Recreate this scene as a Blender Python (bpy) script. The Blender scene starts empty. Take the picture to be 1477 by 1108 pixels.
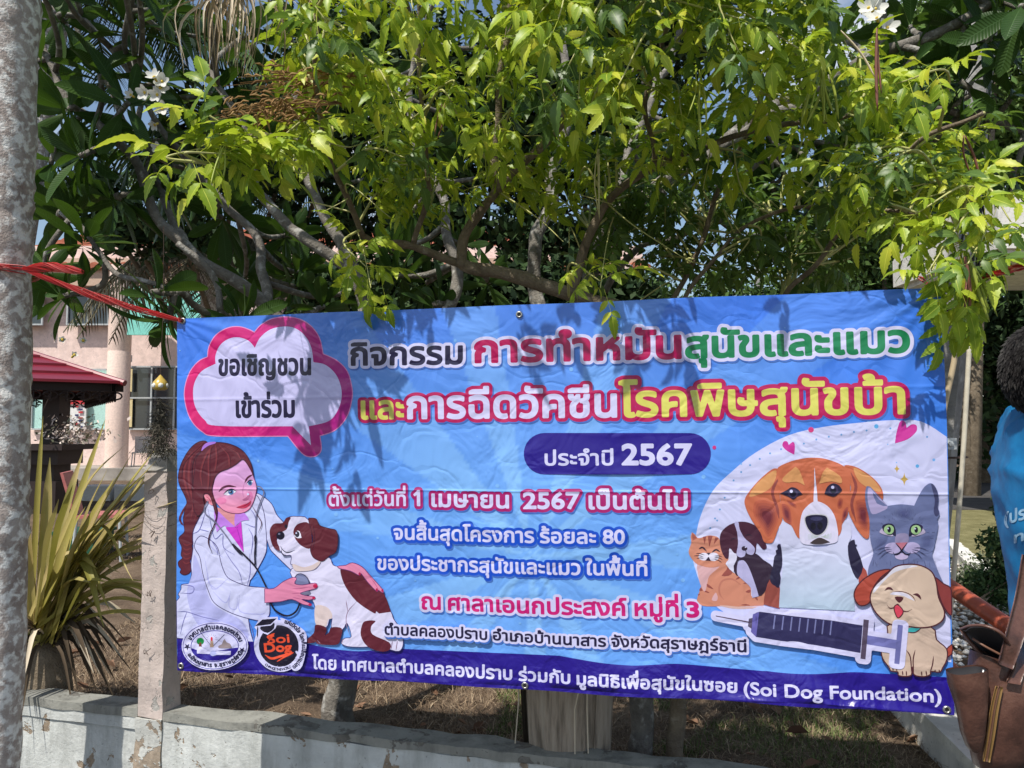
import bpy, bmesh, math, random
import numpy as np
from mathutils import Vector, Matrix, noise
from mathutils.geometry import delaunay_2d_cdt
random.seed(7); rng = np.random.default_rng(7)
scene = bpy.context.scene
C = scene.collection
# ------------------------------------------------------------------ camera
FP = 1110.0; CX, CY = 738.5, 554.0
PITCH = math.radians(3.4); EYE = 1.6
cam = bpy.data.cameras.new('camera'); cam.sensor_width = 36
cam.lens = 36 * FP / 1477; cam.clip_end = 900; cam.clip_start = 0.05
camo = bpy.data.objects.new('camera', cam); C.objects.link(camo)
camo.location = (0, 0, EYE); camo.rotation_euler = (math.pi/2 + PITCH, 0, 0)
scene.camera = camo
cp, sp = math.cos(PITCH), math.sin(PITCH)
def cam2w(xr, yu, d): return Vector((xr, d*cp - yu*sp, d*sp + yu*cp + EYE))
def W(px, py, d):
    """world point seen at photo pixel (px,py) at depth d metres"""
    return cam2w((px-CX)/FP*d, -(py-CY)/FP*d, d)
def G(px, py, z):
    r = cam2w((px-CX)/FP, -(py-CY)/FP, 1) - Vector((0, 0, EYE))
    t = (z-EYE)/r.z
    return Vector((r.x*t, r.y*t, z))
# ------------------------------------------------------------------ sky and sun
EL = math.radians(56); SAZ = Vector((-0.58, -0.815, 0)).normalized()
TOSUN = Vector((SAZ.x*math.cos(EL), SAZ.y*math.cos(EL), math.sin(EL)))
w = bpy.data.worlds.new('World'); scene.world = w; w.use_nodes = True
nt = w.node_tree; N = nt.nodes; L = nt.links
bg = N['Background']; bg.inputs[1].default_value = 0.128
sky = N.new('ShaderNodeTexSky'); sky.sky_type = 'NISHITA'; sky.sun_disc = False
sky.sun_elevation = EL; sky.sun_rotation = math.atan2(SAZ.x, SAZ.y)
sky.air_density = 1.2; sky.dust_density = 1.0
tc = N.new('ShaderNodeTexCoord'); mp = N.new('ShaderNodeMapping'); mp.inputs['Scale'].default_value = (1, 1, 2.4)
nz = N.new('ShaderNodeTexNoise'); nz.inputs['Scale'].default_value = 3.2; nz.inputs['Detail'].default_value = 7
rp = N.new('ShaderNodeValToRGB'); rp.color_ramp.elements[0].position = .53; rp.color_ramp.elements[1].position = .68
mx = N.new('ShaderNodeMix'); mx.data_type = 'RGBA'; mx.inputs[7].default_value = (7.5, 7.7, 8.2, 1)
L.new(tc.outputs['Generated'], mp.inputs[0]); L.new(mp.outputs[0], nz.inputs['Vector']); L.new(nz.outputs['Fac'], rp.inputs[0])
L.new(rp.outputs[0], mx.inputs[0]); L.new(sky.outputs[0], mx.inputs[6]); L.new(mx.outputs[2], bg.inputs[0])
sun = bpy.data.lights.new('sun', 'SUN'); sun.energy = 5.0; sun.angle = math.radians(.53); sun.color = (1, .95, .87)
suno = bpy.data.objects.new('sun', sun); C.objects.link(suno); suno.rotation_euler = TOSUN.to_track_quat('Z', 'Y').to_euler()
suno.location = (-4, -5, 9)
vs = scene.view_settings; scene.display_settings.display_device = 'sRGB'
vs.view_transform = 'Standard'; vs.look = 'None'; vs.gamma = 1; vs.use_curve_mapping = False; vs.exposure = 0.08
scene.cycles.max_bounces = 8; scene.cycles.transparent_max_bounces = 8
scene.cycles.use_denoising = True

# ------------------------------------------------------------------ helpers
def lin(c):
    return tuple(((v/255)/12.92 if v/255 <= .04045 else ((v/255+.055)/1.055)**2.4) for v in c[:3])
def ink(c, k=.82):
    return tuple(v*k for v in lin(c))
def link(o, parent=None):
    C.objects.link(o)
    if parent: o.parent = parent
    return o
def tag(o, label=None, cat=None, group=None, kind=None):
    if label: o['label'] = label
    if cat: o['category'] = cat
    if group: o['group'] = group
    if kind: o['kind'] = kind
    return o
def empty(name, loc, label=None, cat=None, group=None, rot=(0, 0, 0)):
    o = bpy.data.objects.new(name, None); o.location = loc; o.rotation_euler = rot; o.empty_display_size = .1
    C.objects.link(o); return tag(o, label, cat, group)
def mesh_np(name, V, F, mat=None, parent=None, smooth=False, col=None, uv=None):
    me = bpy.data.meshes.new(name)
    V = np.asarray(V, dtype=np.float32).reshape(-1, 3)
    if isinstance(F, np.ndarray):
        n, k = F.shape
        me.vertices.add(len(V)); me.vertices.foreach_set('co', V.ravel())
        me.loops.add(n*k); me.loops.foreach_set('vertex_index', F.astype(np.int32).ravel())
        me.polygons.add(n); me.polygons.foreach_set('loop_start', np.arange(0, n*k, k, dtype=np.int32))
        me.update(calc_edges=True)
    else:
        me.from_pydata(V.tolist(), [], F); me.update()
    if smooth: me.polygons.foreach_set('use_smooth', np.ones(len(me.polygons), dtype=bool))
    if mat: me.materials.append(mat)
    if uv is not None:
        u = me.uv_layers.new(name='UVMap'); li = np.zeros(len(me.loops), dtype=np.int32)
        me.loops.foreach_get('vertex_index', li); u.data.foreach_set('uv', np.asarray(uv, dtype=np.float32)[li].ravel())
    if col is not None:
        a = me.color_attributes.new('ink', 'FLOAT_COLOR', 'POINT')
        cc = np.ones((len(V), 4), dtype=np.float32); cc[:, :3] = np.asarray(col, dtype=np.float32).reshape(-1, 3); a.data.foreach_set('color', cc.ravel())
    return me
def obj(name, V, F, mat=None, parent=None, smooth=False, col=None, uv=None):
    return link(bpy.data.objects.new(name, mesh_np(name, V, F, mat, None, smooth, col, uv)), parent)
class MB:
    """mesh collector"""
    def __init__(s): s.v = []; s.f = []
    def add(s, V, F):
        n = len(s.v); s.v += [tuple(p) for p in V]; s.f += [tuple(i+n for i in q) for q in F]; return s
    def box(s, x0, x1, y0, y1, z0, z1, M=None):
        V = [Vector((x, y, z)) for z in (z0, z1) for y in (y0, y1) for x in (x0, x1)]
        if M: V = [M @ v for v in V]
        return s.add(V, [(0, 2, 3, 1), (4, 5, 7, 6), (0, 1, 5, 4), (2, 6, 7, 3), (0, 4, 6, 2), (1, 3, 7, 5)])
    def tube(s, pts, r, n=8, cap=True, bump=0.0, flat=1.0, seed=0):
        pts = [Vector(p) for p in pts]
        R = r if isinstance(r, (list, tuple)) else [r]*len(pts)
        up = Vector((.13, .21, 1)).normalized(); rings = []; V = []; prev = None
        for i, p in enumerate(pts):
            t = (pts[min(i+1, len(pts)-1)] - pts[max(i-1, 0)])
            if t.length < 1e-9: t = Vector((0, 0, 1))
            t.normalize()
            if prev is None:
                a = t.cross(up if abs(t.dot(up)) < .95 else Vector((1, 0, 0))).normalized()
            else:
                a = (prev - t*prev.dot(t)).normalized()
            prev = a; b = t.cross(a)
            for k in range(n):
                th = 2*math.pi*k/n
                rr = R[i]
                if bump:
                    q = p + (a*math.cos(th)+b*math.sin(th))*R[i]
                    rr *= 1 + bump*noise.noise(q*14/(1+R[i]*20) + Vector((seed, 0, 0)))*2
                V.append(p + (a*math.cos(th) + b*math.sin(th)*flat)*rr)
        F = []
        for i in range(len(pts)-1):
            for k in range(n):
                k2 = (k+1) % n
                F.append((i*n+k, i*n+k2, (i+1)*n+k2, (i+1)*n+k))
        if cap:
            F.append(tuple(range(n-1, -1, -1))); m = (len(pts)-1)*n; F.append(tuple(m+k for k in range(n)))
        return s.add(V, F)
    def lathe(s, prof, n=24, M=None):
        V = []; F = []
        for r, z in prof:
            for k in range(n):
                th = 2*math.pi*k/n; v = Vector((r*math.cos(th), r*math.sin(th), z)); V.append(M @ v if M else v)
        for i in range(len(prof)-1):
            for k in range(n):
                k2 = (k+1) % n; F.append((i*n+k, i*n+k2, (i+1)*n+k2, (i+1)*n+k))
        return s.add(V, F)
    def build(s, name, mat, parent=None, smooth=False):
        return obj(name, s.v, s.f, mat, parent, smooth) if s.v else None
def cr(pts, n=6, closed=False):
    """catmull-rom through points of any dimension; a repeated point makes a corner"""
    P = [np.array(p, float) for p in pts]; m = len(P); out = []
    for i in range(m if closed else m-1):
        p1 = P[i]; p2 = P[(i+1) % m]
        if np.allclose(p1, p2): continue
        p0 = P[(i-1) % m] if (closed or i > 0) else 2*p1-p2
        p3 = P[(i+2) % m] if (closed or i+2 < m) else 2*p2-p1
        for k in range(n):
            t = k/n
            out.append(.5*((2*p1)+(-p0+p2)*t+(2*p0-5*p1+4*p2-p3)*t*t+(-p0+3*p1-3*p2+p3)*t**3))
    if not closed: out.append(P[-1])
    return out
# ------------------------------------------------------------------ materials
def nodes(name):
    m = bpy.data.materials.new(name); m.use_nodes = True
    t = m.node_tree; return m, t.nodes, t.links, t.nodes['Principled BSDF']
def nn(N, typ, **kw):
    n = N.new(typ)
    for k, v in kw.items():
        if k.startswith('_'): setattr(n, k[1:], v)
        else: n.inputs[k.replace('__', ' ')].default_value = v
    return n
def ramp(N, L, src, stops):
    r = N.new('ShaderNodeValToRGB'); e = r.color_ramp.elements
    while len(e) < len(stops): e.new(.5)
    for el, (p, c) in zip(e, stops): el.position = p; el.color = (*c[:3], 1)
    L.new(src, r.inputs[0]); return r.outputs[0]
def mat_noise(name, c1, c2, scale=8, rough=.8, bump=.3, detail=6, c3=None, stretch=(1, 1, 1), bscale=None, spec=.3, lo=.35, hi=.65, dist=.01):
    m, N, L, B = nodes(name)
    g = N.new('ShaderNodeTexCoord'); mp = nn(N, 'ShaderNodeMapping', Scale=stretch); L.new(g.outputs['Object'], mp.inputs[0])
    n1 = nn(N, 'ShaderNodeTexNoise', Scale=scale, Detail=detail, Roughness=.62); L.new(mp.outputs[0], n1.inputs['Vector'])
    st = [(lo, c1), (hi, c2)] if c3 is None else [(lo, c1), ((lo+hi)/2, c2), (hi, c3)]
    L.new(ramp(N, L, n1.outputs['Fac'], st), B.inputs['Base Color'])
    B.inputs['Roughness'].default_value = rough; B.inputs['Specular IOR Level'].default_value = spec
    if bump:
        n2 = nn(N, 'ShaderNodeTexNoise', Scale=bscale or scale*5, Detail=5); L.new(mp.outputs[0], n2.inputs['Vector'])
        b = nn(N, 'ShaderNodeBump', Strength=bump, Distance=dist); L.new(n2.outputs['Fac'], b.inputs['Height']); L.new(b.outputs[0], B.inputs['Normal'])
    return m
def plain(name, c, rough=.5, spec=.5, metal=0):
    m, N, L, B = nodes(name)
    g = N.new('ShaderNodeTexCoord'); n1 = nn(N, 'ShaderNodeTexNoise', Scale=23.0, Detail=4); L.new(g.outputs['Object'], n1.inputs['Vector'])
    L.new(ramp(N, L, n1.outputs['Fac'], [(.3, tuple(v*.86 for v in c)), (.7, tuple(min(1, v*1.08) for v in c))]), B.inputs['Base Color'])
    B.inputs['Roughness'].default_value = rough; B.inputs['Specular IOR Level'].default_value = spec; B.inputs['Metallic'].default_value = metal
    return m
# ------------------------------------------------------------------ banner
BW, BH = 2.4217, 1.2
_P = [(258, 460), (1362, 415), (1376, 1031), (258, 966)]; _U = [(0, BH), (BW, BH), (BW, 0), (0, 0)]
_A = []
for (x, y), (u, v) in zip(_P, _U):
    X, Y = (x-CX)/FP, -(y-CY)/FP
    _A += [[u, v, 1, 0, 0, 0, -X*u, -X*v, -X], [0, 0, 0, u, v, 1, -Y*u, -Y*v, -Y]]
HM = np.linalg.svd(np.array(_A))[2][-1].reshape(3, 3)
if HM[2, 2] < 0: HM = -HM
HM = HM/((np.linalg.norm(HM[:, 0])+np.linalg.norm(HM[:, 1]))/2); HI = np.linalg.inv(HM)
def UV(pts, clamp=True):
    """photo pixels -> metres on the banner"""
    a = np.asarray([(p[0], p[1]) for p in pts], float)
    q = np.stack([(a[:, 0]-CX)/FP, -(a[:, 1]-CY)/FP, np.ones(len(a))]) ; r = HI @ q; r = (r[:2]/r[2]).T
    if clamp: r[:, 0] = np.clip(r[:, 0], .001, BW-.001); r[:, 1] = np.clip(r[:, 1], .001, BH-.001)
    return r
_o = cam2w(*HM[:, 2]); _x = (cam2w(*(HM[:, 2]+HM[:, 0]))-_o).normalized(); _z = (cam2w(*(HM[:, 2]+HM[:, 1]))-_o)
_y = _z.cross(_x).normalized(); _z = _x.cross(_y)
banner = empty('vinyl_banner', (0, 0, 0), 'large blue printed vinyl banner with Thai lettering and drawn pets above the low wall', 'banner')
BM = Matrix(((_x.x, _y.x, _z.x, _o.x), (_x.y, _y.y, _z.y, _o.y), (_x.z, _y.z, _z.z, _o.z), (0, 0, 0, 1)))
banner.matrix_world = BM
def disp(u, v):
    e = .007*np.sin(u*5.1+.7+v*1.2)*np.sin(v*2.6+.4) + .0035*np.sin(u*9.5+v*3.3+1) + .003*np.sin(v*8.2-u*2.1)
    s = .006*np.sin(u*13.0+.5)*np.exp(-(v/.10)**2)          # scallops of the loose lower hem
    t = .007*np.sin(u*11+1.2)*np.exp(-((BH-v)/.12)**2)
    return e + s + t
def place(uv, lay):
    u, v = uv[:, 0], uv[:, 1]
    return np.stack([u, -(disp(u, v) + .0006 + lay*.00005), v], 1)
# vinyl material: colour is the printed ink, the relief is creases and weave
def vinyl(name):
    m, N, L, B = nodes(name)
    a = nn(N, 'ShaderNodeAttribute', _attribute_name='ink'); L.new(a.outputs['Color'], B.inputs['Base Color'])
    B.inputs['Roughness'].default_value = .33; B.inputs['Specular IOR Level'].default_value = .62
    g = N.new('ShaderNodeTexCoord'); sx = N.new('ShaderNodeSeparateXYZ'); L.new(g.outputs['Object'], sx.inputs[0])
    cb = N.new('ShaderNodeCombineXYZ'); L.new(sx.outputs[0], cb.inputs[0]); L.new(sx.outputs[2], cb.inputs[1])
    def math_(op, a_, b_=None, c_=None):
        n = N.new('ShaderNodeMath'); n.operation = op
        for i, q in enumerate((a_, b_, c_)):
            if q is None: continue
            if isinstance(q, (int, float)): n.inputs[i].default_value = q
            else: L.new(q, n.inputs[i])
        return n.outputs[0]
    n1 = nn(N, 'ShaderNodeTexNoise', Scale=5.0, Detail=3, Distortion=1.2); L.new(cb.outputs[0], n1.inputs['Vector'])
    vo = nn(N, 'ShaderNodeTexVoronoi', Scale=3.3, _feature='DISTANCE_TO_EDGE')
    dn = nn(N, 'ShaderNodeTexNoise', Scale=4.0, Detail=3); L.new(cb.outputs[0], dn.inputs['Vector'])
    vm = N.new('ShaderNodeVectorMath'); vm.operation = 'MULTIPLY_ADD'; L.new(dn.outputs['Color'], vm.inputs[0]); vm.inputs[1].default_value = (.5, .28, 0); L.new(cb.outputs[0], vm.inputs[2])
    mpp = nn(N, 'ShaderNodeMapping', Scale=(1, 1.9, 1)); L.new(vm.outputs[0], mpp.inputs[0]); L.new(mpp.outputs[0], vo.inputs['Vector'])
    cre = math_('MINIMUM', vo.outputs['Distance'], .06)
    h = math_('MULTIPLY', n1.outputs['Fac'], .013)
    h = math_('ADD', h, math_('MULTIPLY', cre, .016))
    def fold(axis, pos, wd, amp):
        d = math_('SUBTRACT', axis, pos); d = math_('MULTIPLY', d, d); d = math_('MULTIPLY', d, -1/(wd*wd)); return math_('MULTIPLY', math_('EXPONENT', d), amp)
    h = math_('ADD', h, fold(sx.outputs[2], .616, .004, .0016)); h = math_('ADD', h, fold(sx.outputs[2], .92, .006, .0009))
    for ux, am in ((.62, .0007), (1.24, -.0007), (1.86, .0006)): h = math_('ADD', h, fold(sx.outputs[0], ux, .006, am))
    # radiating pull lines at the tied corners
    for (cu, cv, ang) in ((0, BH, 0), (BW, BH, 0), (BW, 0, 0), (0, 0, 0)):
        du = math_('SUBTRACT', sx.outputs[0], cu); dv = math_('SUBTRACT', sx.outputs[2], cv)
        at = math_('ARCTAN2', dv, du); r2 = math_('ADD', math_('MULTIPLY', du, du), math_('MULTIPLY', dv, dv))
        wv = math_('SINE', math_('MULTIPLY', at, 21)); fo = math_('EXPONENT', math_('MULTIPLY', r2, -9.0)); rr = math_('SQRT', r2)
        h = math_('ADD', h, math_('MULTIPLY', math_('MULTIPLY', math_('MULTIPLY', wv, fo), rr), .0085))
    # fine gutters near the lower hem
    nh = nn(N, 'ShaderNodeTexNoise', Scale=13.0, Detail=3, Distortion=.6); L.new(cb.outputs[0], nh.inputs['Vector'])
    h = math_('ADD', h, math_('MULTIPLY', math_('MULTIPLY', nh.outputs['Fac'], math_('EXPONENT', math_('MULTIPLY', sx.outputs[2], -8))), .018))
    # woven scrim
    wv = math_('SINE', math_('MULTIPLY', sx.outputs[0], 2400)); h = math_('ADD', h, math_('MULTIPLY', wv, .00001))
    b = nn(N, 'ShaderNodeBump', Strength=1.0, Distance=1.0); L.new(h, b.inputs['Height']); L.new(b.outputs[0], B.inputs['Normal'])
    return m
VIN = vinyl('printed_vinyl')
back_mat = plain('vinyl_back', (.7, .7, .72), .5)
# base sheet with the light ray pattern of its print
BLUE = ink((80, 148, 246)); PALE = ink((140, 196, 255)); DEEP = ink((62, 124, 238))
nu, nv = 260, 130
uu, vv = np.meshgrid(np.linspace(0, BW, nu), np.linspace(0, BH, nv)); uvb = np.stack([uu.ravel(), vv.ravel()], 1)
def mixc(a, b, t): t = np.clip(t, 0, 1)[:, None]; return np.asarray(a)*(1-t)+np.asarray(b)*t
cu, cv = UV([(770, 800)])[0]
ang = np.arctan2(uvb[:, 1]-cv, uvb[:, 0]-cu); rad = np.hypot(uvb[:, 0]-cu, uvb[:, 1]-cv)
ray = (np.sin(ang*11+.6)+.6*np.sin(ang*17+2) > .25).astype(float)
bc = mixc(BLUE, DEEP, (uvb[:, 1]-.55)/.6)
bc = bc + (np.asarray(PALE)-bc)*(.6*np.clip(1-rad/1.0, 0, 1) + .42*ray*np.clip(1.1-rad/1.5, 0, 1))[:, None]
bc[uvb[:, 1] < .05] = ink((38, 20, 142))
Vb = np.stack([uvb[:, 0], -disp(uvb[:, 0], uvb[:, 1]), uvb[:, 1]], 1)
ii = np.arange(nu*nv).reshape(nv, nu)
Fb = np.stack([ii[:-1, :-1].ravel(), ii[:-1, 1:].ravel(), ii[1:, 1:].ravel(), ii[1:, :-1].ravel()], 1)
obj('sheet', Vb, Fb, VIN, banner, True, bc)
Vk = Vb.copy(); Vk[:, 1] += .0012
obj('backing', Vk, Fb[:, ::-1].copy(), back_mat, banner, True)

class Print:
    """flat ink shapes collected into one part; painter's order"""
    def __init__(s, lay=0): s.V = []; s.F = []; s.K = []; s.n = 0; s.lay = lay
    def put(s, uv, tris, col):
        if len(uv) == 0 or len(tris) == 0: return s
        uv = np.asarray(uv, float); p = place(uv, s.lay)
        # keep every face turned to the viewer
        t = np.asarray(tris); a, b, c = uv[t[:, 0]], uv[t[:, 1]], uv[t[:, 2]]
        sg = (b[:, 0]-a[:, 0])*(c[:, 1]-a[:, 1])-(b[:, 1]-a[:, 1])*(c[:, 0]-a[:, 0])
        t = t.copy(); t[sg < 0] = t[sg < 0][:, ::-1]
        s.V.append(p); s.F.append(t+s.n); s.n += len(p)
        cc = col(uv) if callable(col) else np.tile(np.asarray(col), (len(p), 1)); s.K.append(cc); s.lay += 1; return s
    def fill(s, pts, col, sm=4, grid=.02, uvpts=None):
        q = UV(cr(pts, sm, True) if sm else pts) if uvpts is None else np.asarray(uvpts)
        keep = [0]
        for i in range(1, len(q)):
            if np.hypot(*(q[i]-q[keep[-1]])) > 2e-4: keep.append(i)
        q = q[keep]
        if len(q) < 3: return s
        lo, hi = q.min(0), q.max(0); st = []
        if max(hi-lo) > grid*1.5:
            gx, gy = np.meshgrid(np.arange(lo[0]+grid/2, hi[0], grid), np.arange(lo[1]+grid/2, hi[1], grid)); g = np.stack([gx.ravel(), gy.ravel()], 1)
            st = [tuple(p) for p in g[inside(g, q) & (pdist(g, q) > grid*.25)]]
        vs_ = [Vector((float(a), float(b))) for a, b in q] + [Vector((float(a), float(b))) for a, b in st]
        r = delaunay_2d_cdt(vs_, [], [list(range(len(q)))], 1, 1e-6)
        if not r[2]: return s
        return s.put(np.array([(v.x, v.y) for v in r[0]]), np.array([f for f in r[2] if len(f) == 3]), col)
    def line(s, pts, wpx, col, sm=4, taper=True, closed=False, uvpts=None, wm=None):
        q = UV(cr(pts, sm, closed) if sm else pts) if uvpts is None else np.asarray(uvpts)
        if closed: q = np.vstack([q, q[:1]])
        d = np.gradient(q, axis=0); l = np.hypot(d[:, 0], d[:, 1])+1e-9; nrm = np.stack([-d[:, 1]/l, d[:, 0]/l], 1)
        hw = (wm if wm else wpx*.00225)/2; t = np.linspace(0, 1, len(q))
        ww = hw*(np.clip(np.minimum(t, 1-t)*5, .25, 1) if (taper and not closed) else np.ones(len(q)))
        A = q+nrm*ww[:, None]; Bq = q-nrm*ww[:, None]; n = len(q); uv = np.vstack([A, Bq]); T = []
        for i in range(n-1): T += [(i, i+1, n+i), (i+1, n+i+1, n+i)]
        return s.put(uv, np.array(T), col)
    def ell(s, cx, cy, rx, ry, col, rot=0, n=22):
        a = np.linspace(0, 2*math.pi, n, endpoint=False); c_, s_ = math.cos(rot), math.sin(rot)
        return s.fill([(cx+rx*math.cos(t)*c_-ry*math.sin(t)*s_, cy+rx*math.cos(t)*s_+ry*math.sin(t)*c_) for t in a], col, 0)
    def build(s, name, label=None):
        o = obj(name, np.vstack(s.V), np.vstack(s.F), VIN, banner, True, np.vstack(s.K)); 
        if label: o['label'] = label
        return o
def inside(g, q):
    r = np.zeros(len(g), bool); n = len(q); x, y = g[:, 0], g[:, 1]
    for i in range(n):
        (x1, y1), (x2, y2) = q[i], q[(i+1) % n]
        if y1 == y2: continue
        c = (y1 > y) != (y2 > y); r ^= c & (x < (x2-x1)*(y-y1)/(y2-y1)+x1)
    return r
def pdist(g, q):
    """distance of every g to closed polyline q"""
    d2 = np.full(len(g), 1e9); Q2 = np.roll(q, -1, 0)
    for a, b in zip(q, Q2):
        e = b-a; L2 = e@e
        if L2 < 1e-16: continue
        t = np.clip(((g-a)@e)/L2, 0, 1); p = g-a-t[:, None]*e; d2 = np.minimum(d2, (p*p).sum(1))
    return np.sqrt(d2)
# ---- marching triangles on a signed distance field -> outlines and bold letters
class SDF:
    def __init__(s, contours, pad, cell):
        P = np.vstack(contours); s.lo = P.min(0)-pad-cell*2; hi = P.max(0)+pad+cell*2; s.cell = cell
        s.nx, s.ny = (np.ceil((hi-s.lo)/cell).astype(int)+1)
        d = np.full((s.ny, s.nx), pad+cell*2); wn = np.zeros((s.ny, s.nx), int)
        for q in contours:
            a0 = np.maximum(((q.min(0)-pad-cell*2-s.lo)/cell).astype(int), 0); a1 = np.minimum(((q.max(0)+pad+cell*2-s.lo)/cell).astype(int)+1, (s.nx-1, s.ny-1))
            X = s.lo[0]+np.arange(a0[0], a1[0]+1)*cell; Y = s.lo[1]+np.arange(a0[1], a1[1]+1)*cell
            gx, gy = np.meshgrid(X, Y); g = np.stack([gx.ravel(), gy.ravel()], 1)
            A_ = q; B_ = np.roll(q, -1, 0); e = B_-A_; L2 = np.maximum((e*e).sum(1), 1e-16)
            rel = g[:, None, :]-A_[None]; t = np.clip((rel*e[None]).sum(2)/L2, 0, 1); p = rel-t[:, :, None]*e[None]
            dd = np.sqrt((p*p).sum(2).min(1)).reshape(gx.shape)
            up = (A_[None, :, 1] <= g[:, None, 1]) & (B_[None, :, 1] > g[:, None, 1]); dn = (A_[None, :, 1] > g[:, None, 1]) & (B_[None, :, 1] <= g[:, None, 1])
            cr_ = e[None, :, 0]*rel[:, :, 1]-e[None, :, 1]*rel[:, :, 0]
            w_ = ((up & (cr_ > 0)).sum(1)-(dn & (cr_ < 0)).sum(1)).reshape(gx.shape)
            sl = (slice(a0[1], a1[1]+1), slice(a0[0], a1[0]+1)); d[sl] = np.minimum(d[sl], dd); wn[sl] += w_
        s.f = np.where(wn != 0, -d, d)
    def mesh(s, level, sh=(0, 0)):
        """triangles where f < level"""
        f = s.f-level; ny, nx = f.shape; px = s.lo[0]+np.arange(nx)*s.cell+sh[0]; py = s.lo[1]+np.arange(ny)*s.cell+sh[1]
        vid = {}; V = []; T = []
        def gv(j, i):
            k = (j, i)
            if k not in vid: vid[k] = len(V); V.append((px[i], py[j]))
            return vid[k]
        def ev(a, b):
            k = (a, b) if a < b else (b, a)
            if k not in vid:
                fa, fb = f[k[0]], f[k[1]]; t = fa/(fa-fb); vid[k] = len(V)
                V.append((px[k[0][1]]*(1-t)+px[k[1][1]]*t, py[k[0][0]]*(1-t)+py[k[1][0]]*t))
            return vid[k]
        neg = f < 0; any_ = neg[:-1, :-1] | neg[1:, :-1] | neg[:-1, 1:] | neg[1:, 1:]; full = neg[:-1, :-1] & neg[1:, :-1] & neg[:-1, 1:] & neg[1:, 1:]
        # solid runs become wide quads (max 8 cells) to stay light
        for j in range(ny-1):
            i = 0; row = full[j]
            while i < nx-1:
                if row[i]:
                    T.append((gv(j, i), gv(j, i+1), gv(j+1, i+1))); T.append((gv(j, i), gv(j+1, i+1), gv(j+1, i)))
                i += 1
        for j, i in np.argwhere(any_ & ~full):
            c = [(j, i), (j, i+1), (j+1, i+1), (j+1, i)]
            for tri in ((c[0], c[1], c[2]), (c[0], c[2], c[3])):
                pl = []
                for a in range(3):
                    p, q = tri[a], tri[(a+1) % 3]
                    if f[p] < 0: pl.append(gv(*p))
                    if (f[p] < 0) != (f[q] < 0): pl.append(ev(p, q))
                for k in range(1, len(pl)-1): T.append((pl[0], pl[k], pl[k+1]))
        return np.array(V), np.array(T)
# ---- glyph outlines from the built-in font
_cache = {}
def raw(s_):
    c = bpy.data.curves.new('t', 'FONT'); c.body = s_; c.size = 1
    o = bpy.data.objects.new('t', c); C.objects.link(o); k = o.to_curve(bpy.context.evaluated_depsgraph_get()); out = []
    for sp_ in k.splines:
        bp = sp_.bezier_points; q = []; n = len(bp)
        for i in range(n):
            a, b = bp[i], bp[(i+1) % n]; p0, p1, p2, p3 = (np.array(x[:2]) for x in (a.co, a.handle_right, b.handle_left, b.co))
            straight = abs((p3-p0)[0]*(p1-p0)[1]-(p3-p0)[1]*(p1-p0)[0]) < 1e-5 and abs((p3-p0)[0]*(p2-p0)[1]-(p3-p0)[1]*(p2-p0)[0]) < 1e-5
            for t in ((0,) if straight else (0, .25, .5, .75)): q.append((1-t)**3*p0+3*(1-t)**2*t*p1+3*(1-t)*t*t*p2+t**3*p3)
        out.append(np.array(q))
    o.to_curve_clear(); bpy.data.objects.remove(o); bpy.data.curves.remove(c); return out
def ns(ch):
    if ch not in _cache: _cache[ch] = len(raw(ch)) if ch != ' ' else 0
    return _cache[ch]
UPV = 'ัิีึื็'; TONE = '่้๊๋์'
def glyphs(s_, one=True):
    """[(char, contours)] in em units"""
    R_ = raw(s_); out = []; k = 0; prev = ''
    cnt = [ns(c) for c in s_]
    if sum(cnt) != len(R_): return [('', R_)]
    for c, n in zip(s_, cnt):
        g = R_[k:k+n]; k += n
        if c in TONE and prev in UPV: g = [q+np.array((0, .155)) for q in g]
        if c == '1' and one:
            b = np.vstack(g); x1 = b[:, 0].max(); g = [q for q in g]+[np.array(((x1-.24, .50), (x1-.05, .69), (x1, .63), (x1-.03, .58), (x1-.2, .44)))[::-1]]
        out.append((c, g)); prev = c
    return out
def text_contours(s_, pl, pr, hpx, bold_px):
    """contours in banner metres; ink spans pl..pr (photo px baselines), consonants hpx high"""
    a, b = UV([pl, pr]); bold = bold_px*.00225
    pxh = abs(UV([(pl[0], pl[1]-1)])[0][1]-a[1]); pxh2 = abs(UV([(pr[0], pr[1]-1)])[0][1]-b[1]); H_ = hpx*(pxh+pxh2)/2
    gl = glyphs(s_); allc = [q for _, g in gl for q in g]; Pm = np.vstack(allc); x0, x1 = Pm[:, 0].min(), Pm[:, 0].max()
    cons = .69 if all(ord(c) < 0xE00 for c in s_) else .56
    dx = b-a; Ln = np.hypot(*dx); sx_ = (Ln-2*bold)/(x1-x0); sy_ = (H_-2*bold)/cons; e = dx/Ln; nrm = np.array((-e[1], e[0]))
    return [a + np.outer((q[:, 0]-x0)*sx_+bold, e) + np.outer(q[:, 1]*sy_+bold, nrm) for q in allc], bold
def text(s_, pl, pr, hpx, bold_px, col, outline=None, ow=0, shadow=None, cell=.0022, lay=2, outline2=None, ow2=0):
    cs, bold = text_contours(s_, pl, pr, hpx, bold_px*.8)
    cs = [c if len(c) < 400 else c[::2] for c in cs]
    S = SDF(cs, bold+(ow+ow2)*.00225+.004, cell); P = Print(lay)
    if shadow: P.put(*S.mesh(bold+(ow+ow2)*.00225, (.0035, -.0055)), shadow)
    if outline2: P.put(*S.mesh(bold+(ow+ow2)*.00225), outline2)
    if outline: P.put(*S.mesh(bold+ow*.00225), outline)
    P.put(*S.mesh(bold), col)
    return P.build('lettering', 'printed words “%s”' % s_)
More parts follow.
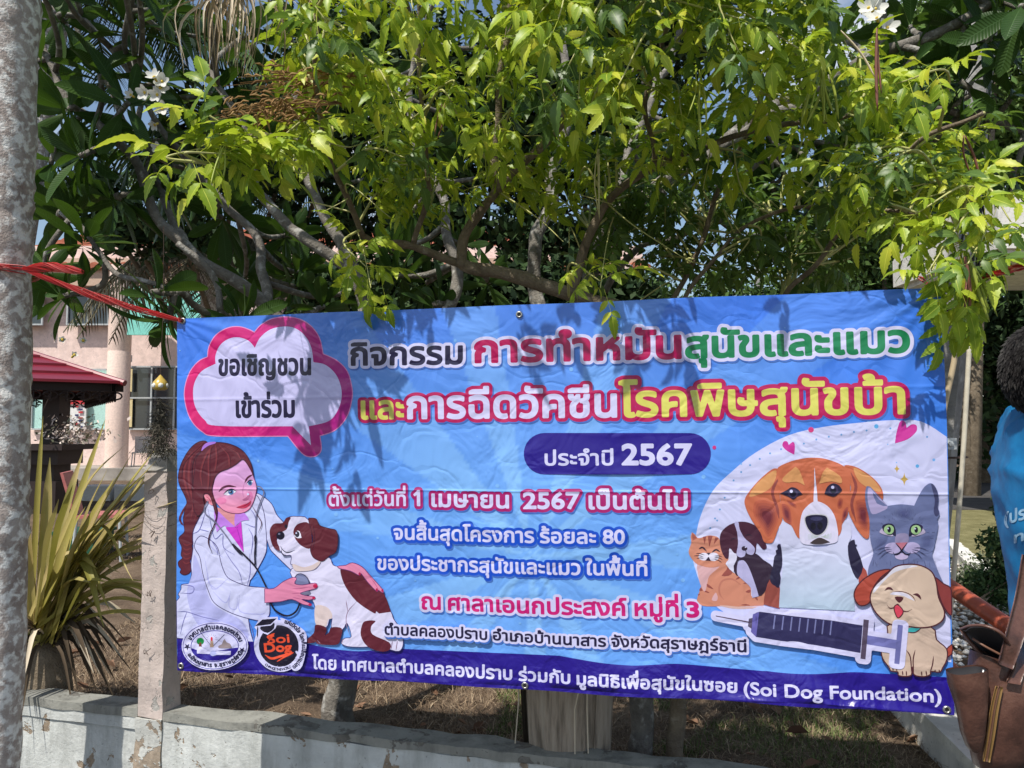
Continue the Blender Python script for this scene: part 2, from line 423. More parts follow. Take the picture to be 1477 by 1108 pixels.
# ------------------------------------------------------------------ print on the banner
LAV = ink((214, 213, 252)); NAVY = ink((30, 26, 66)); CRIM = ink((188, 12, 92)); GREEN = ink((20, 132, 84)); YEL = ink((222, 218, 104))
MAG = ink((172, 20, 110)); OBL = ink((10, 78, 205)); IND = ink((38, 20, 142)); SH = ink((66, 112, 200)); BLK = ink((24, 20, 44)); PINK = ink((206, 22, 122))
def Z(ox, oy, s): return lambda pts: [(ox+p[0]/s, oy+p[1]/s) for p in pts]
z0 = Z(250, 440, 4.818); z1 = Z(250, 620, 6.153); z2 = Z(250, 780, 5.541); z3 = Z(360, 720, 4.261); z4 = Z(980, 730, 6.927)
z5 = Z(1060, 640, 4.817); z6 = Z(1220, 680, 6.518); z7 = Z(1220, 800, 4.618); z8 = Z(1010, 850, 4.765); z9 = Z(1060, 400, 4.476)
# snow dots
P = Print(0)
for _ in range(95):
    x, y = random.uniform(262, 1355), random.uniform(430, 930); r = random.choice((1, 1.4, 2, 2.2, 3.1))
    P.ell(x, y, r, r, ink((128, 186, 250)), n=9); P.lay = 0
P.build('printed_dots', 'pale round dots printed over the blue')['kind'] = 'stuff'
# lower band
P = Print(3)
P.fill([(258, 919), (330, 923), (440, 929), (600, 938), (800, 945), (1000, 960), (1100, 968), (1240, 970), (1380, 977), (1380, 1046), (1000, 1030), (600, 1006), (258, 986)], IND, 0)
P.build('printed_band', 'indigo band along the lower edge')
# white egg shape behind the pets
P = Print(0)
P.fill([(1000, 805), (1004, 780), (1012, 745), (1030, 708), (1058, 680), (1092, 653), (1140, 628), (1190, 616), (1240, 610), (1290, 606), (1330, 608), (1366, 630), (1366, 630), (1372, 955), (1372, 955), (1300, 943), (1200, 928), (1120, 915), (1060, 893), (1020, 860)], ink((214, 216, 255)))
for k, (x, y) in enumerate([(1018, 790), (1021, 775), (1026, 762), (1033, 748), (1040, 735), (1036, 751), (1047, 718), (1060, 693), (1071, 681), (1084, 671), (1098, 662), (1113, 654), (1129, 648), (1162, 640), (1180, 634), (1198, 630), (1216, 627), (1234, 623), (1252, 621), (1286, 618), (1338, 630)]):
    P.ell(x, y, 1.5, 1.5, ink((110, 165, 225)), n=8); P.lay -= 1
P.lay += 1
P.ell(1266, 615, 3.2, 3.2, ink((96, 178, 240)), n=12); P.ell(1324, 672, 2.6, 2.6, ink((96, 178, 240)), n=12)
P.build('printed_backdrop', 'pale egg shape behind the printed pets')
P = Print(4)
P.fill(z9([(1040, 1072), (1040, 1072), (1048, 1010), (1068, 940), (1088, 924), (1108, 938), (1114, 972), (1114, 972), (1145, 950), (1172, 952), (1181, 970), (1172, 1000), (1120, 1045)]), ink((208, 50, 158)))
P.build('printed_heart'); P = Print(4)
P.fill([(1148, 656), (1148, 656), (1137, 650), (1131, 643), (1133, 637), (1138, 637), (1140, 642), (1140, 642), (1145, 638), (1148, 639), (1149, 645)], ink((208, 50, 158)))
P.build('printed_heart')
for q_ in ((1172.5, 620, 4, 4, ink((215, 60, 130))), (1032.5, 645.5, 2.8, 2.8, ink((200, 40, 130)))): P = Print(4); P.ell(*q_); P.build('printed_spot')
for cx_, cy_, a_, b_ in ((1305.5, 691, 6, 9.5), (1295, 676, 4, 6.5)):
    P = Print(4)
    P.fill([(cx_, cy_-b_), (cx_, cy_-b_), (cx_+a_*.3, cy_-b_*.3), (cx_+a_, cy_), (cx_+a_, cy_), (cx_+a_*.3, cy_+b_*.3), (cx_, cy_+b_), (cx_, cy_+b_), (cx_-a_*.3, cy_+b_*.3), (cx_-a_, cy_), (cx_-a_, cy_), (cx_-a_*.3, cy_-b_*.3)], ink((205, 172, 90)), 2); P.build('printed_sparkle')
# speech cloud
P = Print(2)
out = z0([(252, 360), (252, 360), (262, 290), (310, 210), (390, 160), (470, 150), (540, 170), (577, 190), (577, 190), (620, 140), (700, 95), (800, 82), (900, 100), (980, 150), (1035, 230), (1058, 340), (1058, 340), (1150, 385), (1220, 460), (1250, 570), (1248, 660), (1210, 780), (1130, 870), (1025, 910), (1025, 910), (1034, 1000), (1010, 1042), (960, 1056), (900, 1030), (805, 912), (805, 912), (320, 912), (210, 880), (130, 790), (92, 660), (95, 560), (130, 460), (190, 390)])
cxp = UV([(300, 500), (500, 600)])
def cloudcol(uv):
    t = (uv[:, 0]-cxp[0, 0])/(cxp[1, 0]-cxp[0, 0]); return mixc(ink((222, 20, 118)), ink((176, 24, 138)), t)
P.fill(out, cloudcol, 5)
P.line(out, 1.3, ink((236, 150, 205)), 5, closed=True)
P.fill(z0([(308, 408), (308, 408), (308, 350), (340, 280), (400, 235), (470, 225), (540, 250), (583, 297), (583, 297), (620, 225), (690, 170), (780, 150), (860, 160), (930, 210), (975, 290), (990, 398), (990, 398), (1070, 415), (1140, 480), (1175, 570), (1175, 660), (1140, 750), (1080, 810), (950, 843), (950, 843), (963, 975), (963, 975), (838, 843), (838, 843), (320, 840), (230, 800), (170, 720), (150, 630), (160, 540), (210, 460)]), ink((208, 205, 252)), 5)
P.build('printed_speech_cloud', 'magenta rimmed speech cloud')
# lettering
text('ขอเชิญชวน', (317.5, 542.5), (452, 541.5), 25.5, 1.7, NAVY, cell=.0018, lay=8)
text('เข้าร่วม', (342.4, 603), (428, 602.5), 26, 1.7, NAVY, cell=.0018, lay=8)
text('กิจกรรม', (508, 528), (671, 526), 28, 1.9, NAVY, LAV, 4.2, SH)
text('การทำหมัน', (687, 524.5), (986.5, 518), 35, 2.7, CRIM, LAV, 4.4, SH)
text('สุนัขและแมว', (991, 518), (1316, 509.5), 34, 2.5, GREEN, LAV, 4.4, SH, lay=6)
text('และ', (521.5, 605.6), (587, 605), 28.5, 1.8, YEL, CRIM, 4.6, SH)
text('การฉีดวัคซีน', (588, 605), (892.6, 602.6), 35, 2.2, LAV, CRIM, 4.8, SH, lay=6)
text('โรคพิษสุนัขบ้า', (895, 602.6), (1308, 597.7), 40, 2.3, YEL, CRIM, 5.4, SH, lay=2)
P = Print(2)
a_ = np.linspace(-math.pi/2, math.pi/2, 16)
P.fill([(997.5+30*math.cos(t), 654.5+29.8*math.sin(t)) for t in a_]+[(788-30*math.cos(t), 654.3-29.8*math.sin(t)) for t in a_], IND, 0)
P.build('printed_pill', 'indigo rounded bar behind the year')
text('ประจำปี', (788, 671.5), (887, 671.5), 18, .9, LAV, cell=.0018, lay=6)
text('2567', (898.5, 671.5), (1001, 671.5), 32, 1.9, LAV, cell=.0018, lay=6)
text('ตั้งแต่วันที่', (475, 730.5), (586, 730.5), 17, .8, LAV, MAG, 3.8, SH, cell=.0018)
text('1', (597, 730.5), (607, 730.5), 23.5, .9, LAV, MAG, 4.2, SH, cell=.0018)
text('เมษายน', (623.3, 731.5), (737, 733), 20, 1.2, LAV, MAG, 4.2, SH, cell=.0018)
text('2567', (757, 733.7), (838.6, 734), 25, 1.3, LAV, MAG, 4.2, SH, cell=.0018)
text('เป็นต้นไป', (851, 734.6), (994, 736), 21, 1.2, LAV, MAG, 4.2, SH, cell=.0018)
text('จนสิ้นสุดโครงการ', (568, 779), (773, 782.5), 17.5, .95, LAV, OBL, 4, SH, cell=.0019)
text('ร้อยละ 80', (781, 782.6), (903, 785), 17.5, .95, LAV, OBL, 4, SH, cell=.0019)
text('ของประชากรสุนัขและแมว', (544.7, 822.6), (839, 829), 17.5, .95, LAV, OBL, 4, SH, cell=.0019)
text('ในพื้นที่', (846, 829), (935, 831.6), 17.5, .95, LAV, OBL, 4, SH, cell=.0019)
text('ณ', (607.6, 880), (636, 881), 20, 1.1, PINK, LAV, 3.6, SH, cell=.0019)
text('ศาลาเอนกประสงค์', (646, 881.5), (905, 889), 20, 1.3, PINK, LAV, 3.6, SH, cell=.0019)
text('หมู่ที่', (916, 889.3), (980, 891.4), 20, 1.2, PINK, LAV, 3.6, SH, cell=.0019)
text('3', (991, 892), (1010, 892.4), 24, 1.6, PINK, LAV, 3.6, SH, cell=.0019)
LATE = lambda: text('ตำบลคลองปราบ', (556, 915), (704, 923), 13.5, .8, NAVY, LAV, 3.1, SH, cell=.0018, lay=DOGTOP)
text('อำเภอบ้านนาสาร', (711, 924), (875, 933), 13.5, .8, NAVY, LAV, 3.1, SH, cell=.0018, lay=12)
text('จังหวัดสุราษฎร์ธานี', (882, 933), (1077.6, 942), 14, .8, NAVY, LAV, 3.1, SH, cell=.0018, lay=12)
text('โดย', (450.5, 965), (486, 966.5), 15.5, .9, LAV, cell=.0017, lay=12)
text('เทศบาลตำบลคลองปราบ', (494, 967), (739, 981.5), 15.5, .95, LAV, cell=.0017, lay=12)
text('ร่วมกับ', (748, 982.5), (823, 987), 15.5, .95, LAV, cell=.0017, lay=12)
text('มูลนิธิเพื่อสุนัขในซอย', (832, 987.7), (1064, 1001), 15.5, .95, LAV, cell=.0017, lay=12)
text('(Soi Dog Foundation)', (1073, 1002.5), (1358, 1014), 19.5, .8, LAV, cell=.0017, lay=12)

# ---- vet
OL = ink((60, 50, 110)); CL = ink((120, 118, 190))
P = Print(5)
HA = ink((98, 34, 50)); HB = ink((128, 52, 62)); HC = ink((66, 22, 44))
pony = z1([(310, 108), (250, 104), (190, 140), (140, 200), (100, 270), (70, 350), (60, 430), (75, 500), (110, 570), (135, 640), (120, 700), (105, 790), (112, 850), (115, 905), (72, 950), (72, 985), (95, 1040)]) + z2([(80, 110), (92, 135), (60, 165), (64, 200), (82, 222), (75, 250), (110, 268), (150, 250), (164, 205), (150, 160), (176, 110), (165, 40)]) + z1([(190, 1000), (190, 900), (240, 780), (290, 720), (310, 600), (330, 400), (330, 250), (330, 180)])
P.fill(pony, HA); P.line(pony, 1.3, HC, closed=True)
P.line(z1([(135, 650), (95, 730), (75, 780), (85, 820), (112, 850)]), 3.2, HA)
for a in ([(290, 130), (180, 230), (150, 380), (160, 520), (190, 640), (170, 800)], [(300, 150), (220, 260), (200, 420), (230, 560), (250, 660), (200, 800)], [(270, 125), (140, 260), (110, 400), (130, 520), (160, 620)]):
    P.line(z1(a), 3.5, HB); 
for a in ([(300, 150), (200, 260), (180, 420), (200, 600)], [(280, 120), (120, 290), (90, 430)]): P.line(z1(a), 1.6, HC)
for y in (1000, 1040, 1080, 1120, 1160): P.line(z1([(105, y), (135, y+22), (175, y+8)]), 2, HB)
coat = [(303, 725), (296, 734), (290, 747), (282.5, 763), (281, 775), (281.7, 790), (279, 812), (280, 827), (277, 841), (277, 841), (266, 842), (265, 849), (261, 856), (263, 860), (258, 866), (258, 866), (258, 919), (258, 919), (366, 926), (366, 926), (360, 894), (361, 844), (368, 830), (377, 814), (385, 797), (386, 780), (384, 755), (382, 740), (376, 722), (370, 714), (362, 720), (345, 738), (325, 740)]
WC = ink((212, 214, 252)); WD = ink((186, 188, 242))
arm = [(370, 714), (380, 716), (393, 727), (400, 742), (410, 753), (417, 762), (425, 790), (430, 830), (420, 821), (399.8, 801.6), (391, 792), (386, 778), (375, 750)]
P.fill(arm, WC, 3); P.line(arm, 1.1, OL, 3, closed=True)
P.fill(coat, WC, 3); P.line(coat, 1.1, OL, 3, closed=True)
P.fill(z2([(185, 110), (230, 200), (270, 330), (320, 480), (420, 560), (560, 640), (600, 780), (380, 800), (200, 640), (130, 420), (170, 260)]), WD)
sl = z2([(185, 40), (230, 130), (255, 260), (300, 400), (345, 490), (440, 555), (560, 605), (690, 638), (690, 638), (770, 600), (775, 480), (760, 372), (760, 372), (620, 362), (520, 330), (450, 290), (415, 230), (390, 150), (370, 60), (320, 0), (230, -40)])
P.fill(sl, WC, 4); P.line(sl, 1.1, OL, 4, closed=True)
for a in ([(265, 130), (330, 380), (460, 290)], [(335, 400), (430, 490), (470, 420)], [(470, 400), (460, 520), (515, 540), (525, 450)], [(540, 430), (545, 560), (700, 585), (745, 570)], [(410, 130), (330, 60), (300, 20)], [(290, 250), (300, 330), (360, 380)]):
    P.line(z2(a), 1.5, WD)
for a in ([(50, 560), (130, 560), (250, 600), (380, 630)], [(130, 560), (100, 640), (75, 740)], [(90, 345), (180, 360), (170, 410), (75, 410)], [(610, 630), (640, 720), (650, 808)], [(600, 360), (625, 250), (620, 100)], [(565, 350), (540, 250), (470, 150), (415, 60)]):
    P.line(z2(a), 1.0, CL)
for a in ([(300, 720), (250, 880), (190, 920)], [(250, 880), (330, 900)], [(320, 700), (350, 850), (385, 965), (450, 920), (460, 1040), (560, 1108)], [(640, 830), (740, 860), (730, 760), (680, 690)], [(675, 870), (715, 960), (700, 1108)], [(340, 960), (400, 1050), (410, 1108)]):
    P.line(z1(a), 1.0, CL)
P.fill(z1([(410, 690), (480, 720), (560, 740), (556, 858), (500, 830), (400, 740), (375, 700)]), ink((226, 150, 158)))
P.fill(z1([(380, 700), (480, 790), (555, 855), (555, 855), (520, 872), (460, 850), (400, 905), (400, 905), (380, 800)]), ink((198, 132, 238)), 2)
P.fill(z1([(558, 745), (640, 738), (682, 800), (682, 800), (610, 812), (556, 862), (556, 862)]), ink((198, 132, 238)), 2)
P.fill(z1([(478, 862), (556, 862), (612, 812), (612, 812), (636, 1085), (636, 1085), (560, 980), (505, 905)]), ink((206, 56, 206)), 2)
P.line(z1([(575, 870), (600, 950), (632, 1060)]), 1.1, ink((150, 30, 170))); P.line(z1([(555, 860), (575, 870), (590, 850)]), 1.1, ink((150, 30, 170)))
P.fill(z1([(285, 580), (305, 563), (345, 600), (372, 655), (350, 668), (310, 632)]), ink((232, 140, 160))); P.line(z1([(300, 590), (330, 610), (350, 650)]), 1.5, ink((190, 80, 110)))
FC = UV(z1([(500, 420), (560, 700)]))
face = z1([(390, 410), (430, 370), (500, 345), (560, 305), (625, 262), (660, 295), (700, 360), (718, 410), (742, 480), (747, 530), (730, 610), (700, 680), (660, 722), (600, 742), (530, 740), (460, 715), (408, 665), (375, 610), (360, 540), (372, 470)])
def facecol(uv):
    t = (FC[0, 1]-uv[:, 1])/(FC[0, 1]-FC[1, 1]); return mixc(ink((222, 166, 222)), ink((240, 150, 186)), t)
P.fill(face, facecol, 4, .012); P.line(face, 1.0, ink((120, 50, 100)), closed=True)
P.ell(*z1([(440, 630)])[0], 7, 5, ink((232, 130, 180))); P.ell(*z1([(690, 590)])[0], 4, 7, ink((214, 122, 176)))
P.fill(z1([(622, 620), (655, 600), (680, 572), (692, 590), (672, 622), (640, 632)]), ink((186, 104, 150))); P.ell(*z1([(672, 572)])[0], 1.6, 1.6, LAV)
P.line(z1([(640, 470), (625, 540), (632, 600)]), 1.2, ink((205, 130, 185)))
P.line(z1([(415, 550), (450, 515), (500, 499), (568, 507)]), 3.2, ink((92, 30, 62))); P.line(z1([(643, 470), (670, 425), (713, 398)]), 2.8, ink((92, 30, 62)))
P.fill(z1([(458, 572), (458, 572), (485, 543), (530, 528), (568, 548), (568, 548), (525, 576), (485, 582)]), ink((236, 236, 255)), 3)
P.ell(*z1([(522, 553)])[0], 3.9, 3.7, ink((62, 112, 170))); P.ell(*z1([(522, 553)])[0], 1.7, 1.7, BLK); P.ell(*z1([(514, 547)])[0], .9, .9, LAV)
P.line(z1([(456, 572), (490, 540), (530, 526), (570, 546)]), 1.7, BLK)
P.fill(z1([(662, 478), (662, 478), (685, 452), (714, 452), (712, 470), (690, 496)]), ink((236, 236, 255)), 3)
P.ell(*z1([(690, 472)])[0], 3.0, 3.4, ink((62, 112, 170))); P.ell(*z1([(690, 472)])[0], 1.4, 1.5, BLK); P.line(z1([(660, 478), (686, 450), (716, 450)]), 1.7, BLK)
P.fill(z1([(568, 688), (568, 688), (630, 664), (668, 652), (702, 626), (702, 626), (690, 665), (652, 692), (610, 696)]), ink((206, 52, 92)), 3); P.line(z1([(570, 688), (640, 676), (700, 630)]), 1.0, ink((130, 20, 60)))
cap = z1([(385, 112), (480, 118), (570, 148), (632, 190), (672, 240), (704, 310), (722, 410), (722, 410), (700, 360), (660, 292), (625, 264), (570, 305), (500, 345), (430, 372), (387, 415), (365, 480), (357, 540), (385, 640), (405, 720), (395, 760), (360, 640), (330, 572), (290, 568), (280, 612), (290, 690), (240, 760), (200, 700), (190, 560), (200, 400), (220, 260), (275, 180), (320, 130)])
P.fill(cap, HA, 4); P.line(cap, 1.2, HC, 4, closed=True)
for a in ([(370, 130), (300, 240), (260, 380), (270, 500)], [(390, 135), (400, 250), (380, 370)], [(420, 130), (500, 220), (510, 330)], [(440, 125), (570, 190), (610, 260)], [(350, 140), (330, 260), (330, 420), (320, 540)]):
    P.line(z1(a), 3.2, HB); P.line(z1([(x+9, y+4) for x, y in a]), 1.0, HC)
P.line(z1([(372, 620), (402, 730), (385, 830), (345, 920), (332, 1000), (365, 1090)]), 2.0, HC); P.line(z1([(706, 665), (760, 760), (795, 830), (765, 915)]), 1.3, HC)
P.fill(z1([(268, 188), (280, 145), (320, 113), (388, 106), (388, 120), (330, 140), (290, 168)]), ink((184, 126, 232)))
GRY = ink((120, 120, 150))
P.line(z1([(325, 630), (294, 690), (302, 742), (350, 782), (400, 830), (480, 930), (540, 1015)]), 2.0, GRY, taper=False); P.line(z1([(745, 500), (790, 512), (815, 560), (780, 650), (748, 760), (740, 935)]), 2.0, GRY, taper=False)
P.line(z1([(536, 1010), (625, 1108)]), 4.0, BLK); P.line(z2([(490, 25), (600, 130), (680, 220), (755, 365)]), 2.6, BLK, taper=False)
P.line(z1([(741, 930), (741, 1000)]), 4.0, BLK); P.line(z1([(741, 980), (741, 1108)]), 2.4, BLK, taper=False); P.line(z2([(672, 0), (664, 100), (668, 190)]), 2.4, BLK, taper=False)
P.line(z3([(128, 610), (165, 680), (235, 715), (290, 690), (318, 635)]), 2.8, BLK, taper=False)
P.build('printed_vet', 'drawn red-haired vet in a white coat with a stethoscope')
# ---- brown and white dog with the vet's hands
P = Print(P.lay+1)
DW = ink((222, 218, 248)); DB = ink((98, 32, 48)); DK = ink((70, 22, 44)); CRM = ink((224, 205, 205)); SK = ink((232, 140, 178)); SKD = ink((190, 90, 140))
hand2 = z3([(550, 410), (600, 404), (640, 389), (700, 415), (750, 470), (795, 520), (828, 562), (822, 574), (798, 558), (792, 568), (772, 552), (730, 505), (692, 455), (680, 467), (640, 445), (600, 432), (565, 425)])
body = z3([(268, 425), (440, 372), (500, 358), (522, 402), (565, 418), (640, 470), (720, 530), (810, 600), (872, 690), (888, 735), (930, 800), (945, 870), (935, 922), (900, 936), (800, 905), (700, 908), (610, 903), (568, 882), (590, 852), (630, 842), (605, 760), (575, 800), (510, 790), (514, 732), (498, 735), (478, 785), (414, 772), (410, 660), (380, 600), (325, 540), (283, 495)])
P.fill(body, DW, 3); P.line(body, 1.0, OL, 3, closed=True)
P.fill(z3([(412, 655), (480, 660), (512, 700), (512, 730), (490, 738), (472, 780), (414, 772)]), CRM)
P.fill(z3([(568, 424), (600, 424), (690, 460), (765, 520), (830, 578), (872, 692), (872, 692), (800, 702), (800, 702), (782, 688), (770, 700), (665, 627), (600, 540), (572, 470)]), DB, 3)
P.fill(z3([(700, 762), (730, 745), (778, 748), (752, 780), (760, 830), (860, 880), (862, 925), (810, 936), (730, 905), (688, 835)]), DB)
P.fill(z3([(412, 770), (475, 786), (470, 830), (430, 868), (370, 884), (345, 872), (400, 820)]), DB); P.fill(z3([(508, 786), (572, 792), (566, 850), (545, 890), (470, 892), (418, 884), (425, 862), (490, 820)]), DB)
for a in ([(665, 627), (610, 690), (600, 760), (622, 840)], [(600, 620), (610, 690)], [(580, 855), (572, 880)], [(420, 862), (440, 885)], [(880, 870), (870, 925)], [(910, 870), (900, 930)]): P.line(z3(a), 1.0, ink((150, 120, 150)))
P.fill(hand2, SK, 3); P.line(hand2, 1.0, ink((110, 50, 110)), 3, closed=True); P.line(z3([(720, 440), (765, 500), (800, 556)]), .9, SKD)
for x, y in ((822, 560), (788, 556), (684, 458)): P.ell(*z3([(x, y)])[0], 1.6, 2.4, ink((176, 30, 84)))
head = z3([(246, 112), (300, 105), (372, 128), (400, 300), (446, 372), (430, 410), (400, 432), (340, 440), (290, 436), (275, 400), (262, 396), (266, 345), (225, 342), (195, 310), (176, 275), (180, 240), (205, 190), (232, 150)])
P.fill(head, DW, 3); P.line(head, 1.0, OL, 3, closed=True)
P.fill(z3([(275, 395), (340, 415), (400, 400), (446, 372), (438, 400), (400, 432), (340, 440), (290, 436)]), CRM)
P.fill(z3([(262, 112), (235, 114), (212, 145), (160, 150), (135, 185), (136, 230), (150, 280), (172, 306), (195, 315), (192, 290), (180, 262), (180, 215), (215, 198), (240, 180), (250, 140)]), DB)
P.fill(z3([(372, 146), (310, 150), (280, 190), (290, 240), (330, 285), (384, 300), (392, 230)]), DB)
ear = z3([(372, 128), (385, 116), (420, 122), (440, 160), (500, 180), (540, 192), (552, 245), (540, 320), (500, 345), (460, 378), (420, 368), (395, 345), (384, 300), (400, 240)])
P.fill(ear, DB, 4); P.line(ear, 1.1, DK, 4, closed=True); P.line(z3([(400, 150), (410, 240), (395, 320)]), 1.2, DK)
P.ell(*z3([(200, 222)])[0], 6, 6, BLK); P.ell(*z3([(192, 212)])[0], 1.8, 1.3, GRY)
P.fill(z3([(284, 225), (284, 225), (300, 195), (318, 198), (330, 236), (330, 236), (305, 238)]), ink((236, 236, 255)), 3); P.ell(*z3([(303, 214)])[0], 3.4, 4.4, BLK); P.ell(*z3([(297, 207)])[0], 1.1, 1.1, LAV); P.ell(*z3([(234, 165)])[0], 2, 2.6, BLK)
P.line(z3([(200, 285), (215, 310), (245, 326), (290, 310)]), 1.1, BLK); P.line(z3([(205, 305), (212, 335), (235, 346)]), 1.1, BLK)
P.ell(*z3([(335, 515)])[0], 11, 15.5, ink((52, 50, 84)), rot=-.45); P.ell(*z3([(333, 508)])[0], 9, 12.6, ink((120, 126, 168)), rot=-.45); P.ell(*z3([(352, 572)])[0], 8, 3.2, GRY)
hand = z3([(104, 545), (104, 545), (160, 545), (215, 505), (275, 478), (300, 485), (288, 515), (335, 524), (412, 512), (424, 526), (420, 544), (380, 556), (322, 574), (350, 588), (405, 595), (410, 606), (375, 616), (330, 612), (388, 640), (386, 650), (335, 642), (270, 612), (200, 626), (104, 632), (104, 632)])
P.fill(hand, SK, 3); P.line(hand, 1.0, ink((110, 50, 110)), 3, closed=True)
for a in ([(275, 545), (320, 545), (380, 535)], [(270, 575), (322, 574)], [(275, 600), (330, 612)]): P.line(z3(a), .9, SKD)
for x, y, r in ((415, 530, 3.4), (404, 603, 2.2), (380, 645, 2.2)): P.ell(*z3([(x, y)])[0], r, r*.85, ink((200, 30, 84)))
P.build('printed_dog', 'drawn brown and white dog held by the vet')
# ---- municipal seal
P = Print(P.lay+1)
sc_ = z2([(352, 830)])[0]
P.ell(*sc_, 46.5, 34.5, LAV, n=44)
for rx, ry, wd in ((44.5, 32.8, 1.0), (33, 22, 1.2)):
    P.line([(sc_[0]+rx*math.cos(t), sc_[1]+ry*math.sin(t)+.02*0) for t in np.linspace(0, 2*math.pi, 48, endpoint=False)], wd, IND, 1, closed=True)
an = np.linspace(0, math.pi, 18)
P.fill([(sc_[0]+32*math.cos(t), sc_[1]+3+18*math.sin(t)) for t in an], IND, 0)
P.line(z2([(245, 720), (335, 838), (430, 740)]), .9, NAVY, 0, taper=False)
P.ell(*z2([(243, 790)])[0], 5.2, 5, ink((24, 140, 70))); P.fill(z2([(236, 800), (250, 800), (255, 832), (230, 832)]), ink((120, 60, 50)), 0)
P.fill(z2([(322, 785), (342, 785), (346, 838), (318, 838)]), ink((190, 160, 140)), 0); P.ell(*z2([(331, 772)])[0], 1.5, 3, ink((220, 40, 60)))
for k in range(9):
    t = math.pi*(1+k/8)*1.0; c0 = z2([(331, 775)])[0]; P.line([(c0[0]+5*math.cos(t), c0[1]+5*math.sin(t)), (c0[0]+8*math.cos(t), c0[1]+8*math.sin(t))], .8, NAVY, 0)
P.fill(z2([(385, 845), (390, 825), (410, 815), (420, 790), (432, 775), (445, 800), (470, 812), (480, 830), (478, 848)]), ink((150, 135, 140)), 2)
P.fill(z2([(218, 852), (318, 862), (330, 870), (365, 872), (378, 868), (478, 872), (475, 903), (370, 900), (345, 908), (318, 892), (218, 886)]), LAV, 0)
P.ell(*z2([(343, 886)])[0], 4.2, 4, ink((170, 175, 225))); P.line(z2([(318, 862), (318, 892)]), .8, IND, 0); P.line(z2([(372, 870), (370, 900)]), .8, IND, 0)
for x in (140, 562): 
    c0 = z2([(x, 832 if x < 300 else 868)])[0]
    for k in range(5):
        t = k*1.257+.3; P.fill([(c0[0]+5.2*math.cos(t), c0[1]+5.2*math.sin(t)), (c0[0]+1.5*math.cos(t+1), c0[1]+1.5*math.sin(t+1)), c0, (c0[0]+1.5*math.cos(t-1), c0[1]+1.5*math.sin(t-1))], NAVY, 0); P.lay -= 1
P.lay += 2
def ring_text(s_, cxy, rx, ry, a0, a1, hpx, col, top=True, bold=.35, stretch=1):
    gl = glyphs(s_); allc = [q for _, g in gl for q in g]; Pm = np.vstack(allc); x0, x1 = Pm[:, 0].min(), Pm[:, 0].max(); res = []
    k = hpx/.56
    for q in allc:
        xm = (q[:, 0].min()+q[:, 0].max())/2; t = (xm-x0)/(x1-x0); a = math.radians(a0+(a1-a0)*t); sg = 1 if top else -1
        lx = (q[:, 0]-xm)*k*.95; ly = q[:, 1]*k
        tx, ty = (-ry*0-math.sin(a), math.cos(a)*ry/rx); n_ = math.hypot(tx, ty); tx, ty = tx/n_, ty/n_
        if a1 < a0: tx, ty = -tx, -ty
        # photo pixel frame, y down: angle a measured counter-clockwise from +x
        px_ = cxy[0]+rx*math.cos(a); py_ = cxy[1]-ry*math.sin(a); dxv = np.array((tx, -ty)); up = np.array((dxv[1], -dxv[0]))
        res.append(UV(np.array((px_, py_))+np.outer(lx, dxv)+np.outer(ly, up)))
    b = bold*.00225; S = SDF(res, b+.003, .0011); P.put(*S.mesh(b), col)
ring_text('เทศบาลตำบลคลองปราบ', sc_, 35, 24.5, 158, 14, 5.2, NAVY)
ring_text('อ.บ้านนาสาร จ.สุราษฎร์ธานี', sc_, 41, 29.5, 204, 338, 4.4, NAVY)
P.build('printed_seal', 'oval municipal seal with tree, candle and handshake')
# ---- foundation logo
P = Print(P.lay+1)
lc = z3([(187, 900)])[0]
P.ell(lc[0], lc[1], 35.5, 38, LAV, n=40)
P.fill(z3([(195, 725), (330, 790), (360, 860), (330, 1020), (270, 1050), (240, 960), (300, 860)]), LAV)
P.ell(lc[0], lc[1], 28.6, 30.5, BLK, n=40)
P.fill(z3([(42, 782), (78, 722), (185, 718), (185, 750), (168, 790), (120, 830), (75, 810), (60, 850), (48, 850), (55, 800)]), LAV, 0)
P.fill(z3([(45, 775), (90, 735), (178, 728), (140, 765)]), BLK, 0); P.fill(z3([(80, 778), (140, 772), (162, 752), (160, 790), (120, 818), (82, 800)]), BLK, 2); P.line(z3([(62, 775), (58, 845)]), 2, BLK)
ORG = ink((238, 84, 52))
def logo_text(s_, pl, pr, h, b, sk):
    cs, bold = text_contours(s_, pl, pr, h, b); S = SDF(cs, bold+.003, .0013); P.put(*S.mesh(bold), ORG)
logo_text('Soi', z3([(118, 885)])[0], z3([(255, 878)])[0], 13, .45, 0)
logo_text('Dog', z3([(98, 940)])[0], z3([(268, 935)])[0], 14, .85, 0)
P.line(z3([(100, 955), (140, 978), (200, 962), (275, 940)]), 3.4, ORG); P.line(z3([(170, 998), (215, 970), (278, 940)]), 2.2, ORG); P.fill(z3([(118, 885), (140, 825), (165, 818), (150, 845)]), ORG, 0)
ring_text('แค่เปิดใจ โลกก็เปลี่ยนแปลง', (lc[0]+1, lc[1]), 32.5, 34.5, 76, -58, 4.6, NAVY)
ring_text('CHANGE THE WORLD', (lc[0], lc[1]-1), 34.8, 37, 232, 300, 3.0, NAVY, bold=.1)
DOGTOP = P.lay+1
P.build('printed_logo', 'round black charity logo with orange lettering and a graduation cap')
LATE()
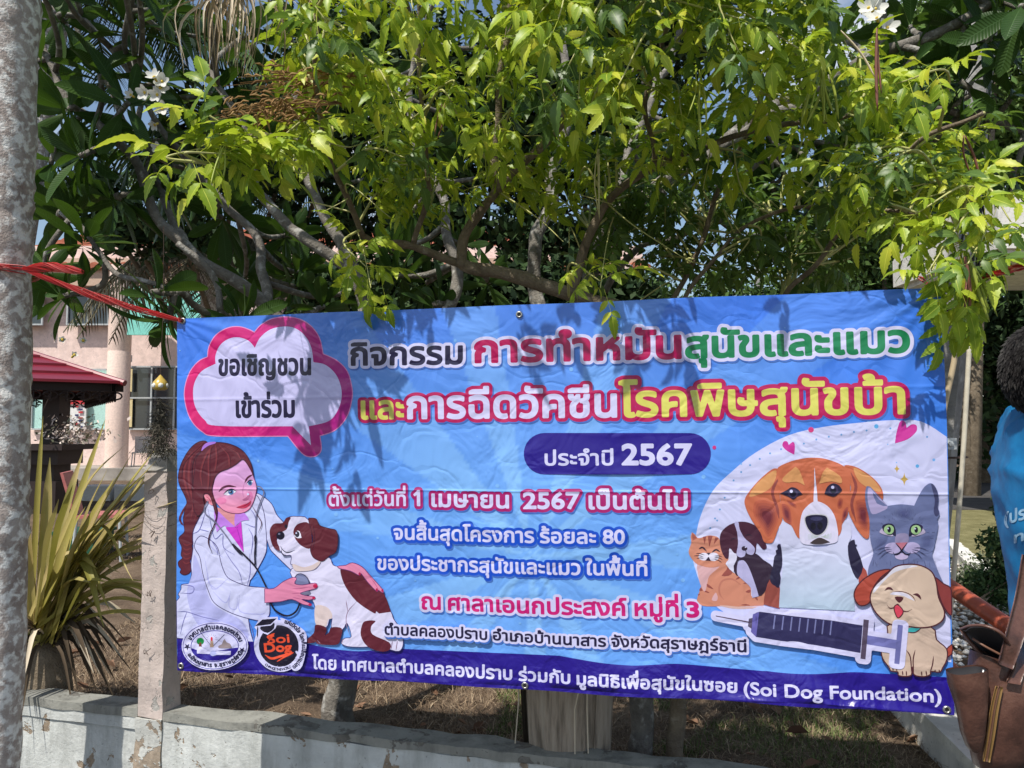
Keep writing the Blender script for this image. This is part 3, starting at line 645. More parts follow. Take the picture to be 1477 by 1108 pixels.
# ---- tabby kitten and dark puppy
P = Print(4)
TB = ink((214, 142, 118)); TL_ = ink((224, 178, 184)); TD = ink((156, 82, 76)); PD = ink((74, 36, 58)); PK = ink((52, 36, 58)); PL = ink((188, 184, 228))
P.fill(z4([(190, 580), (200, 700), (225, 800), (195, 890), (180, 950), (180, 950), (240, 1003), (400, 1008), (600, 1010), (600, 1010), (850, 1000), (850, 1000), (872, 840), (872, 840), (740, 920), (722, 820), (690, 770), (600, 700), (540, 660), (480, 590), (500, 540), (430, 560), (300, 610)]), TB, 3)
P.fill(z4([(190, 590), (300, 615), (412, 603), (310, 700), (285, 780), (260, 862), (215, 780), (195, 690)]), TL_)
P.line(z4([(410, 1000), (600, 1022), (850, 1012)]), 3, ink((226, 186, 178)))
P.line(z4([(620, 790), (540, 735), (450, 745), (410, 800), (410, 880), (450, 940)]), 2.4, ink((196, 124, 106)))
P.fill(z4([(370, 870), (390, 920), (375, 955), (330, 940)]), TL_)
for a in ([(430, 700), (480, 640), (490, 615), (540, 665), (500, 700)], [(570, 738), (600, 708), (618, 716), (600, 732)], [(645, 780), (680, 762), (686, 778)], [(668, 860), (715, 838), (720, 860), (700, 872)], [(280, 785), (300, 790), (350, 835), (290, 815)], [(258, 862), (275, 850), (310, 875)], [(205, 850), (220, 820), (240, 850)], [(620, 995), (670, 984), (715, 998)], [(760, 920), (785, 918), (790, 950)], [(190, 890), (215, 880), (200, 900)]):
    P.fill(z4(a), TD, 2); P.lay -= 1
P.lay += 1
P.fill(z4([(128, 368), (122, 310), (135, 262), (135, 262), (165, 285), (200, 322), (290, 297), (340, 297), (400, 318), (440, 400), (505, 520), (472, 575), (410, 605), (310, 618), (200, 590), (150, 552), (108, 490), (104, 440)]), TB, 3)
P.fill(z4([(140, 350), (135, 268), (190, 322)]), ink((176, 96, 84)), 0)
for a in ([(245, 308), (278, 303), (262, 388)], [(293, 300), (342, 300), (308, 412)], [(368, 315), (402, 322), (352, 388)]): P.fill(z4(a), TD, 0); P.lay -= 1
P.lay += 1
P.ell(*z4([(252, 508)])[0], 7.6, 5.6, ink((230, 226, 248))); P.ell(*z4([(352, 510)])[0], 7.6, 6.2, ink((230, 226, 248)))
P.fill(z4([(278, 468), (322, 468), (302, 494)]), PK, 0); P.fill(z4([(268, 548), (300, 508), (324, 550)]), PK, 0)
P.line(z4([(205, 432), (240, 415), (282, 455)]), 2.0, PK); P.line(z4([(333, 466), (375, 438), (416, 460)]), 2.0, PK)
for a in ([(175, 475), (215, 478), (260, 492)], [(155, 500), (205, 498), (248, 510)], [(180, 526), (215, 520), (250, 524)], [(360, 502), (400, 500), (438, 508)], [(360, 518), (405, 520), (440, 540)], [(358, 535), (400, 545), (430, 566)]): P.line(z4(a), .9, PK)
P.fill(z4([(575, 490), (700, 470), (780, 480), (850, 540), (942, 612), (922, 720), (882, 830), (800, 902), (740, 720), (700, 620), (640, 550), (592, 560), (592, 700), (552, 650), (550, 600), (580, 540)]), PK, 3)
P.fill(z4([(584, 620), (600, 560), (650, 545), (695, 600), (740, 710), (780, 830), (800, 905), (800, 905), (735, 922), (735, 922), (720, 820), (640, 740), (590, 690)]), PL, 3)
P.fill(z4([(505, 425), (578, 480), (580, 540), (550, 600), (550, 670), (470, 580), (500, 540)]), ink((222, 220, 246)), 2)
P.fill(z4([(560, 168), (620, 156), (700, 165), (790, 210), (840, 290), (882, 400), (872, 432), (840, 432), (785, 372), (772, 460), (742, 488), (700, 482), (675, 455), (660, 502), (620, 512), (580, 480), (552, 468), (510, 420), (502, 515), (470, 522), (430, 450), (412, 340), (430, 260), (490, 200)]), PD, 3)
P.fill(z4([(560, 168), (600, 163), (612, 230), (660, 320), (720, 372), (765, 430), (742, 488), (690, 480), (675, 458), (660, 502), (615, 514), (580, 482), (596, 380), (586, 260)]), PL, 3)
P.ell(*z4([(660, 425)])[0], 4.3, 3.4, PK); P.ell(*z4([(672, 412)])[0], 1.3, 1, LAV); P.line(z4([(525, 350), (545, 325), (580, 325)]), 1.3, PK); P.line(z4([(668, 300), (700, 285), (738, 300)]), 1.3, PK); P.line(z4([(672, 440), (675, 465)]), .8, PK)
P.build('printed_kitten_and_puppy', 'drawn orange kitten beside a dark puppy')
# ---- beagle
P = Print(P.lay+1)
BO = ink((206, 112, 80)); BD = ink((118, 50, 62)); BT = ink((224, 160, 104)); BLKB = ink((40, 36, 66))
P.fill(z5([(255, 935), (215, 1040), (205, 1120), (205, 1120), (315, 1150), (315, 1150), (318, 1000)]), ink((156, 80, 72)), 2)
P.fill(z5([(868, 935), (900, 860), (932, 925), (880, 985)]), ink((176, 84, 74)), 2)
P.fill(z5([(325, 540), (400, 560), (460, 660), (560, 720), (680, 700), (750, 560), (805, 530), (820, 640), (800, 700), (800, 820), (850, 930), (880, 1000), (840, 1060), (840, 1165), (840, 1165), (312, 1140), (312, 1140), (322, 990), (340, 850), (328, 700), (312, 640)]), lambda uv: mixc(ink((216, 218, 250)), ink((182, 204, 228)), (UV([(1180, 780)])[0][1]-uv[:, 1])/.2), 3)
P.fill(z5([(325, 700), (300, 712), (305, 735), (290, 745), (295, 770), (280, 790), (270, 860), (248, 935), (262, 975), (285, 990), (312, 1005), (325, 930), (318, 900), (332, 860), (336, 800)]), BLKB, 2)
P.fill(z5([(800, 690), (840, 668), (845, 700), (860, 705), (850, 720), (862, 745), (900, 858), (870, 935), (845, 930), (812, 850), (795, 750)]), BLKB, 2)
earL = z5([(300, 172), (260, 183), (180, 250), (110, 330), (76, 390), (85, 450), (130, 540), (185, 620), (208, 680), (240, 694), (275, 680), (310, 590), (338, 520), (320, 350), (338, 240), (335, 190)])
P.fill(earL, BO, 4)
def sub(name, pts, c1, c2, n=5):
    """a soft patch of print: rings from c1 at the rim to c2 at the core"""
    a = np.array(pts, float); c = a.mean(0)
    for k in range(n):
        t = k/(n-1); P.fill([tuple(c+(p-c)*(1-.62*t)) for p in a], tuple(np.asarray(c1)*(1-t)+np.asarray(c2)*t), 3)
sub('', z5([(150, 400), (250, 400), (300, 440), (310, 520), (280, 600), (240, 650), (205, 600), (140, 500)]), ink((194, 100, 76)), BD)
P.fill(z5([(298, 188), (240, 210), (150, 290), (108, 362), (150, 362), (240, 320), (285, 260)]), BT)
P.line(z5([(325, 220), (270, 330), (300, 440), (315, 520)]), 3.6, ink((150, 74, 70)))
earR = z5([(770, 153), (840, 158), (920, 200), (990, 260), (1030, 320), (1036, 380), (1000, 430), (960, 480), (945, 560), (940, 650), (910, 657), (860, 600), (822, 530), (798, 470), (800, 380), (815, 300), (790, 220)])
P.fill(earR, BO, 4)
sub('', z5([(850, 400), (930, 400), (940, 480), (935, 600), (900, 600), (860, 540)]), ink((194, 100, 76)), BD)
P.fill(z5([(835, 168), (920, 210), (985, 265), (1022, 330), (960, 320), (870, 260)]), BT); P.line(z5([(815, 200), (850, 300), (820, 420), (850, 540)]), 3.6, ink((150, 74, 70)))
headp = z5([(300, 180), (380, 130), (470, 105), (560, 97), (650, 108), (760, 152), (805, 210), (810, 300), (800, 430), (790, 500), (755, 560), (750, 600), (725, 645), (640, 660), (520, 670), (455, 660), (430, 630), (400, 570), (345, 530), (328, 430), (318, 300)])
P.fill(headp, BO, 4)
sub('', z5([(335, 420), (390, 450), (400, 560), (350, 525)]), ink((184, 92, 76)), BD, 4); sub('', z5([(795, 440), (760, 470), (752, 552), (788, 500)]), ink((184, 92, 76)), BD, 4)
sub('', z5([(370, 390), (430, 420), (430, 445), (385, 420)]), ink((186, 94, 72)), ink((140, 62, 62)), 4); sub('', z5([(735, 380), (760, 390), (750, 440), (728, 450), (720, 420)]), ink((186, 94, 72)), ink((140, 62, 62)), 4)
P.fill(z5([(340, 240), (430, 160), (430, 160), (460, 190), (495, 290), (495, 290), (440, 265), (365, 270)]), BT, 3); P.fill(z5([(595, 278), (595, 278), (620, 200), (650, 165), (650, 165), (740, 225), (748, 275), (680, 262)]), BT, 3)
P.fill(z5([(570, 400), (505, 440), (470, 500), (456, 620), (470, 688), (540, 704), (700, 692), (725, 650), (722, 590), (700, 500), (650, 432)]), ink((226, 222, 250)))
P.fill(z5([(562, 165), (570, 250), (585, 420), (555, 420), (560, 300)]), ink((226, 222, 250)), 2)
sub('', z5([(500, 620), (570, 650), (660, 640), (700, 610), (690, 670), (600, 650), (500, 675)]), ink((222, 220, 248)), ink((188, 198, 200)), 4)
nose = z5([(497, 535), (508, 505), (570, 495), (640, 505), (653, 550), (636, 600), (600, 632), (560, 632), (518, 592)])
P.line(nose, 2.6, ink((206, 206, 214)), closed=True); P.fill(nose, ink((32, 30, 62)))
P.ell(*z5([(552, 575)])[0], 4, 5.5, ink((16, 14, 34))); P.ell(*z5([(600, 572)])[0], 4, 5.5, ink((16, 14, 34))); P.ell(*z5([(575, 522)])[0], 9, 3, ink((62, 62, 100)))
P.fill(z5([(528, 692), (528, 692), (570, 662), (610, 656), (670, 686), (670, 686), (620, 698), (560, 700)]), ink((66, 56, 60)), 3)
for pts, hx, hy, ex, ey in (([(322, 345), (322, 345), (370, 322), (402, 302), (442, 314), (480, 352), (480, 352), (442, 366), (415, 388), (382, 368)], 400, 330, 412, 346), ([(630, 350), (630, 350), (650, 300), (690, 275), (732, 290), (754, 322), (754, 322), (732, 342), (700, 367), (668, 362)], 688, 303, 692, 322)):
    P.fill(z5(pts), BLKB, 3); P.ell(*z5([(ex, ey)])[0], 7, 6.6, ink((64, 52, 88))); P.ell(*z5([(ex, ey+3)])[0], 4.5, 4.4, BLK); P.ell(*z5([(hx, hy)])[0], 2.3, 2.3, LAV)
P.build('printed_beagle', 'drawn brown and white beagle with long ears')
# ---- grey cat
P = Print(P.lay+1)
CG = ink((112, 122, 168)); CDK = ink((72, 74, 112)); CLT = ink((182, 172, 216)); CM = ink((134, 142, 186))
P.fill(z6([(200, 150), (222, 138), (260, 165), (400, 322), (400, 322), (520, 306), (645, 318), (645, 318), (690, 220), (740, 140), (800, 106), (845, 150), (872, 230), (865, 330), (882, 390), (858, 450), (870, 490), (850, 620), (815, 760), (832, 840), (890, 985), (940, 1090), (940, 1090), (700, 905), (600, 880), (420, 932), (215, 975), (215, 975), (225, 900), (262, 800), (265, 740), (240, 640), (230, 450), (202, 330), (190, 230)]), CG, 3)
P.fill(z6([(225, 148), (213, 250), (230, 340), (262, 402), (350, 372), (400, 327), (300, 225)]), CLT, 3); P.fill(z6([(260, 190), (320, 260), (398, 325), (300, 300)]), CG, 2)
P.fill(z6([(800, 112), (850, 160), (868, 250), (862, 330), (876, 390), (850, 420), (825, 370), (835, 260)]), CDK, 3)
sub('', z6([(480, 340), (620, 330), (640, 420), (560, 470), (470, 420)]), ink((106, 116, 160)), ink((82, 88, 136)), 4)
sub('', z6([(300, 600), (450, 640), (400, 760), (270, 760)]), ink((112, 122, 168)), ink((96, 104, 150)), 4); sub('', z6([(700, 600), (830, 560), (820, 740), (690, 760)]), ink((112, 122, 168)), ink((92, 100, 146)), 4)
P.fill(z6([(485, 590), (585, 585), (590, 670), (530, 690), (472, 670)]), ink((150, 142, 180)), 3)
P.ell(*z6([(452, 720)])[0], 12, 8.2, CLT); P.ell(*z6([(625, 715)])[0], 12, 8.2, CLT); P.ell(*z6([(530, 798)])[0], 9.5, 4.8, ink((200, 186, 226)))
for k in range(46):
    a = random.uniform(0, math.pi); cx_, cy_ = 530+random.uniform(.75, 1.05)*290*math.cos(a), 640-random.uniform(.6, .95)*290*math.sin(a)
    dx_, dy_ = (cx_-530)*.1, -(640-cy_)*.1; P.line(z6([(cx_, cy_), (cx_+dx_, cy_+dy_)]), 1.0, random.choice((CDK, CM, CM)), 0); P.lay -= 1
P.lay += 1
for k in range(26):
    x = random.uniform(260, 840); P.line(z6([(x, random.uniform(820, 860)), (x+random.uniform(-20, 20), random.uniform(870, 900))]), 1.1, random.choice((CDK, CM)), 0); P.lay -= 1
P.lay += 1
for sgn, ex in ((1, 412), (-1, 662)):
    P.fill(z6([(ex-sgn*84, 575), (ex-sgn*70, 540), (ex-sgn*40, 530), (ex+sgn*40, 600), (ex, 605)]), ink((196, 184, 216)), 3)
    P.fill(z6([(ex-sgn*62, 512), (ex-sgn*20, 490), (ex+sgn*30, 492), (ex+sgn*58, 530), (ex+sgn*64, 606), (ex+sgn*38, 592), (ex, 600), (ex-sgn*50, 560)]), BLKB, 3)
    P.ell(*z6([(ex, 545)])[0], 7.2, 6.9, ink((168, 206, 150))); P.ell(*z6([(ex+2, 545)])[0], 2.6, 4.3, BLK); P.ell(*z6([(ex-8, 535)])[0], 1.1, 1.1, LAV)
P.fill(z6([(472, 670), (472, 670), (585, 664), (585, 664), (532, 738), (532, 738)]), ink((190, 116, 136)), 2); P.line(z6([(474, 672), (520, 725), (530, 738), (582, 668)]), 1.4, BLK, 2)
P.line(z6([(450, 758), (470, 780), (505, 770), (530, 745), (560, 772), (595, 778), (612, 758)]), 1.6, BLK)
for a in ([(440, 730), (370, 740), (300, 790)], [(440, 745), (380, 765), (320, 820)], [(625, 730), (690, 745), (760, 790)], [(625, 745), (680, 775), (720, 820)], [(430, 715), (360, 715), (290, 740)], [(640, 715), (710, 715), (780, 745)]): P.line(z6(a), .8, CDK)
P.build('printed_cat', 'drawn grey cat with green eyes')
# ---- cartoon puppy
P = Print(P.lay+1)
KO = ink((84, 38, 48)); KB = ink((214, 190, 172)); KE = ink((176, 76, 62))
e1 = z7([(300, 100), (220, 110), (130, 160), (75, 220), (60, 280), (90, 335), (140, 335), (172, 300), (190, 220), (240, 150)]); e2 = z7([(590, 150), (650, 190), (700, 232), (700, 395), (645, 335), (612, 240)])
P.fill(e1, KE); P.line(e1, 1.5, KO, closed=True); P.fill(e2, ink((140, 62, 62))); P.line(e2, 1.5, KO, closed=True)
tl = z7([(655, 640), (700, 590), (700, 655), (660, 672)]); P.fill(tl, KE, 2); P.line(tl, 1.4, KO, 2, closed=True)
bd = z7([(300, 460), (280, 530), (238, 620), (245, 690), (285, 745), (300, 772), (345, 778), (350, 802), (400, 808), (435, 795), (440, 742), (452, 795), (510, 808), (556, 795), (565, 772), (620, 776), (640, 745), (667, 690), (665, 620), (600, 560), (565, 478)])
P.fill(bd, ink((208, 184, 168)), 3); P.line(bd, 1.5, KO, 3, closed=True)
for a in ([(400, 630), (428, 680), (435, 790)], [(460, 630), (446, 700), (450, 790)], [(580, 670), (572, 730), (555, 780)], [(375, 770), (378, 800)], [(400, 770), (402, 803)], [(500, 772), (503, 803)], [(530, 768), (534, 800)], [(590, 760), (588, 775)], [(615, 758), (618, 775)], [(310, 750), (314, 768)], [(335, 752), (338, 770)]): P.line(z7(a), 1.4, KO)
P.fill(z7([(405, 487), (500, 484), (460, 513), (412, 512)]), ink((60, 172, 178)), 2); P.line(z7([(410, 513), (460, 514), (502, 484)]), 1.2, KO)
hd = z7([(330, 80), (420, 62), (500, 70), (570, 110), (600, 180), (615, 280), (652, 370), (640, 430), (580, 470), (490, 483), (400, 472), (300, 462), (220, 405), (175, 335), (168, 270), (200, 205), (270, 138)])
P.fill(hd, KB); P.fill(z7([(335, 82), (420, 67), (480, 75), (400, 92), (320, 122), (250, 185), (190, 255), (200, 212), (270, 142)]), ink((222, 220, 236))); P.line(hd, 1.6, KO, closed=True)
P.line(z7([(298, 262), (340, 256), (400, 268), (455, 302)]), 4.2, ink((222, 218, 238))); P.line(z7([(300, 248), (380, 245), (440, 270), (465, 308)]), 1.0, KO)
P.fill(z7([(328, 280), (386, 283), (358, 320)]), KO, 3); P.line(z7([(275, 330), (295, 355), (325, 350), (348, 328), (370, 362), (405, 378), (441, 360)]), 1.5, KO)
tg = z7([(322, 353), (348, 332), (384, 375), (360, 415), (340, 412)]); P.fill(tg, ink((220, 72, 96)), 3); P.line(tg, 1.3, KO, 3, closed=True)
P.fill(z7([(260, 240), (260, 240), (280, 216), (305, 218), (320, 238), (320, 238), (290, 230)]), KO, 3); P.fill(z7([(446, 262), (446, 262), (475, 254), (496, 272), (502, 298), (502, 298), (475, 274)]), KO, 3)
P.build('printed_cartoon_puppy', 'drawn cream puppy with its tongue out')
# ---- syringe
P = Print(P.lay+1)
parts_ = [([(385, 160), (410, 152), (620, 180), (900, 212), (1118, 247), (1100, 434), (780, 378), (560, 352), (385, 325)], ink((48, 46, 92))), ([(365, 170), (408, 153), (386, 326), (350, 290)], ink((104, 98, 176))), ([(337, 200), (362, 195), (356, 270), (330, 252)], ink((86, 76, 104))), ([(1150, 314), (1352, 345), (1342, 406), (1145, 375)], ink((116, 118, 184))), ([(1125, 205), (1161, 210), (1134, 477), (1100, 472)], ink((88, 76, 100))), ([(1358, 240), (1393, 245), (1366, 510), (1331, 505)], ink((110, 112, 174)))]
need = [(110, 179), (337, 220), (337, 228), (110, 185)]
def ccw(q):
    a = np.sum(q[:, 0]*np.roll(q[:, 1], -1)-q[:, 1]*np.roll(q[:, 0], -1)); return q if a > 0 else q[::-1]
S = SDF([ccw(UV(z8(p))) for p, _ in parts_]+[ccw(UV(z8(need)))], .02, .0035)
P.put(*S.mesh(.0145), LAV)
for p, c in parts_[3:4]+parts_[:3]+parts_[4:]: P.fill(z8(p), c, 0)
P.fill(z8(need), ink((84, 60, 84)), 0)
for k, x in enumerate((517, 575, 633, 690, 745, 797, 850, 905)): P.line(z8([(x, 178+k*5.5), (x-12, 270+k*6)]), 1.7, ink((120, 124, 176)), 0, taper=False)
P.build('printed_syringe', 'drawn dark syringe with a pale rim')
# ---- eyelets
metal = plain('eyelet_metal', (.45, .44, .42), .35, .5, .9); hole = plain('eyelet_hole', (.01, .01, .012), .9)
for px_, py_ in ((267, 463), (1354, 423), (264, 959), (1365, 1023), (752.5, 454), (757, 989)):
    u, v = UV([(px_, py_)])[0]; y = -float(disp(u, v))-.003
    M_ = Matrix.Translation((u, y, v)) @ Matrix.Rotation(math.pi/2, 4, 'X')
    m = MB(); m.lathe([(.0052, -.004), (.0052, .0008), (.0075, .0022), (.010, .0012), (.0112, -.0008), (.0112, -.003)], 20, M_)
    e = m.build('eyelet', metal, banner, True)
    m = MB(); m.lathe([(.0, -.0005), (.0054, -.0006)], 16, M_); m.build('eyelet_opening', hole, e)
# ------------------------------------------------------------------ ground
def xy(v, z): return Vector((v.x, v.y, z))
BETA = math.radians(15); YZ = .35
P0 = W(229, 1029, 3.0); WM = Matrix.Translation((P0.x, P0.y, 0)) @ Matrix.Rotation(-BETA, 4, 'Z')   # wall frame: x along, y to the back
WT = P0.z
def mat_ground(name, c1, c2, c3, s=3, b=.6):
    m, N, L, B = nodes(name); g = N.new('ShaderNodeTexCoord')
    n1 = nn(N, 'ShaderNodeTexNoise', Scale=s, Detail=9, Roughness=.7); n2 = nn(N, 'ShaderNodeTexNoise', Scale=90, Detail=6, Roughness=.7)
    for q in (n1, n2): L.new(g.outputs['Object'], q.inputs['Vector'])
    mxx = nn(N, 'ShaderNodeMath', _operation='ADD'); L.new(n1.outputs['Fac'], mxx.inputs[0]); L.new(n2.outputs['Fac'], mxx.inputs[1])
    hf = nn(N, 'ShaderNodeMath', _operation='MULTIPLY'); L.new(mxx.outputs[0], hf.inputs[0]); hf.inputs[1].default_value = .5
    L.new(ramp(N, L, hf.outputs[0], [(.36, c1), (.5, c2), (.64, c3)]), B.inputs['Base Color'])
    B.inputs['Roughness'].default_value = .95; B.inputs['Specular IOR Level'].default_value = .1
    bb = nn(N, 'ShaderNodeBump', Strength=b, Distance=.02); L.new(n2.outputs['Fac'], bb.inputs['Height']); L.new(bb.outputs[0], B.inputs['Normal'])
    return m
M_yard = mat_ground('dry_soil', (.055, .038, .028), (.14, .10, .07), (.27, .20, .14))
M_lawn = mat_ground('lawn', (.09, .085, .035), (.19, .175, .08), (.30, .27, .14), 5)
M_road = mat_ground('asphalt', (.05, .048, .046), (.085, .08, .076), (.13, .12, .115), 6, .3)
# far sheet with an undulating near patch
far = obj('ground', [(-400, -60, -.004), (400, -60, -.004), (400, 700, -.004), (-400, 700, -.004)], [(0, 1, 2, 3)], M_road); tag(far, kind='structure')
gx = np.concatenate([np.linspace(-90, -5, 12), np.linspace(-4.8, 6, 110), np.linspace(6.5, 90, 12)]); gy = np.concatenate([np.linspace(0.03, 6, 80), np.linspace(6.4, 130, 20)])
V = []
for y in gy:
    for x in gx:
        h = .035*noise.noise(Vector((x*.9, y*.9, 3))) + .02*noise.noise(Vector((x*3, y*3, 1))) if y > .1 else -.02
        p = WM @ Vector((x, y, 0)); V.append((p.x, p.y, YZ + h*min(1, 6/max(y, .5))))
n_ = len(gx); F = [(j*n_+i, j*n_+i+1, (j+1)*n_+i+1, (j+1)*n_+i) for j in range(len(gy)-1) for i in range(n_-1)]
tag(obj('yard_ground', V, F, M_yard, None, True), kind='structure')
def sheet(name, pts, z, mat): return tag(obj(name, [(x, y, z) for x, y in pts], [tuple(range(len(pts)))], mat), kind='structure')
sheet('lawn', [(2.6, 7.3), (26, 7.0), (26, 11.3), (1.6, 11.6)], YZ+.06, M_lawn)
sheet('road', [(-1, 11.6), (40, 11.2), (40, 20), (-1, 20.5)], YZ+.064, M_road)
# ------------------------------------------------------------------ blades, litter, pebbles
def blade_mat(name, cs, rough=.85, tr=.0):
    m, N, L, B = nodes(name); g = N.new('ShaderNodeNewGeometry'); L.new(ramp(N, L, g.outputs['Random Per Island'], [(i/(len(cs)-1), c) for i, c in enumerate(cs)]), B.inputs['Base Color'])
    B.inputs['Roughness'].default_value = rough; B.inputs['Specular IOR Level'].default_value = .15; return m
def blades(name, n, region, h, wd, mat, lean=1.0, label=None, zf=None):
    """region(k)->(x,y) arrays"""
    x, y = region(n); n = len(x); th = rng.uniform(0, 2*np.pi, n); hh = h*rng.uniform(.4, 1.2, n); ln = lean*rng.uniform(.3, 1.4, n)*hh
    dx, dy = np.cos(th), np.sin(th); z = YZ + rng.uniform(-.01, .012, n); w_ = wd*rng.uniform(.6, 1.3, n); o = rng.uniform(0, 2*np.pi, n); ox, oy = np.cos(o)*w_, np.sin(o)*w_
    a = np.stack([x-ox, y-oy, z], 1); b = np.stack([x+ox, y+oy, z], 1)
    c = np.stack([x+dx*ln*.4+ox*.7, y+dy*ln*.4+oy*.7, z+hh*.75], 1); d = np.stack([x+dx*ln*.4-ox*.7, y+dy*ln*.4-oy*.7, z+hh*.75], 1)
    e = np.stack([x+dx*ln*1.1, y+dy*ln*1.1, z+hh*rng.uniform(.5, 1.1, n)], 1)
    V = np.stack([a, b, c, d, e], 1).reshape(-1, 3); k = np.arange(n)*5
    F = np.concatenate([np.stack([k, k+1, k+2], 1), np.stack([k, k+2, k+3], 1), np.stack([k+3, k+2, k+4], 1)])
    return tag(obj(name, V, F, mat), label, 'grass', kind='stuff')
def wall_region(x0, x1, y0, y1, pw=1.6, clump=None):
    def f(n):
        x = rng.uniform(x0, x1, n); y = y0+(y1-y0)*rng.uniform(0, 1, n)**pw
        if clump:
            k = np.array([noise.noise(Vector((a*clump, b*clump, 7))) for a, b in zip(x, y)]); m_ = k > .02; x, y = x[m_], y[m_]
        c_, s_ = math.cos(-BETA), math.sin(-BETA); return P0.x+x*c_-y*s_, P0.y+x*s_+y*c_
    return f
M_dry = blade_mat('dry_grass', [(.11, .075, .05), (.24, .17, .11), (.40, .30, .20), (.16, .11, .07), (.54, .43, .30)])
M_grn = blade_mat('green_grass', [(.06, .11, .025), (.12, .19, .05), (.20, .22, .09), (.30, .27, .15)])
blades('dry_grass', 60000, wall_region(-1.6, 3.0, .13, 4.5, 1.7), .035, .0017, M_dry, 2.2, 'short dry brown grass covering the yard behind the low wall')
blades('dry_grass', 26000, wall_region(-4.5, 1.5, 3.5, 11, 1.1), .05, .004, M_dry, 2.0, 'sparser dry grass further back in the yard towards the gazebo')
blades('green_grass', 26000, wall_region(1.1, 2.9, .13, 1.7, 1.1, 2.2), .038, .0016, M_grn, 1.0, 'green grass tufts behind the wall under the right half of the banner')
xs, ys = wall_region(-1.4, 2.9, .15, 3.2, 1.3)(240); m = MB()
for x, y in zip(xs, ys):
    s = random.uniform(.018, .05); a = random.uniform(0, 6.28); R = Matrix.Translation((x, y, YZ+random.uniform(.01, .045))) @ Matrix.Rotation(a, 4, 'Z') @ Matrix.Rotation(random.uniform(-.6, .6), 4, 'X') @ Matrix.Rotation(random.uniform(-.5, .5), 4, 'Y')
    k = random.uniform(.2, .5)
    V = [R @ Vector(p) for p in ((-s, 0, 0), (-.4*s, -.4*s, k*s), (.4*s, -.35*s, k*s), (s, 0, .2*s), (.4*s, .35*s, k*s), (-.4*s, .4*s, k*s), (0, 0, -.05*s))]
    m.add(V, [(6, i, (i+1) % 6) for i in range(6)])
tag(m.build('leaf_litter', blade_mat('dead_leaf', [(.09, .045, .025), (.20, .11, .07), (.28, .17, .11), (.12, .07, .05)]), None), 'curled brown dead leaves strewn over the dry grass', 'leaves', kind='stuff')
# white pebbles on the right
ps = MB(); ico = [(0, 0, 1), (.9, 0, .2), (.3, .85, .2), (-.7, .5, .2), (-.7, -.5, .2), (.3, -.85, .2), (0, 0, -.5)]
icf = [(0, 1, 2), (0, 2, 3), (0, 3, 4), (0, 4, 5), (0, 5, 1), (6, 2, 1), (6, 3, 2), (6, 4, 3), (6, 5, 4), (6, 1, 5)]
for _ in range(5200):
    x, y = random.uniform(1.75, 4.6), random.uniform(3.2, 7.2)
    if x > 3.55+.4*(y-5.8): continue
    s = random.uniform(.012, .03); R = Matrix.Translation((x, y, YZ+.02+random.uniform(0, .03))) @ Matrix.Rotation(random.uniform(0, 6.28), 4, 'Z') @ Matrix.Rotation(random.uniform(-.4, .4), 4, 'X') @ Matrix.Diagonal((s*random.uniform(.8, 1.5), s, s*random.uniform(.6, .9), 1))
    ps.add([R @ Vector(v) for v in ico], icf)
tag(ps.build('white_pebbles', blade_mat('pebble', [(.42, .39, .34), (.62, .58, .52), (.74, .71, .66), (.5, .46, .4)]), None, True), 'bed of white pebbles beside the red railing', 'pebbles', kind='stuff')
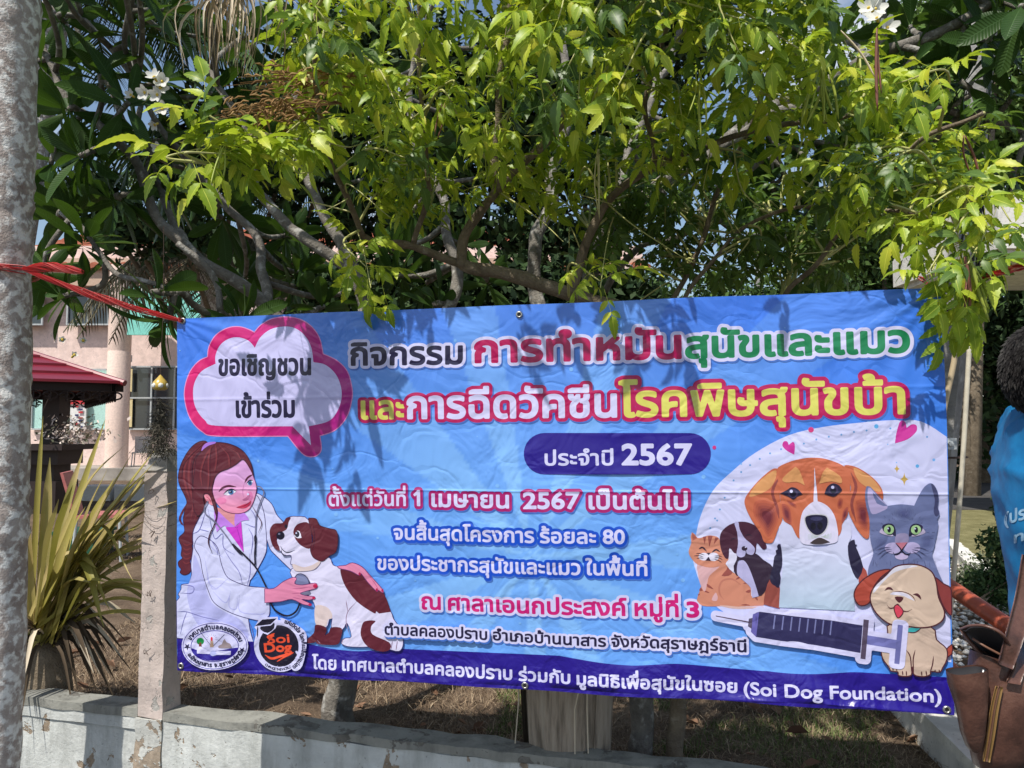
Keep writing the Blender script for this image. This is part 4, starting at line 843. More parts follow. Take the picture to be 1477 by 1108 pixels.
# ------------------------------------------------------------------ low wall and post
def plaster(name, base, dirt, peel, s=3.0, lo=.53, streak=True, peelamt=.62):
    m, N, L, B = nodes(name); g = N.new('ShaderNodeTexCoord')
    def noi(sc, de=6, st=(1, 1, 1), ds=0):
        mp = nn(N, 'ShaderNodeMapping', Scale=st); L.new(g.outputs['Object'], mp.inputs[0]); q = nn(N, 'ShaderNodeTexNoise', Scale=sc, Detail=de, Roughness=.65, Distortion=ds); L.new(mp.outputs[0], q.inputs['Vector']); return q.outputs['Fac']
    c0 = ramp(N, L, noi(7, 8), [(.3, tuple(v*.74 for v in base)), (.62, base)])
    st = ramp(N, L, noi(5, 6, (2.2, 2.2, .5)), [(.46, (0, 0, 0)), (.72, (.75, .75, .75))])
    mx1 = nn(N, 'ShaderNodeMix', _data_type='RGBA'); L.new(st, mx1.inputs[0]); L.new(c0, mx1.inputs[6]); mx1.inputs[7].default_value = (*dirt, 1)
    pm = ramp(N, L, noi(s*2.2, 5, (1, 1, 1), .4), [(peelamt-.012, (0, 0, 0)), (peelamt, (1, 1, 1))])
    pc = ramp(N, L, noi(30, 5), [(.35, tuple(v*.6 for v in peel)), (.65, peel)])
    mx2 = nn(N, 'ShaderNodeMix', _data_type='RGBA'); L.new(pm, mx2.inputs[0]); L.new(mx1.outputs[2], mx2.inputs[6]); L.new(pc, mx2.inputs[7]); L.new(mx2.outputs[2], B.inputs['Base Color'])
    vo = nn(N, 'ShaderNodeTexVoronoi', Scale=2.1, _feature='DISTANCE_TO_EDGE'); wn_ = nn(N, 'ShaderNodeTexNoise', Scale=7.0, Detail=6); L.new(g.outputs['Object'], wn_.inputs['Vector'])
    va = nn(N, 'ShaderNodeVectorMath', _operation='MULTIPLY_ADD'); L.new(wn_.outputs['Color'], va.inputs[0]); va.inputs[1].default_value = (.45, .45, .45); L.new(g.outputs['Object'], va.inputs[2]); L.new(va.outputs[0], vo.inputs['Vector'])
    ck = ramp(N, L, vo.outputs['Distance'], [(.0, (.75, .75, .75)), (.007, (0, 0, 0))]); ckm = nn(N, 'ShaderNodeMath', _operation='MULTIPLY'); L.new(ck, ckm.inputs[0]); L.new(ramp(N, L, noi(3, 3), [(.48, (0, 0, 0)), (.56, (1, 1, 1))]), ckm.inputs[1])
    mx3 = nn(N, 'ShaderNodeMix', _data_type='RGBA'); L.new(ckm.outputs[0], mx3.inputs[0]); L.new(mx2.outputs[2], mx3.inputs[6]); mx3.inputs[7].default_value = (.05, .045, .04, 1)
    spk = ramp(N, L, noi(70, 2), [(.68, (0, 0, 0)), (.72, (.8, .8, .8))]); mx4 = nn(N, 'ShaderNodeMix', _data_type='RGBA'); L.new(spk, mx4.inputs[0]); L.new(mx3.outputs[2], mx4.inputs[6]); mx4.inputs[7].default_value = (*[v*.35 for v in base], 1); L.new(mx4.outputs[2], B.inputs['Base Color'])
    h1 = nn(N, 'ShaderNodeMath', _operation='MULTIPLY_ADD'); L.new(pm, h1.inputs[0]); h1.inputs[1].default_value = -.5; L.new(noi(45, 6), h1.inputs[2])
    b = nn(N, 'ShaderNodeBump', Strength=.8, Distance=.006); L.new(h1.outputs[0], b.inputs['Height']); L.new(b.outputs[0], B.inputs['Normal']); B.inputs['Roughness'].default_value = .9; B.inputs['Specular IOR Level'].default_value = .15
    return m
M_wall = plaster('peeling_plaster', (.60, .62, .60), (.26, .27, .25), (.36, .285, .21), peelamt=.60)
M_wallp = plaster('peeled_plaster', (.56, .57, .54), (.34, .33, .30), (.38, .31, .24), peelamt=.50)
M_cap = plaster('grimy_coping', (.30, .30, .27), (.08, .08, .075), (.20, .19, .17), peelamt=.6)
M_post = plaster('pink_concrete', (.56, .475, .435), (.36, .32, .295), (.46, .44, .41), peelamt=.60)
def rough_box(x0, x1, y0, y1, z0, z1, step=.05, amp=.003, seed=0, M=WM):
    bm = bmesh.new(); bmesh.ops.create_cube(bm, size=1)
    for v in bm.verts: v.co = Vector((x0 if v.co.x < 0 else x1, y0 if v.co.y < 0 else y1, z0 if v.co.z < 0 else z1))
    for ax, (a, b) in enumerate(((x0, x1), (y0, y1), (z0, z1))):
        n = int(min(120, max(1, (b-a)//step)))
        for k in range(1, n):
            co = [0, 0, 0]; co[ax] = a+(b-a)*k/n; no = [0, 0, 0]; no[ax] = 1
            bmesh.ops.bisect_plane(bm, geom=bm.verts[:]+bm.edges[:]+bm.faces[:], plane_co=co, plane_no=no)
    for v in bm.verts:
        p = v.co*9+Vector((seed, 0, 0)); v.co += Vector((noise.noise(p), noise.noise(p+Vector((9, 0, 0))), noise.noise(p+Vector((0, 9, 0)))))*amp*2
    V = [M @ v.co for v in bm.verts]; bm.verts.index_update(); F = [tuple(v.index for v in f.verts) for f in bm.faces]; bm.free(); return V, F
wl = empty('low_wall', (P0.x, P0.y, 0), 'low pale grey plastered boundary wall with peeling patches and dirty coping', 'wall')
def child(name, VF, mat, par, smooth=False):
    o = link(bpy.data.objects.new(name, mesh_np(name, [tuple(Vector(v)-par.location) for v in VF[0]], VF[1], mat, None, smooth)), par); return o
child('wall_face', rough_box(.015, 3.05, .0, .10, 0, WT-.03, .06, .004), M_wall, wl)
child('wall_face', rough_box(-3.2, -.10, .012, .10, 0, WT-.075, .06, .003, 4), M_wall, wl)
child('wall_face', rough_box(-3.2, -.10, .004, .10, WT-.072, WT-.028, .06, .002, 5), M_wall, wl)
child('coping', rough_box(.018, 3.05, -.004, .108, WT-.028, WT+.002, .05, .005, 2), M_cap, wl)
child('coping', rough_box(-3.2, -.10, .0, .108, WT-.028, WT+.006, .05, .004, 3), M_cap, wl)
pst = empty('concrete_post', (P0.x, P0.y, 0), 'pink concrete fence post with a pointed top standing on the low wall', 'post')
sh = W(228, 680, 3.03).z; ap = W(228, 648, 3.03).z
child('shaft', rough_box(-.095, .016, -.002, .104, WT-.02, sh, .022, .0035, 8), M_post, pst)
child('wall_face', rough_box(-.103, .018, -.010, .108, 0, WT-.022, .03, .004, 9), M_wallp, wl)
bm = MB(); a = rough_box(-.095, .016, -.008, .104, sh, ap, .03, .003, 8)
V = []
for v in a[0]:
    l = WM.inverted() @ Vector(v); t = max(0, min(1, (l.z-sh)/(ap-sh))); c = Vector((-.04, .048, l.z)); l = Vector((c.x+(l.x-c.x)*(1-.52*t), c.y+(l.y-c.y)*(1-.52*t), l.z)); V.append(WM @ l)
child('pointed_top', (V, a[1]), plaster('grey_concrete', (.42, .40, .37), (.2, .19, .18), (.5, .46, .42)), pst)
M_rust = plain('rusty_wire', (.07, .04, .03), .8)
for zz in (.735, .955, 1.19, 1.36):
    m = MB(); p = WM @ Vector((-.045, -.012, zz-WT*0+.0)); c = [p+Vector((random.uniform(-.016, .016), -.004-abs(random.uniform(0, .008)), random.uniform(-.014, .014))) for _ in range(7)]
    m.tube(cr(c, 3), .0011, 5); V = [Vector(v) for v in m.v]; child('wire_tie', (V, m.f), M_rust, pst)
for k in range(3):
    m = MB(); z0_ = 1.23+.03*k; c = [WM @ Vector((-.045+.075*math.cos(t), .048+.075*math.sin(t), z0_+.012*math.sin(t*2+k))) for t in np.linspace(0, 6.6, 22)]
    m.tube(c, .0009, 4); child('wire_wrap', ([Vector(v) for v in m.v], m.f), M_rust, pst)
# side wall on the right
sw = empty('white_side_wall', (1.6, 2.6, 0), 'smooth white low wall running back from under the banner beside the bag', 'wall')
A0, A1 = Vector((1.425, 1.95, 0)), Vector((1.93, 5.3, 0)); dv = (A1-A0).normalized(); SM = Matrix.Translation(A0) @ Matrix.Rotation(math.atan2(dv.y, dv.x)-math.pi/2, 4, 'Z'); Ls = (A1-A0).length
M_white = plaster('white_paint_wall', (.74, .72, .66), (.5, .49, .45), (.5, .47, .42), peelamt=.78)
child('wall_face', rough_box(.01, .36, 0, Ls, 0, .46, .12, .002, 1, SM), M_white, sw)
child('coping', rough_box(-.004, .375, -.01, Ls, .462, .505, .12, .002, 2, SM), M_white, sw)
# ------------------------------------------------------------------ red railing
M_red = plain('red_oxide_paint', (.46, .10, .055), .4, .5)
rl = empty('red_railing', (1.9, 3, YZ), 'red painted pipe railing slanting down behind the brown bag', 'railing')
for a, b in ((W(1270, 778, 3.9), W(1560, 976, 2.35)), (W(1270, 865, 3.8), W(1560, 1155, 2.2))):
    m = MB(); m.tube([a, a.lerp(b, .5), b], .031, 16); child('rail', ([Vector(v) for v in m.v], m.f), M_red, rl, True)
# ------------------------------------------------------------------ palm trunk on the left
def mat_bark(name, c1, c2, lic, s=9, ring=0, lich=.54):
    m, N, L, B = nodes(name); g = N.new('ShaderNodeTexCoord')
    n1 = nn(N, 'ShaderNodeTexNoise', Scale=s, Detail=9, Roughness=.7); n2 = nn(N, 'ShaderNodeTexNoise', Scale=s*2.4, Detail=5, Roughness=.55, Distortion=.3); n3 = nn(N, 'ShaderNodeTexNoise', Scale=s*11, Detail=4)
    for q in (n1, n2, n3): L.new(g.outputs['Object'], q.inputs['Vector'])
    c0 = ramp(N, L, n1.outputs['Fac'], [(.32, c1), (.66, c2)])
    lm = ramp(N, L, n2.outputs['Fac'], [(lich-.03, (0, 0, 0)), (lich+.10, (.85, .85, .85))]); mxx = nn(N, 'ShaderNodeMix', _data_type='RGBA'); L.new(lm, mxx.inputs[0]); L.new(c0, mxx.inputs[6]); mxx.inputs[7].default_value = (*lic, 1)
    L.new(mxx.outputs[2], B.inputs['Base Color']); B.inputs['Roughness'].default_value = .92; B.inputs['Specular IOR Level'].default_value = .12
    h = nn(N, 'ShaderNodeMath', _operation='ADD'); L.new(n1.outputs['Fac'], h.inputs[0]); L.new(n3.outputs['Fac'], h.inputs[1])
    b = nn(N, 'ShaderNodeBump', Strength=.9, Distance=.008); L.new(h.outputs[0], b.inputs['Height']); L.new(b.outputs[0], B.inputs['Normal']); return m
M_palm = mat_bark('palm_bark', (.26, .205, .18), (.50, .44, .40), (.86, .85, .81), 13, lich=.50)
M_palm.node_tree.nodes['Bump'].inputs['Strength'].default_value = .45
pt = empty('palm_trunk', tuple(xy(W(8, 1100, 2.85), 0)), 'grey ringed palm trunk mottled with lichen at the left edge', 'tree')
pts = []; rad = []
for i in range(170):
    t = i/169; z = -.1+4.3*t; x0_ = -1.885+.07*t+.012*math.sin(z*1.7); ringp = (z*13+.35*math.sin(z*2)) % 1
    pts.append((x0_, 2.88-.20*t, z)); rad.append(.078+.030*t+(.0055 if ringp < .14 else 0)+.0015*math.sin(z*31))
m = MB(); m.tube(pts, rad, 32, True, .035); child('trunk', ([Vector(v) for v in m.v], m.f), M_palm, pt, True)
# ------------------------------------------------------------------ raffia ties
def mat_raffia():
    m, N, L, B = nodes('red_raffia'); g = N.new('ShaderNodeNewGeometry'); L.new(ramp(N, L, g.outputs['Random Per Island'], [(0, (.62, .05, .06)), (.5, (.82, .15, .15)), (1, (.9, .42, .40))]), B.inputs['Base Color'])
    B.inputs['Roughness'].default_value = .3; B.inputs['Specular IOR Level'].default_value = .7
    t = N.new('ShaderNodeBsdfTranslucent'); t.inputs[0].default_value = (.8, .1, .1, 1); x = N.new('ShaderNodeMixShader'); x.inputs[0].default_value = .3
    L.new(B.outputs[0], x.inputs[1]); L.new(t.outputs[0], x.inputs[2]); L.new(x.outputs[0], N['Material Output'].inputs[0]); return m
M_raf = mat_raffia()
def strands(m, path, n, spread, w_=.0022, tw=3.0):
    P_ = [Vector(p) for p in path]
    for k in range(n):
        ph = random.uniform(0, 6.28); r = spread*random.uniform(.3, 1); c = []
        for i, p in enumerate(P_):
            t = i/(len(P_)-1); a = ph+tw*t*2; e = math.sin(math.pi*min(1, max(0, t)))*.6+.4
            c.append(p+Vector((math.cos(a)*.3, math.cos(a)*.6, math.sin(a)))*r*e)
        m.tube(c, [w_*random.uniform(.6, 1.3)]*len(c), 4, False, flat=.35)
ry = W(30, 397, 2.86).z; ctr = Vector((-1.85, 2.78, ry))
rt = empty('raffia_tie', tuple(W(45, 398, 2.8)), 'red plastic raffia wrapped round the palm trunk and tied to the left banner corner', 'rope')
g0 = BM @ Vector((UV([(267, 463)])[0][0], -.012, UV([(267, 463)])[0][1])); knot = Vector((-1.855+.112, 2.715, ry-.002))
m = MB(); 
for kk in range(3):
    strands(m, [ctr+Vector((.108*math.cos(t), .108*math.sin(t), (-.012+.012*kk)+.003*math.sin(3*t+kk))) for t in np.linspace(.6, 5.9, 22)], 5, .006, .0028, 2)
strands(m, cr([knot+Vector((-.11, -.03, .004)), knot+Vector((-.04, -.035, .0)), knot], 5), 8, .008, .003)
V = [Vector(v) for v in m.v]; child('wrapped_band', (V, m.f), M_raf, rt)
m = MB(); strands(m, [knot.lerp(g0, t)+Vector((0, 0, -.012*math.sin(math.pi*t))) for t in np.linspace(0, 1, 16)], 38, .015, .0028, 4); child('stretched_strands', ([Vector(v) for v in m.v], m.f), M_raf, rt)
tail = W(119, 392, 2.7); m = MB(); strands(m, cr([knot, knot.lerp(tail, .5)+Vector((0, 0, .012)), tail], 6), 34, .02, .0034, 2.5); child('loose_tail', ([Vector(v) for v in m.v], m.f), M_raf, rt)
m = MB(); strands(m, [g0+Vector((random.uniform(-.008, .008), -.004, random.uniform(-.01, .008))) for _ in range(8)], 6, .006, .002); child('knot', ([Vector(v) for v in m.v], m.f), M_raf, rt)
g1 = BM @ Vector((UV([(1354, 423)])[0][0], -.012, UV([(1354, 423)])[0][1]))
rt = empty('raffia_tie', tuple(g1), 'pink raffia running from the right banner corner off to the right edge', 'rope')
pA = W(1400, 407, 2.1); pB = W(1530, 366, 1.95)
m = MB(); strands(m, [pA.lerp(pB, t) for t in np.linspace(0, 1, 12)], 26, .012, .0026, 4); strands(m, [g1.lerp(pA, t) for t in np.linspace(0, 1, 8)], 9, .004, .0018, 4); child('stretched_strands', ([Vector(v) for v in m.v], m.f), M_raf, rt)
m = MB(); strands(m, [g1, g1.lerp(W(1310, 394, 2.3), .5)+Vector((0, 0, .01)), W(1310, 394, 2.3)], 10, .008, .0022, 3); child('loose_tail', ([Vector(v) for v in m.v], m.f), M_raf, rt)
# ------------------------------------------------------------------ hanging ornament
M_pot = plain('glazed_pot', (.55, .38, .08), .3, .6); orn = empty('hanging_pot', tuple(W(231, 556, 2.95)), 'small yellow and white glazed pot hung on a wire above the post', 'ornament')
oc = W(231, 556, 2.95)
m = MB(); m.lathe([(.0, .042), (.006, .036), (.012, .028), (.018, .022), (.026, .012), (.029, .0), (.027, -.012), (.018, -.018), (0, -.019)], 20); o = link(bpy.data.objects.new('pot', mesh_np('pot', m.v, m.f, M_pot, None, True)), orn)
m = MB(); m.tube([(0, 0, .04), (.004, 0, .3), (-.003, 0, .62)], .0011, 5); link(bpy.data.objects.new('wire', mesh_np('wire', m.v, m.f, M_rust)), orn)
for a in np.linspace(0, 6.28, 6, endpoint=False):
    m = MB(); m.lathe([(0, .006), (.007, .004), (.010, 0), (.006, -.003)], 8, Matrix.Translation((.0265*math.cos(a), .0265*math.sin(a), -.001)) @ Matrix.Rotation(a, 4, 'Z') @ Matrix.Rotation(math.pi/2, 4, 'Y')); link(bpy.data.objects.new('white_flower', mesh_np('white_flower', m.v, m.f, plain('pot_white', (.7, .7, .68), .3))), orn)
m = MB(); b0 = W(231, 574, 2.95)
for k in range(900):
    t = random.random()**.7; c = b0+Vector((0, 0, -.215*t)); sp_ = .008+.05*t**1.2; p = c+Vector((random.gauss(0, sp_*.55), random.gauss(0, sp_*.55), 0)); q = [p]
    d = Vector((random.uniform(-1, 1), random.uniform(-1, 1), random.uniform(-1.3, .4))).normalized()
    for _ in range(3): d = (d+Vector((random.uniform(-.8, .8), random.uniform(-.8, .8), random.uniform(-.8, .5)))).normalized(); q.append(q[-1]+d*random.uniform(.008, .018))
    m.tube(q, .0009, 3, False)
tag(m.build('air_plant', blade_mat('air_plant', [(.05, .045, .035), (.10, .09, .07), (.16, .15, .12)]), None), 'dark wiry hanging air plant between the small pot and the post', 'plant')
# ------------------------------------------------------------------ school building far left
BD_ = 20.0
def bp(px, py, d=BD_): return W(px, py, d)
def bx_(x0, x1, y0, y1, d0, d1):
    """box whose front face fills photo px rectangle at distance d0, d1 metres deep"""
    a = W(x0, y1, d0); b = W(x1, y0, d0); return a.x, b.x, a.y, a.y+d1, a.z, b.z
def bpart(name, rect, d0, dep, mat, par):
    x0, x1, y0, y1, z0, z1 = bx_(rect[0], rect[2], rect[1], rect[3], d0, dep); m = MB(); m.box(x0, x1, y0, y1, z0, z1); l = par.matrix_world.translation if par.parent is None else (par.parent.location + par.location)
    V = [Vector(v)-l for v in m.v]; return link(bpy.data.objects.new(name, mesh_np(name, V, m.f, mat)), par)
M_pinkw = plaster('pink_wall_paint', (.82, .64, .58), (.70, .54, .48), (.62, .46, .4), s=.6, peelamt=.75)
M_frame = plain('window_frame_paint', (.42, .45, .46), .5); M_glass = plain('dark_glass', (.035, .045, .055), .12, .8); M_mint = plain('mint_panel', (.42, .66, .60), .4); M_teal = plain('teal_sign', (.22, .62, .52), .5)
M_cream = plain('cream_blind', (.62, .52, .28), .7); M_conc = mat_noise('grey_concrete_floor', (.22, .2, .18), (.4, .37, .33), 2, bump=.2); M_wp = plain('white_kerb_paint', (.72, .72, .70), .6)
bld = empty('pink_building', tuple(xy(bp(500, 690), YZ)), 'two storey pink building with round columns and orange tiled roof behind the trees', 'building')
bpy.context.view_layer.update()
bpart('wall', (-60, 350, 930, 690), 20.8, .3, M_pinkw, bld)
bpart('floor_slab', (-60, 676, 1000, 712), 18.9, 2.0, M_conc, bld)
bpart('upper_slab', (-60, 372, 930, 412), 20.55, .28, plain('beige_fascia', (.50, .36, .27), .8), bld)
for x in (167, 360, 560, 760, 900):
    m = MB(); c = bp(x, 680, 19.6); t = bp(x, 380, 19.6).z; m.lathe([(.275, c.z-.1), (.275, c.z+1.0), (.275, c.z+3.05), (.268, c.z+3.07), (.275, c.z+3.09), (.275, t)], 28, Matrix.Translation((c.x, c.y, 0))); link(bpy.data.objects.new('column', mesh_np('column', [Vector(v)-bld.location for v in m.v], m.f, plain('column_paint', (.80, .62, .53), .7), None, True)), bld)
def window(rect, nx, ny, gl, d=20.78, blind=False):
    f = bpart('window', rect, d, .04, gl, bld); x0, y0, x1, y1 = rect; wd = 2.2
    for k in range(nx+1): x = x0+(x1-x0)*k/nx; bpart('mullion', (x-wd/2, y0-wd/2, x+wd/2, y1+wd/2), d-.06, .055, M_frame, f)
    for k in range(ny+1): y = y0+(y1-y0)*k/ny; bpart('transom', (x0, y-wd/2, x1, y+wd/2), d-.05, .045, M_frame, f)
    return f
bpy.context.view_layer.update()
window((44, 533, 66, 619), 1, 1, M_mint); window((123, 533, 153, 619), 1, 1, M_mint)
window((183, 529, 283, 619), 3, 2, M_glass); window((96, 425, 156, 468), 2, 1, M_glass); window((-50, 425, 60, 468), 3, 1, M_glass)
for x in (300, 420, 600, 700, 820): window((x, 529, x+85, 619), 3, 2, M_glass); window((x, 425, x+85, 468), 3, 1, M_glass)
bpart('lamp', (184, 512, 188, 522), 20.6, .1, M_frame, bld); bpart('blind', (184, 532, 190, 565), 20.70, .02, M_cream, bld); bpart('blind', (184, 573, 190, 616), 20.70, .02, M_cream, bld)
sg = bpart('sign_board', (183, 412, 300, 483), 19.2, .1, M_teal, bld)
for k in range(16): bpart('sign_letter', (186+k*7, 416, 190.5+k*7, 423), 19.19, .008, M_wp, sg) if k % 5 != 3 else None
# roof with rows of tiles
M_tile = mat_noise('clay_tile', (.26, .075, .04), (.42, .14, .08), 3, bump=.2)
rf = link(bpy.data.objects.new('roof', mesh_np('roof', [Vector(v)-bld.location for v in [bp(-60, 388, 20.45), bp(940, 388, 20.45), bp(800, 336, 26), bp(150, 336, 26)]], [(0, 1, 2, 3)], M_tile)), bld)
m = MB(); ea, eb = bp(-60, 386, 20.43), bp(940, 386, 20.43); ra, rb = bp(150, 334, 26), bp(800, 334, 26)
for r in range(14):
    for c_ in range(70):
        s0, s1, t0, t1 = c_/70, (c_+.93)/70, r/14, (r+1.12)/14
        def q(s, t, up): p = (ea.lerp(eb, s)).lerp(ra.lerp(rb, s), t); return p+Vector((0, 0, up))
        m.add([q(s0, t0, .07), q((s0+s1)/2, t0, .14), q(s1, t0, .07), q(s0, t1, .02), q((s0+s1)/2, t1, .09), q(s1, t1, .02), q(s0, t0, .0), q(s1, t0, .0)], [(0, 1, 4, 3), (1, 2, 5, 4), (6, 7, 2, 1, 0)])
o = link(bpy.data.objects.new('roof_tiles', mesh_np('roof_tiles', [Vector(v)-bld.location for v in m.v], m.f, M_tile)), rf); o['kind'] = 'stuff'
# notice board poster
nb = empty('notice_board', tuple(bp(92, 597, 20.5)), 'white notice board with red header and red and navy badges beside the gazebo column', 'notice board'); bpy.context.view_layer.update()
bpart('board', (63, 574, 123, 620), 20.6, .06, M_wp, nb); M_rd = plain('notice_red', (.5, .03, .04), .6); M_nv = plain('notice_navy', (.02, .03, .12), .6)
bpart('header', (64, 578, 122, 583), 20.585, .012, M_rd, nb)
for k in range(8):
    y = 585+k*4.2; bpart('text_row', (84, y+.9, 84+random.uniform(10, 20), y+1.7), 20.585, .012, M_frame, nb); bpart('badge', (113 if k % 3 else 108, y, 119 if k % 3 else 113, y+2.6), 20.585, .012, M_rd if k % 2 == 0 else M_nv, nb)
for k in range(3):
    bb = bx_(60+k*52, 106+k*52, 700, 727, 13.5, .5); 
    m = MB(); m.box(*bb[:4], YZ, bb[5]-.02); o = m.build('white_kerb_block', M_wp); tag(o, ('white concrete bench block at the yard edge, %s of three' % ('leftmost', 'middle', 'rightmost')[k]), 'bench', 'white blocks in front of the pink building')
# ------------------------------------------------------------------ gazebo
M_mar = plain('maroon_roof', (.20, .012, .025), .35, .6); M_dkw = plain('dark_timber', (.022, .012, .012), .6)
gz = empty('gazebo', tuple(xy(W(80, 700, 12), YZ)), 'wooden gazebo with maroon sheet roof and carved dark eave trim', 'gazebo'); gl_ = gz.location
cor = W(180, 553, 12); apx = Vector((cor.x-2.5, cor.y+2.2, W(60, 455, 12).z+.9)); sx_, sy_ = 5.0, 4.4
def gm(name, m, mat, par=None, smooth=False): return link(bpy.data.objects.new(name, mesh_np(name, [Vector(v)-gl_ for v in m.v], m.f, mat, None, smooth)), par or gz)
ga = math.radians(34); e1_, e2_ = Vector((-math.cos(ga), -math.sin(ga), 0)), Vector((-math.sin(ga), math.cos(ga), 0)); apx = cor+e1_*2.4+e2_*2.4; apx.z = cor.z+1.0
cs = [cor, cor+e1_*4.8, cor+e1_*4.8+e2_*4.8, cor+e2_*4.8]
for side in range(4):
    a, b = cs[side], cs[(side+1) % 4]
    for r in range(7):
        t0, t1 = r/7, (r+1)/7-.004; m = MB(); up0, up1 = Vector((0, 0, .035)), Vector((0, 0, .0))
        m.add([a.lerp(apx, t0)+up0, b.lerp(apx, t0)+up0, b.lerp(apx, t1)+up1, a.lerp(apx, t1)+up1, a.lerp(apx, t0)-up0*.2, b.lerp(apx, t0)-up0*.2], [(0, 1, 2, 3), (0, 4, 5, 1)]); gm('roof_panel', m, M_mar)
    m = MB(); m.tube([a, apx], .05, 8); gm('ridge_cap', m, M_mar)
inn = .12
for side in range(4):
    a, b = cs[side], cs[(side+1) % 4]; d = (b-a).normalized(); mid = (a+b)/2; inw = (Vector((apx.x, apx.y, a.z))-Vector((mid.x, mid.y, a.z))).normalized()*inn
    m = MB(); m.add([a+inw, b+inw, b+inw-Vector((0, 0, .13)), a+inw-Vector((0, 0, .13)), a+inw*1.5, b+inw*1.5, b+inw*1.5-Vector((0, 0, .13)), a+inw*1.5-Vector((0, 0, .13))], [(0, 1, 2, 3), (7, 6, 5, 4), (3, 2, 6, 7), (0, 4, 5, 1)]); gm('eave_board', m, M_dkw)
    m = MB(); n = 22 if side in (0, 2) else 18
    for k in range(n):
        c = (a+inw).lerp(b+inw, (k+.5)/n)-Vector((0, 0, .20)); w_ = (b-a).length/n
        for rr, off in ((.42, 0), (.2, .25)):
            m.tube([c+d*(off*w_)+d*math.cos(t)*rr*w_+Vector((0, 0, math.sin(t)*rr*w_*.62)) for t in np.linspace(0, 5.2, 9)], .014, 5, False)
        m.tube([c+Vector((0, 0, .08)), c-Vector((0, 0, .09))], .012, 5)
    o = gm('carved_trim', m, M_dkw)
for cc_ in (W(80, 600, 11.9), cor+e1_*4.2+e2_*.6, cor+e1_*4.2+e2_*4.2, cor+e1_*.6+e2_*4.2):
    x, y = cc_.x, cc_.y
    m = MB(); m.box(x-.13, x+.13, y-.13, y+.13, YZ-.05, cor.z-.1); gm('column', m, M_dkw)
m = MB(); x, y = W(70, 660, 11.8).x, W(70, 660, 11.8).y; zt = W(70, 641, 11.8).z
for s_, z0_, z1_ in ((.48, zt-.08, zt), (.34, zt-.3, zt-.08), (.22, zt-.55, zt-.3), (.3, YZ, zt-.55)): m.box(x-s_, x+s_, y-s_, y+s_, z0_, z1_)
o = m.build('planter_stand', M_dkw); tag(o, 'dark stepped planter stand under the gazebo eave', 'planter')
m = MB(); pc_ = Vector((x+.45, y-.1, zt+.02)) 
for _ in range(420):
    p = pc_+Vector((random.gauss(0, .22), random.gauss(0, .2), abs(random.gauss(.14, .12)))); s = random.uniform(.02, .05); a = Vector((random.uniform(-1, 1), random.uniform(-1, 1), random.uniform(-1, 1))).normalized()*s; b = Vector((random.uniform(-1, 1), random.uniform(-1, 1), random.uniform(-1, 1))).normalized()*s
    m.add([p-a, p-b*.6, p+a, p+b*.6], [(0, 1, 2, 3)])
tag(m.build('flowering_bush', blade_mat('pale_blossom', [(.2, .22, .14), (.6, .5, .45), (.72, .62, .58), (.14, .16, .08)])), 'pale flowering plant spilling over the dark planter', 'plant')
# ------------------------------------------------------------------ chairs
def chair(name, base, rz, col, label, group=None, s=1.0):
    t = empty(name, base, label, 'chair', group, (0, 0, rz)); M_c = plain(name+'_plastic', col, .45)
    def part(n, m, mat=M_c): return link(bpy.data.objects.new(n, mesh_np(n, [tuple(c*s for c in v) for v in m.v], m.f, mat, None, False)), t)
    m = MB(); m.box(-.21, .21, -.2, .2, .42, .45); part('seat', m)
    m = MB(); m.add([(-.2, .19, .45), (.2, .19, .45), (.22, .30, .85), (-.22, .30, .85), (-.2, .215, .45), (.2, .215, .45), (.22, .325, .85), (-.22, .325, .85)], [(0, 1, 2, 3), (7, 6, 5, 4), (3, 2, 6, 7), (0, 3, 7, 4), (1, 5, 6, 2)]); part('backrest', m)
    for a, b in ((-.19, -.18), (.19, -.18), (-.19, .18), (.19, .18)):
        m = MB(); m.tube([(a, b, .43), (a*1.15, b*1.15, 0)], .014, 8); part('leg', m, M_frame)
    return t
chair('pink_chair', tuple(xy(G(145, 808, YZ), YZ)), 1.9, (.5, .16, .15), 'faded pink plastic chair standing behind the strap leaved plant')
chair('white_chair', tuple(Vector(bp(204, 677, 20.0))), .3, (.5, .47, .44), 'pale plastic chair standing on the porch right of the pink column')
m = MB(); c = G(120, 800, YZ); m.box(c.x-.2, c.x+.2, c.y-.2, c.y+.2, YZ, YZ+.22); m.box(c.x-.22, c.x+.22, c.y-.22, c.y+.22, YZ+.22, YZ+.25); tag(m.build('green_crate', plain('green_plastic', (.01, .08, .04), .5)), 'dark green plastic box behind the strap leaved plant', 'crate')
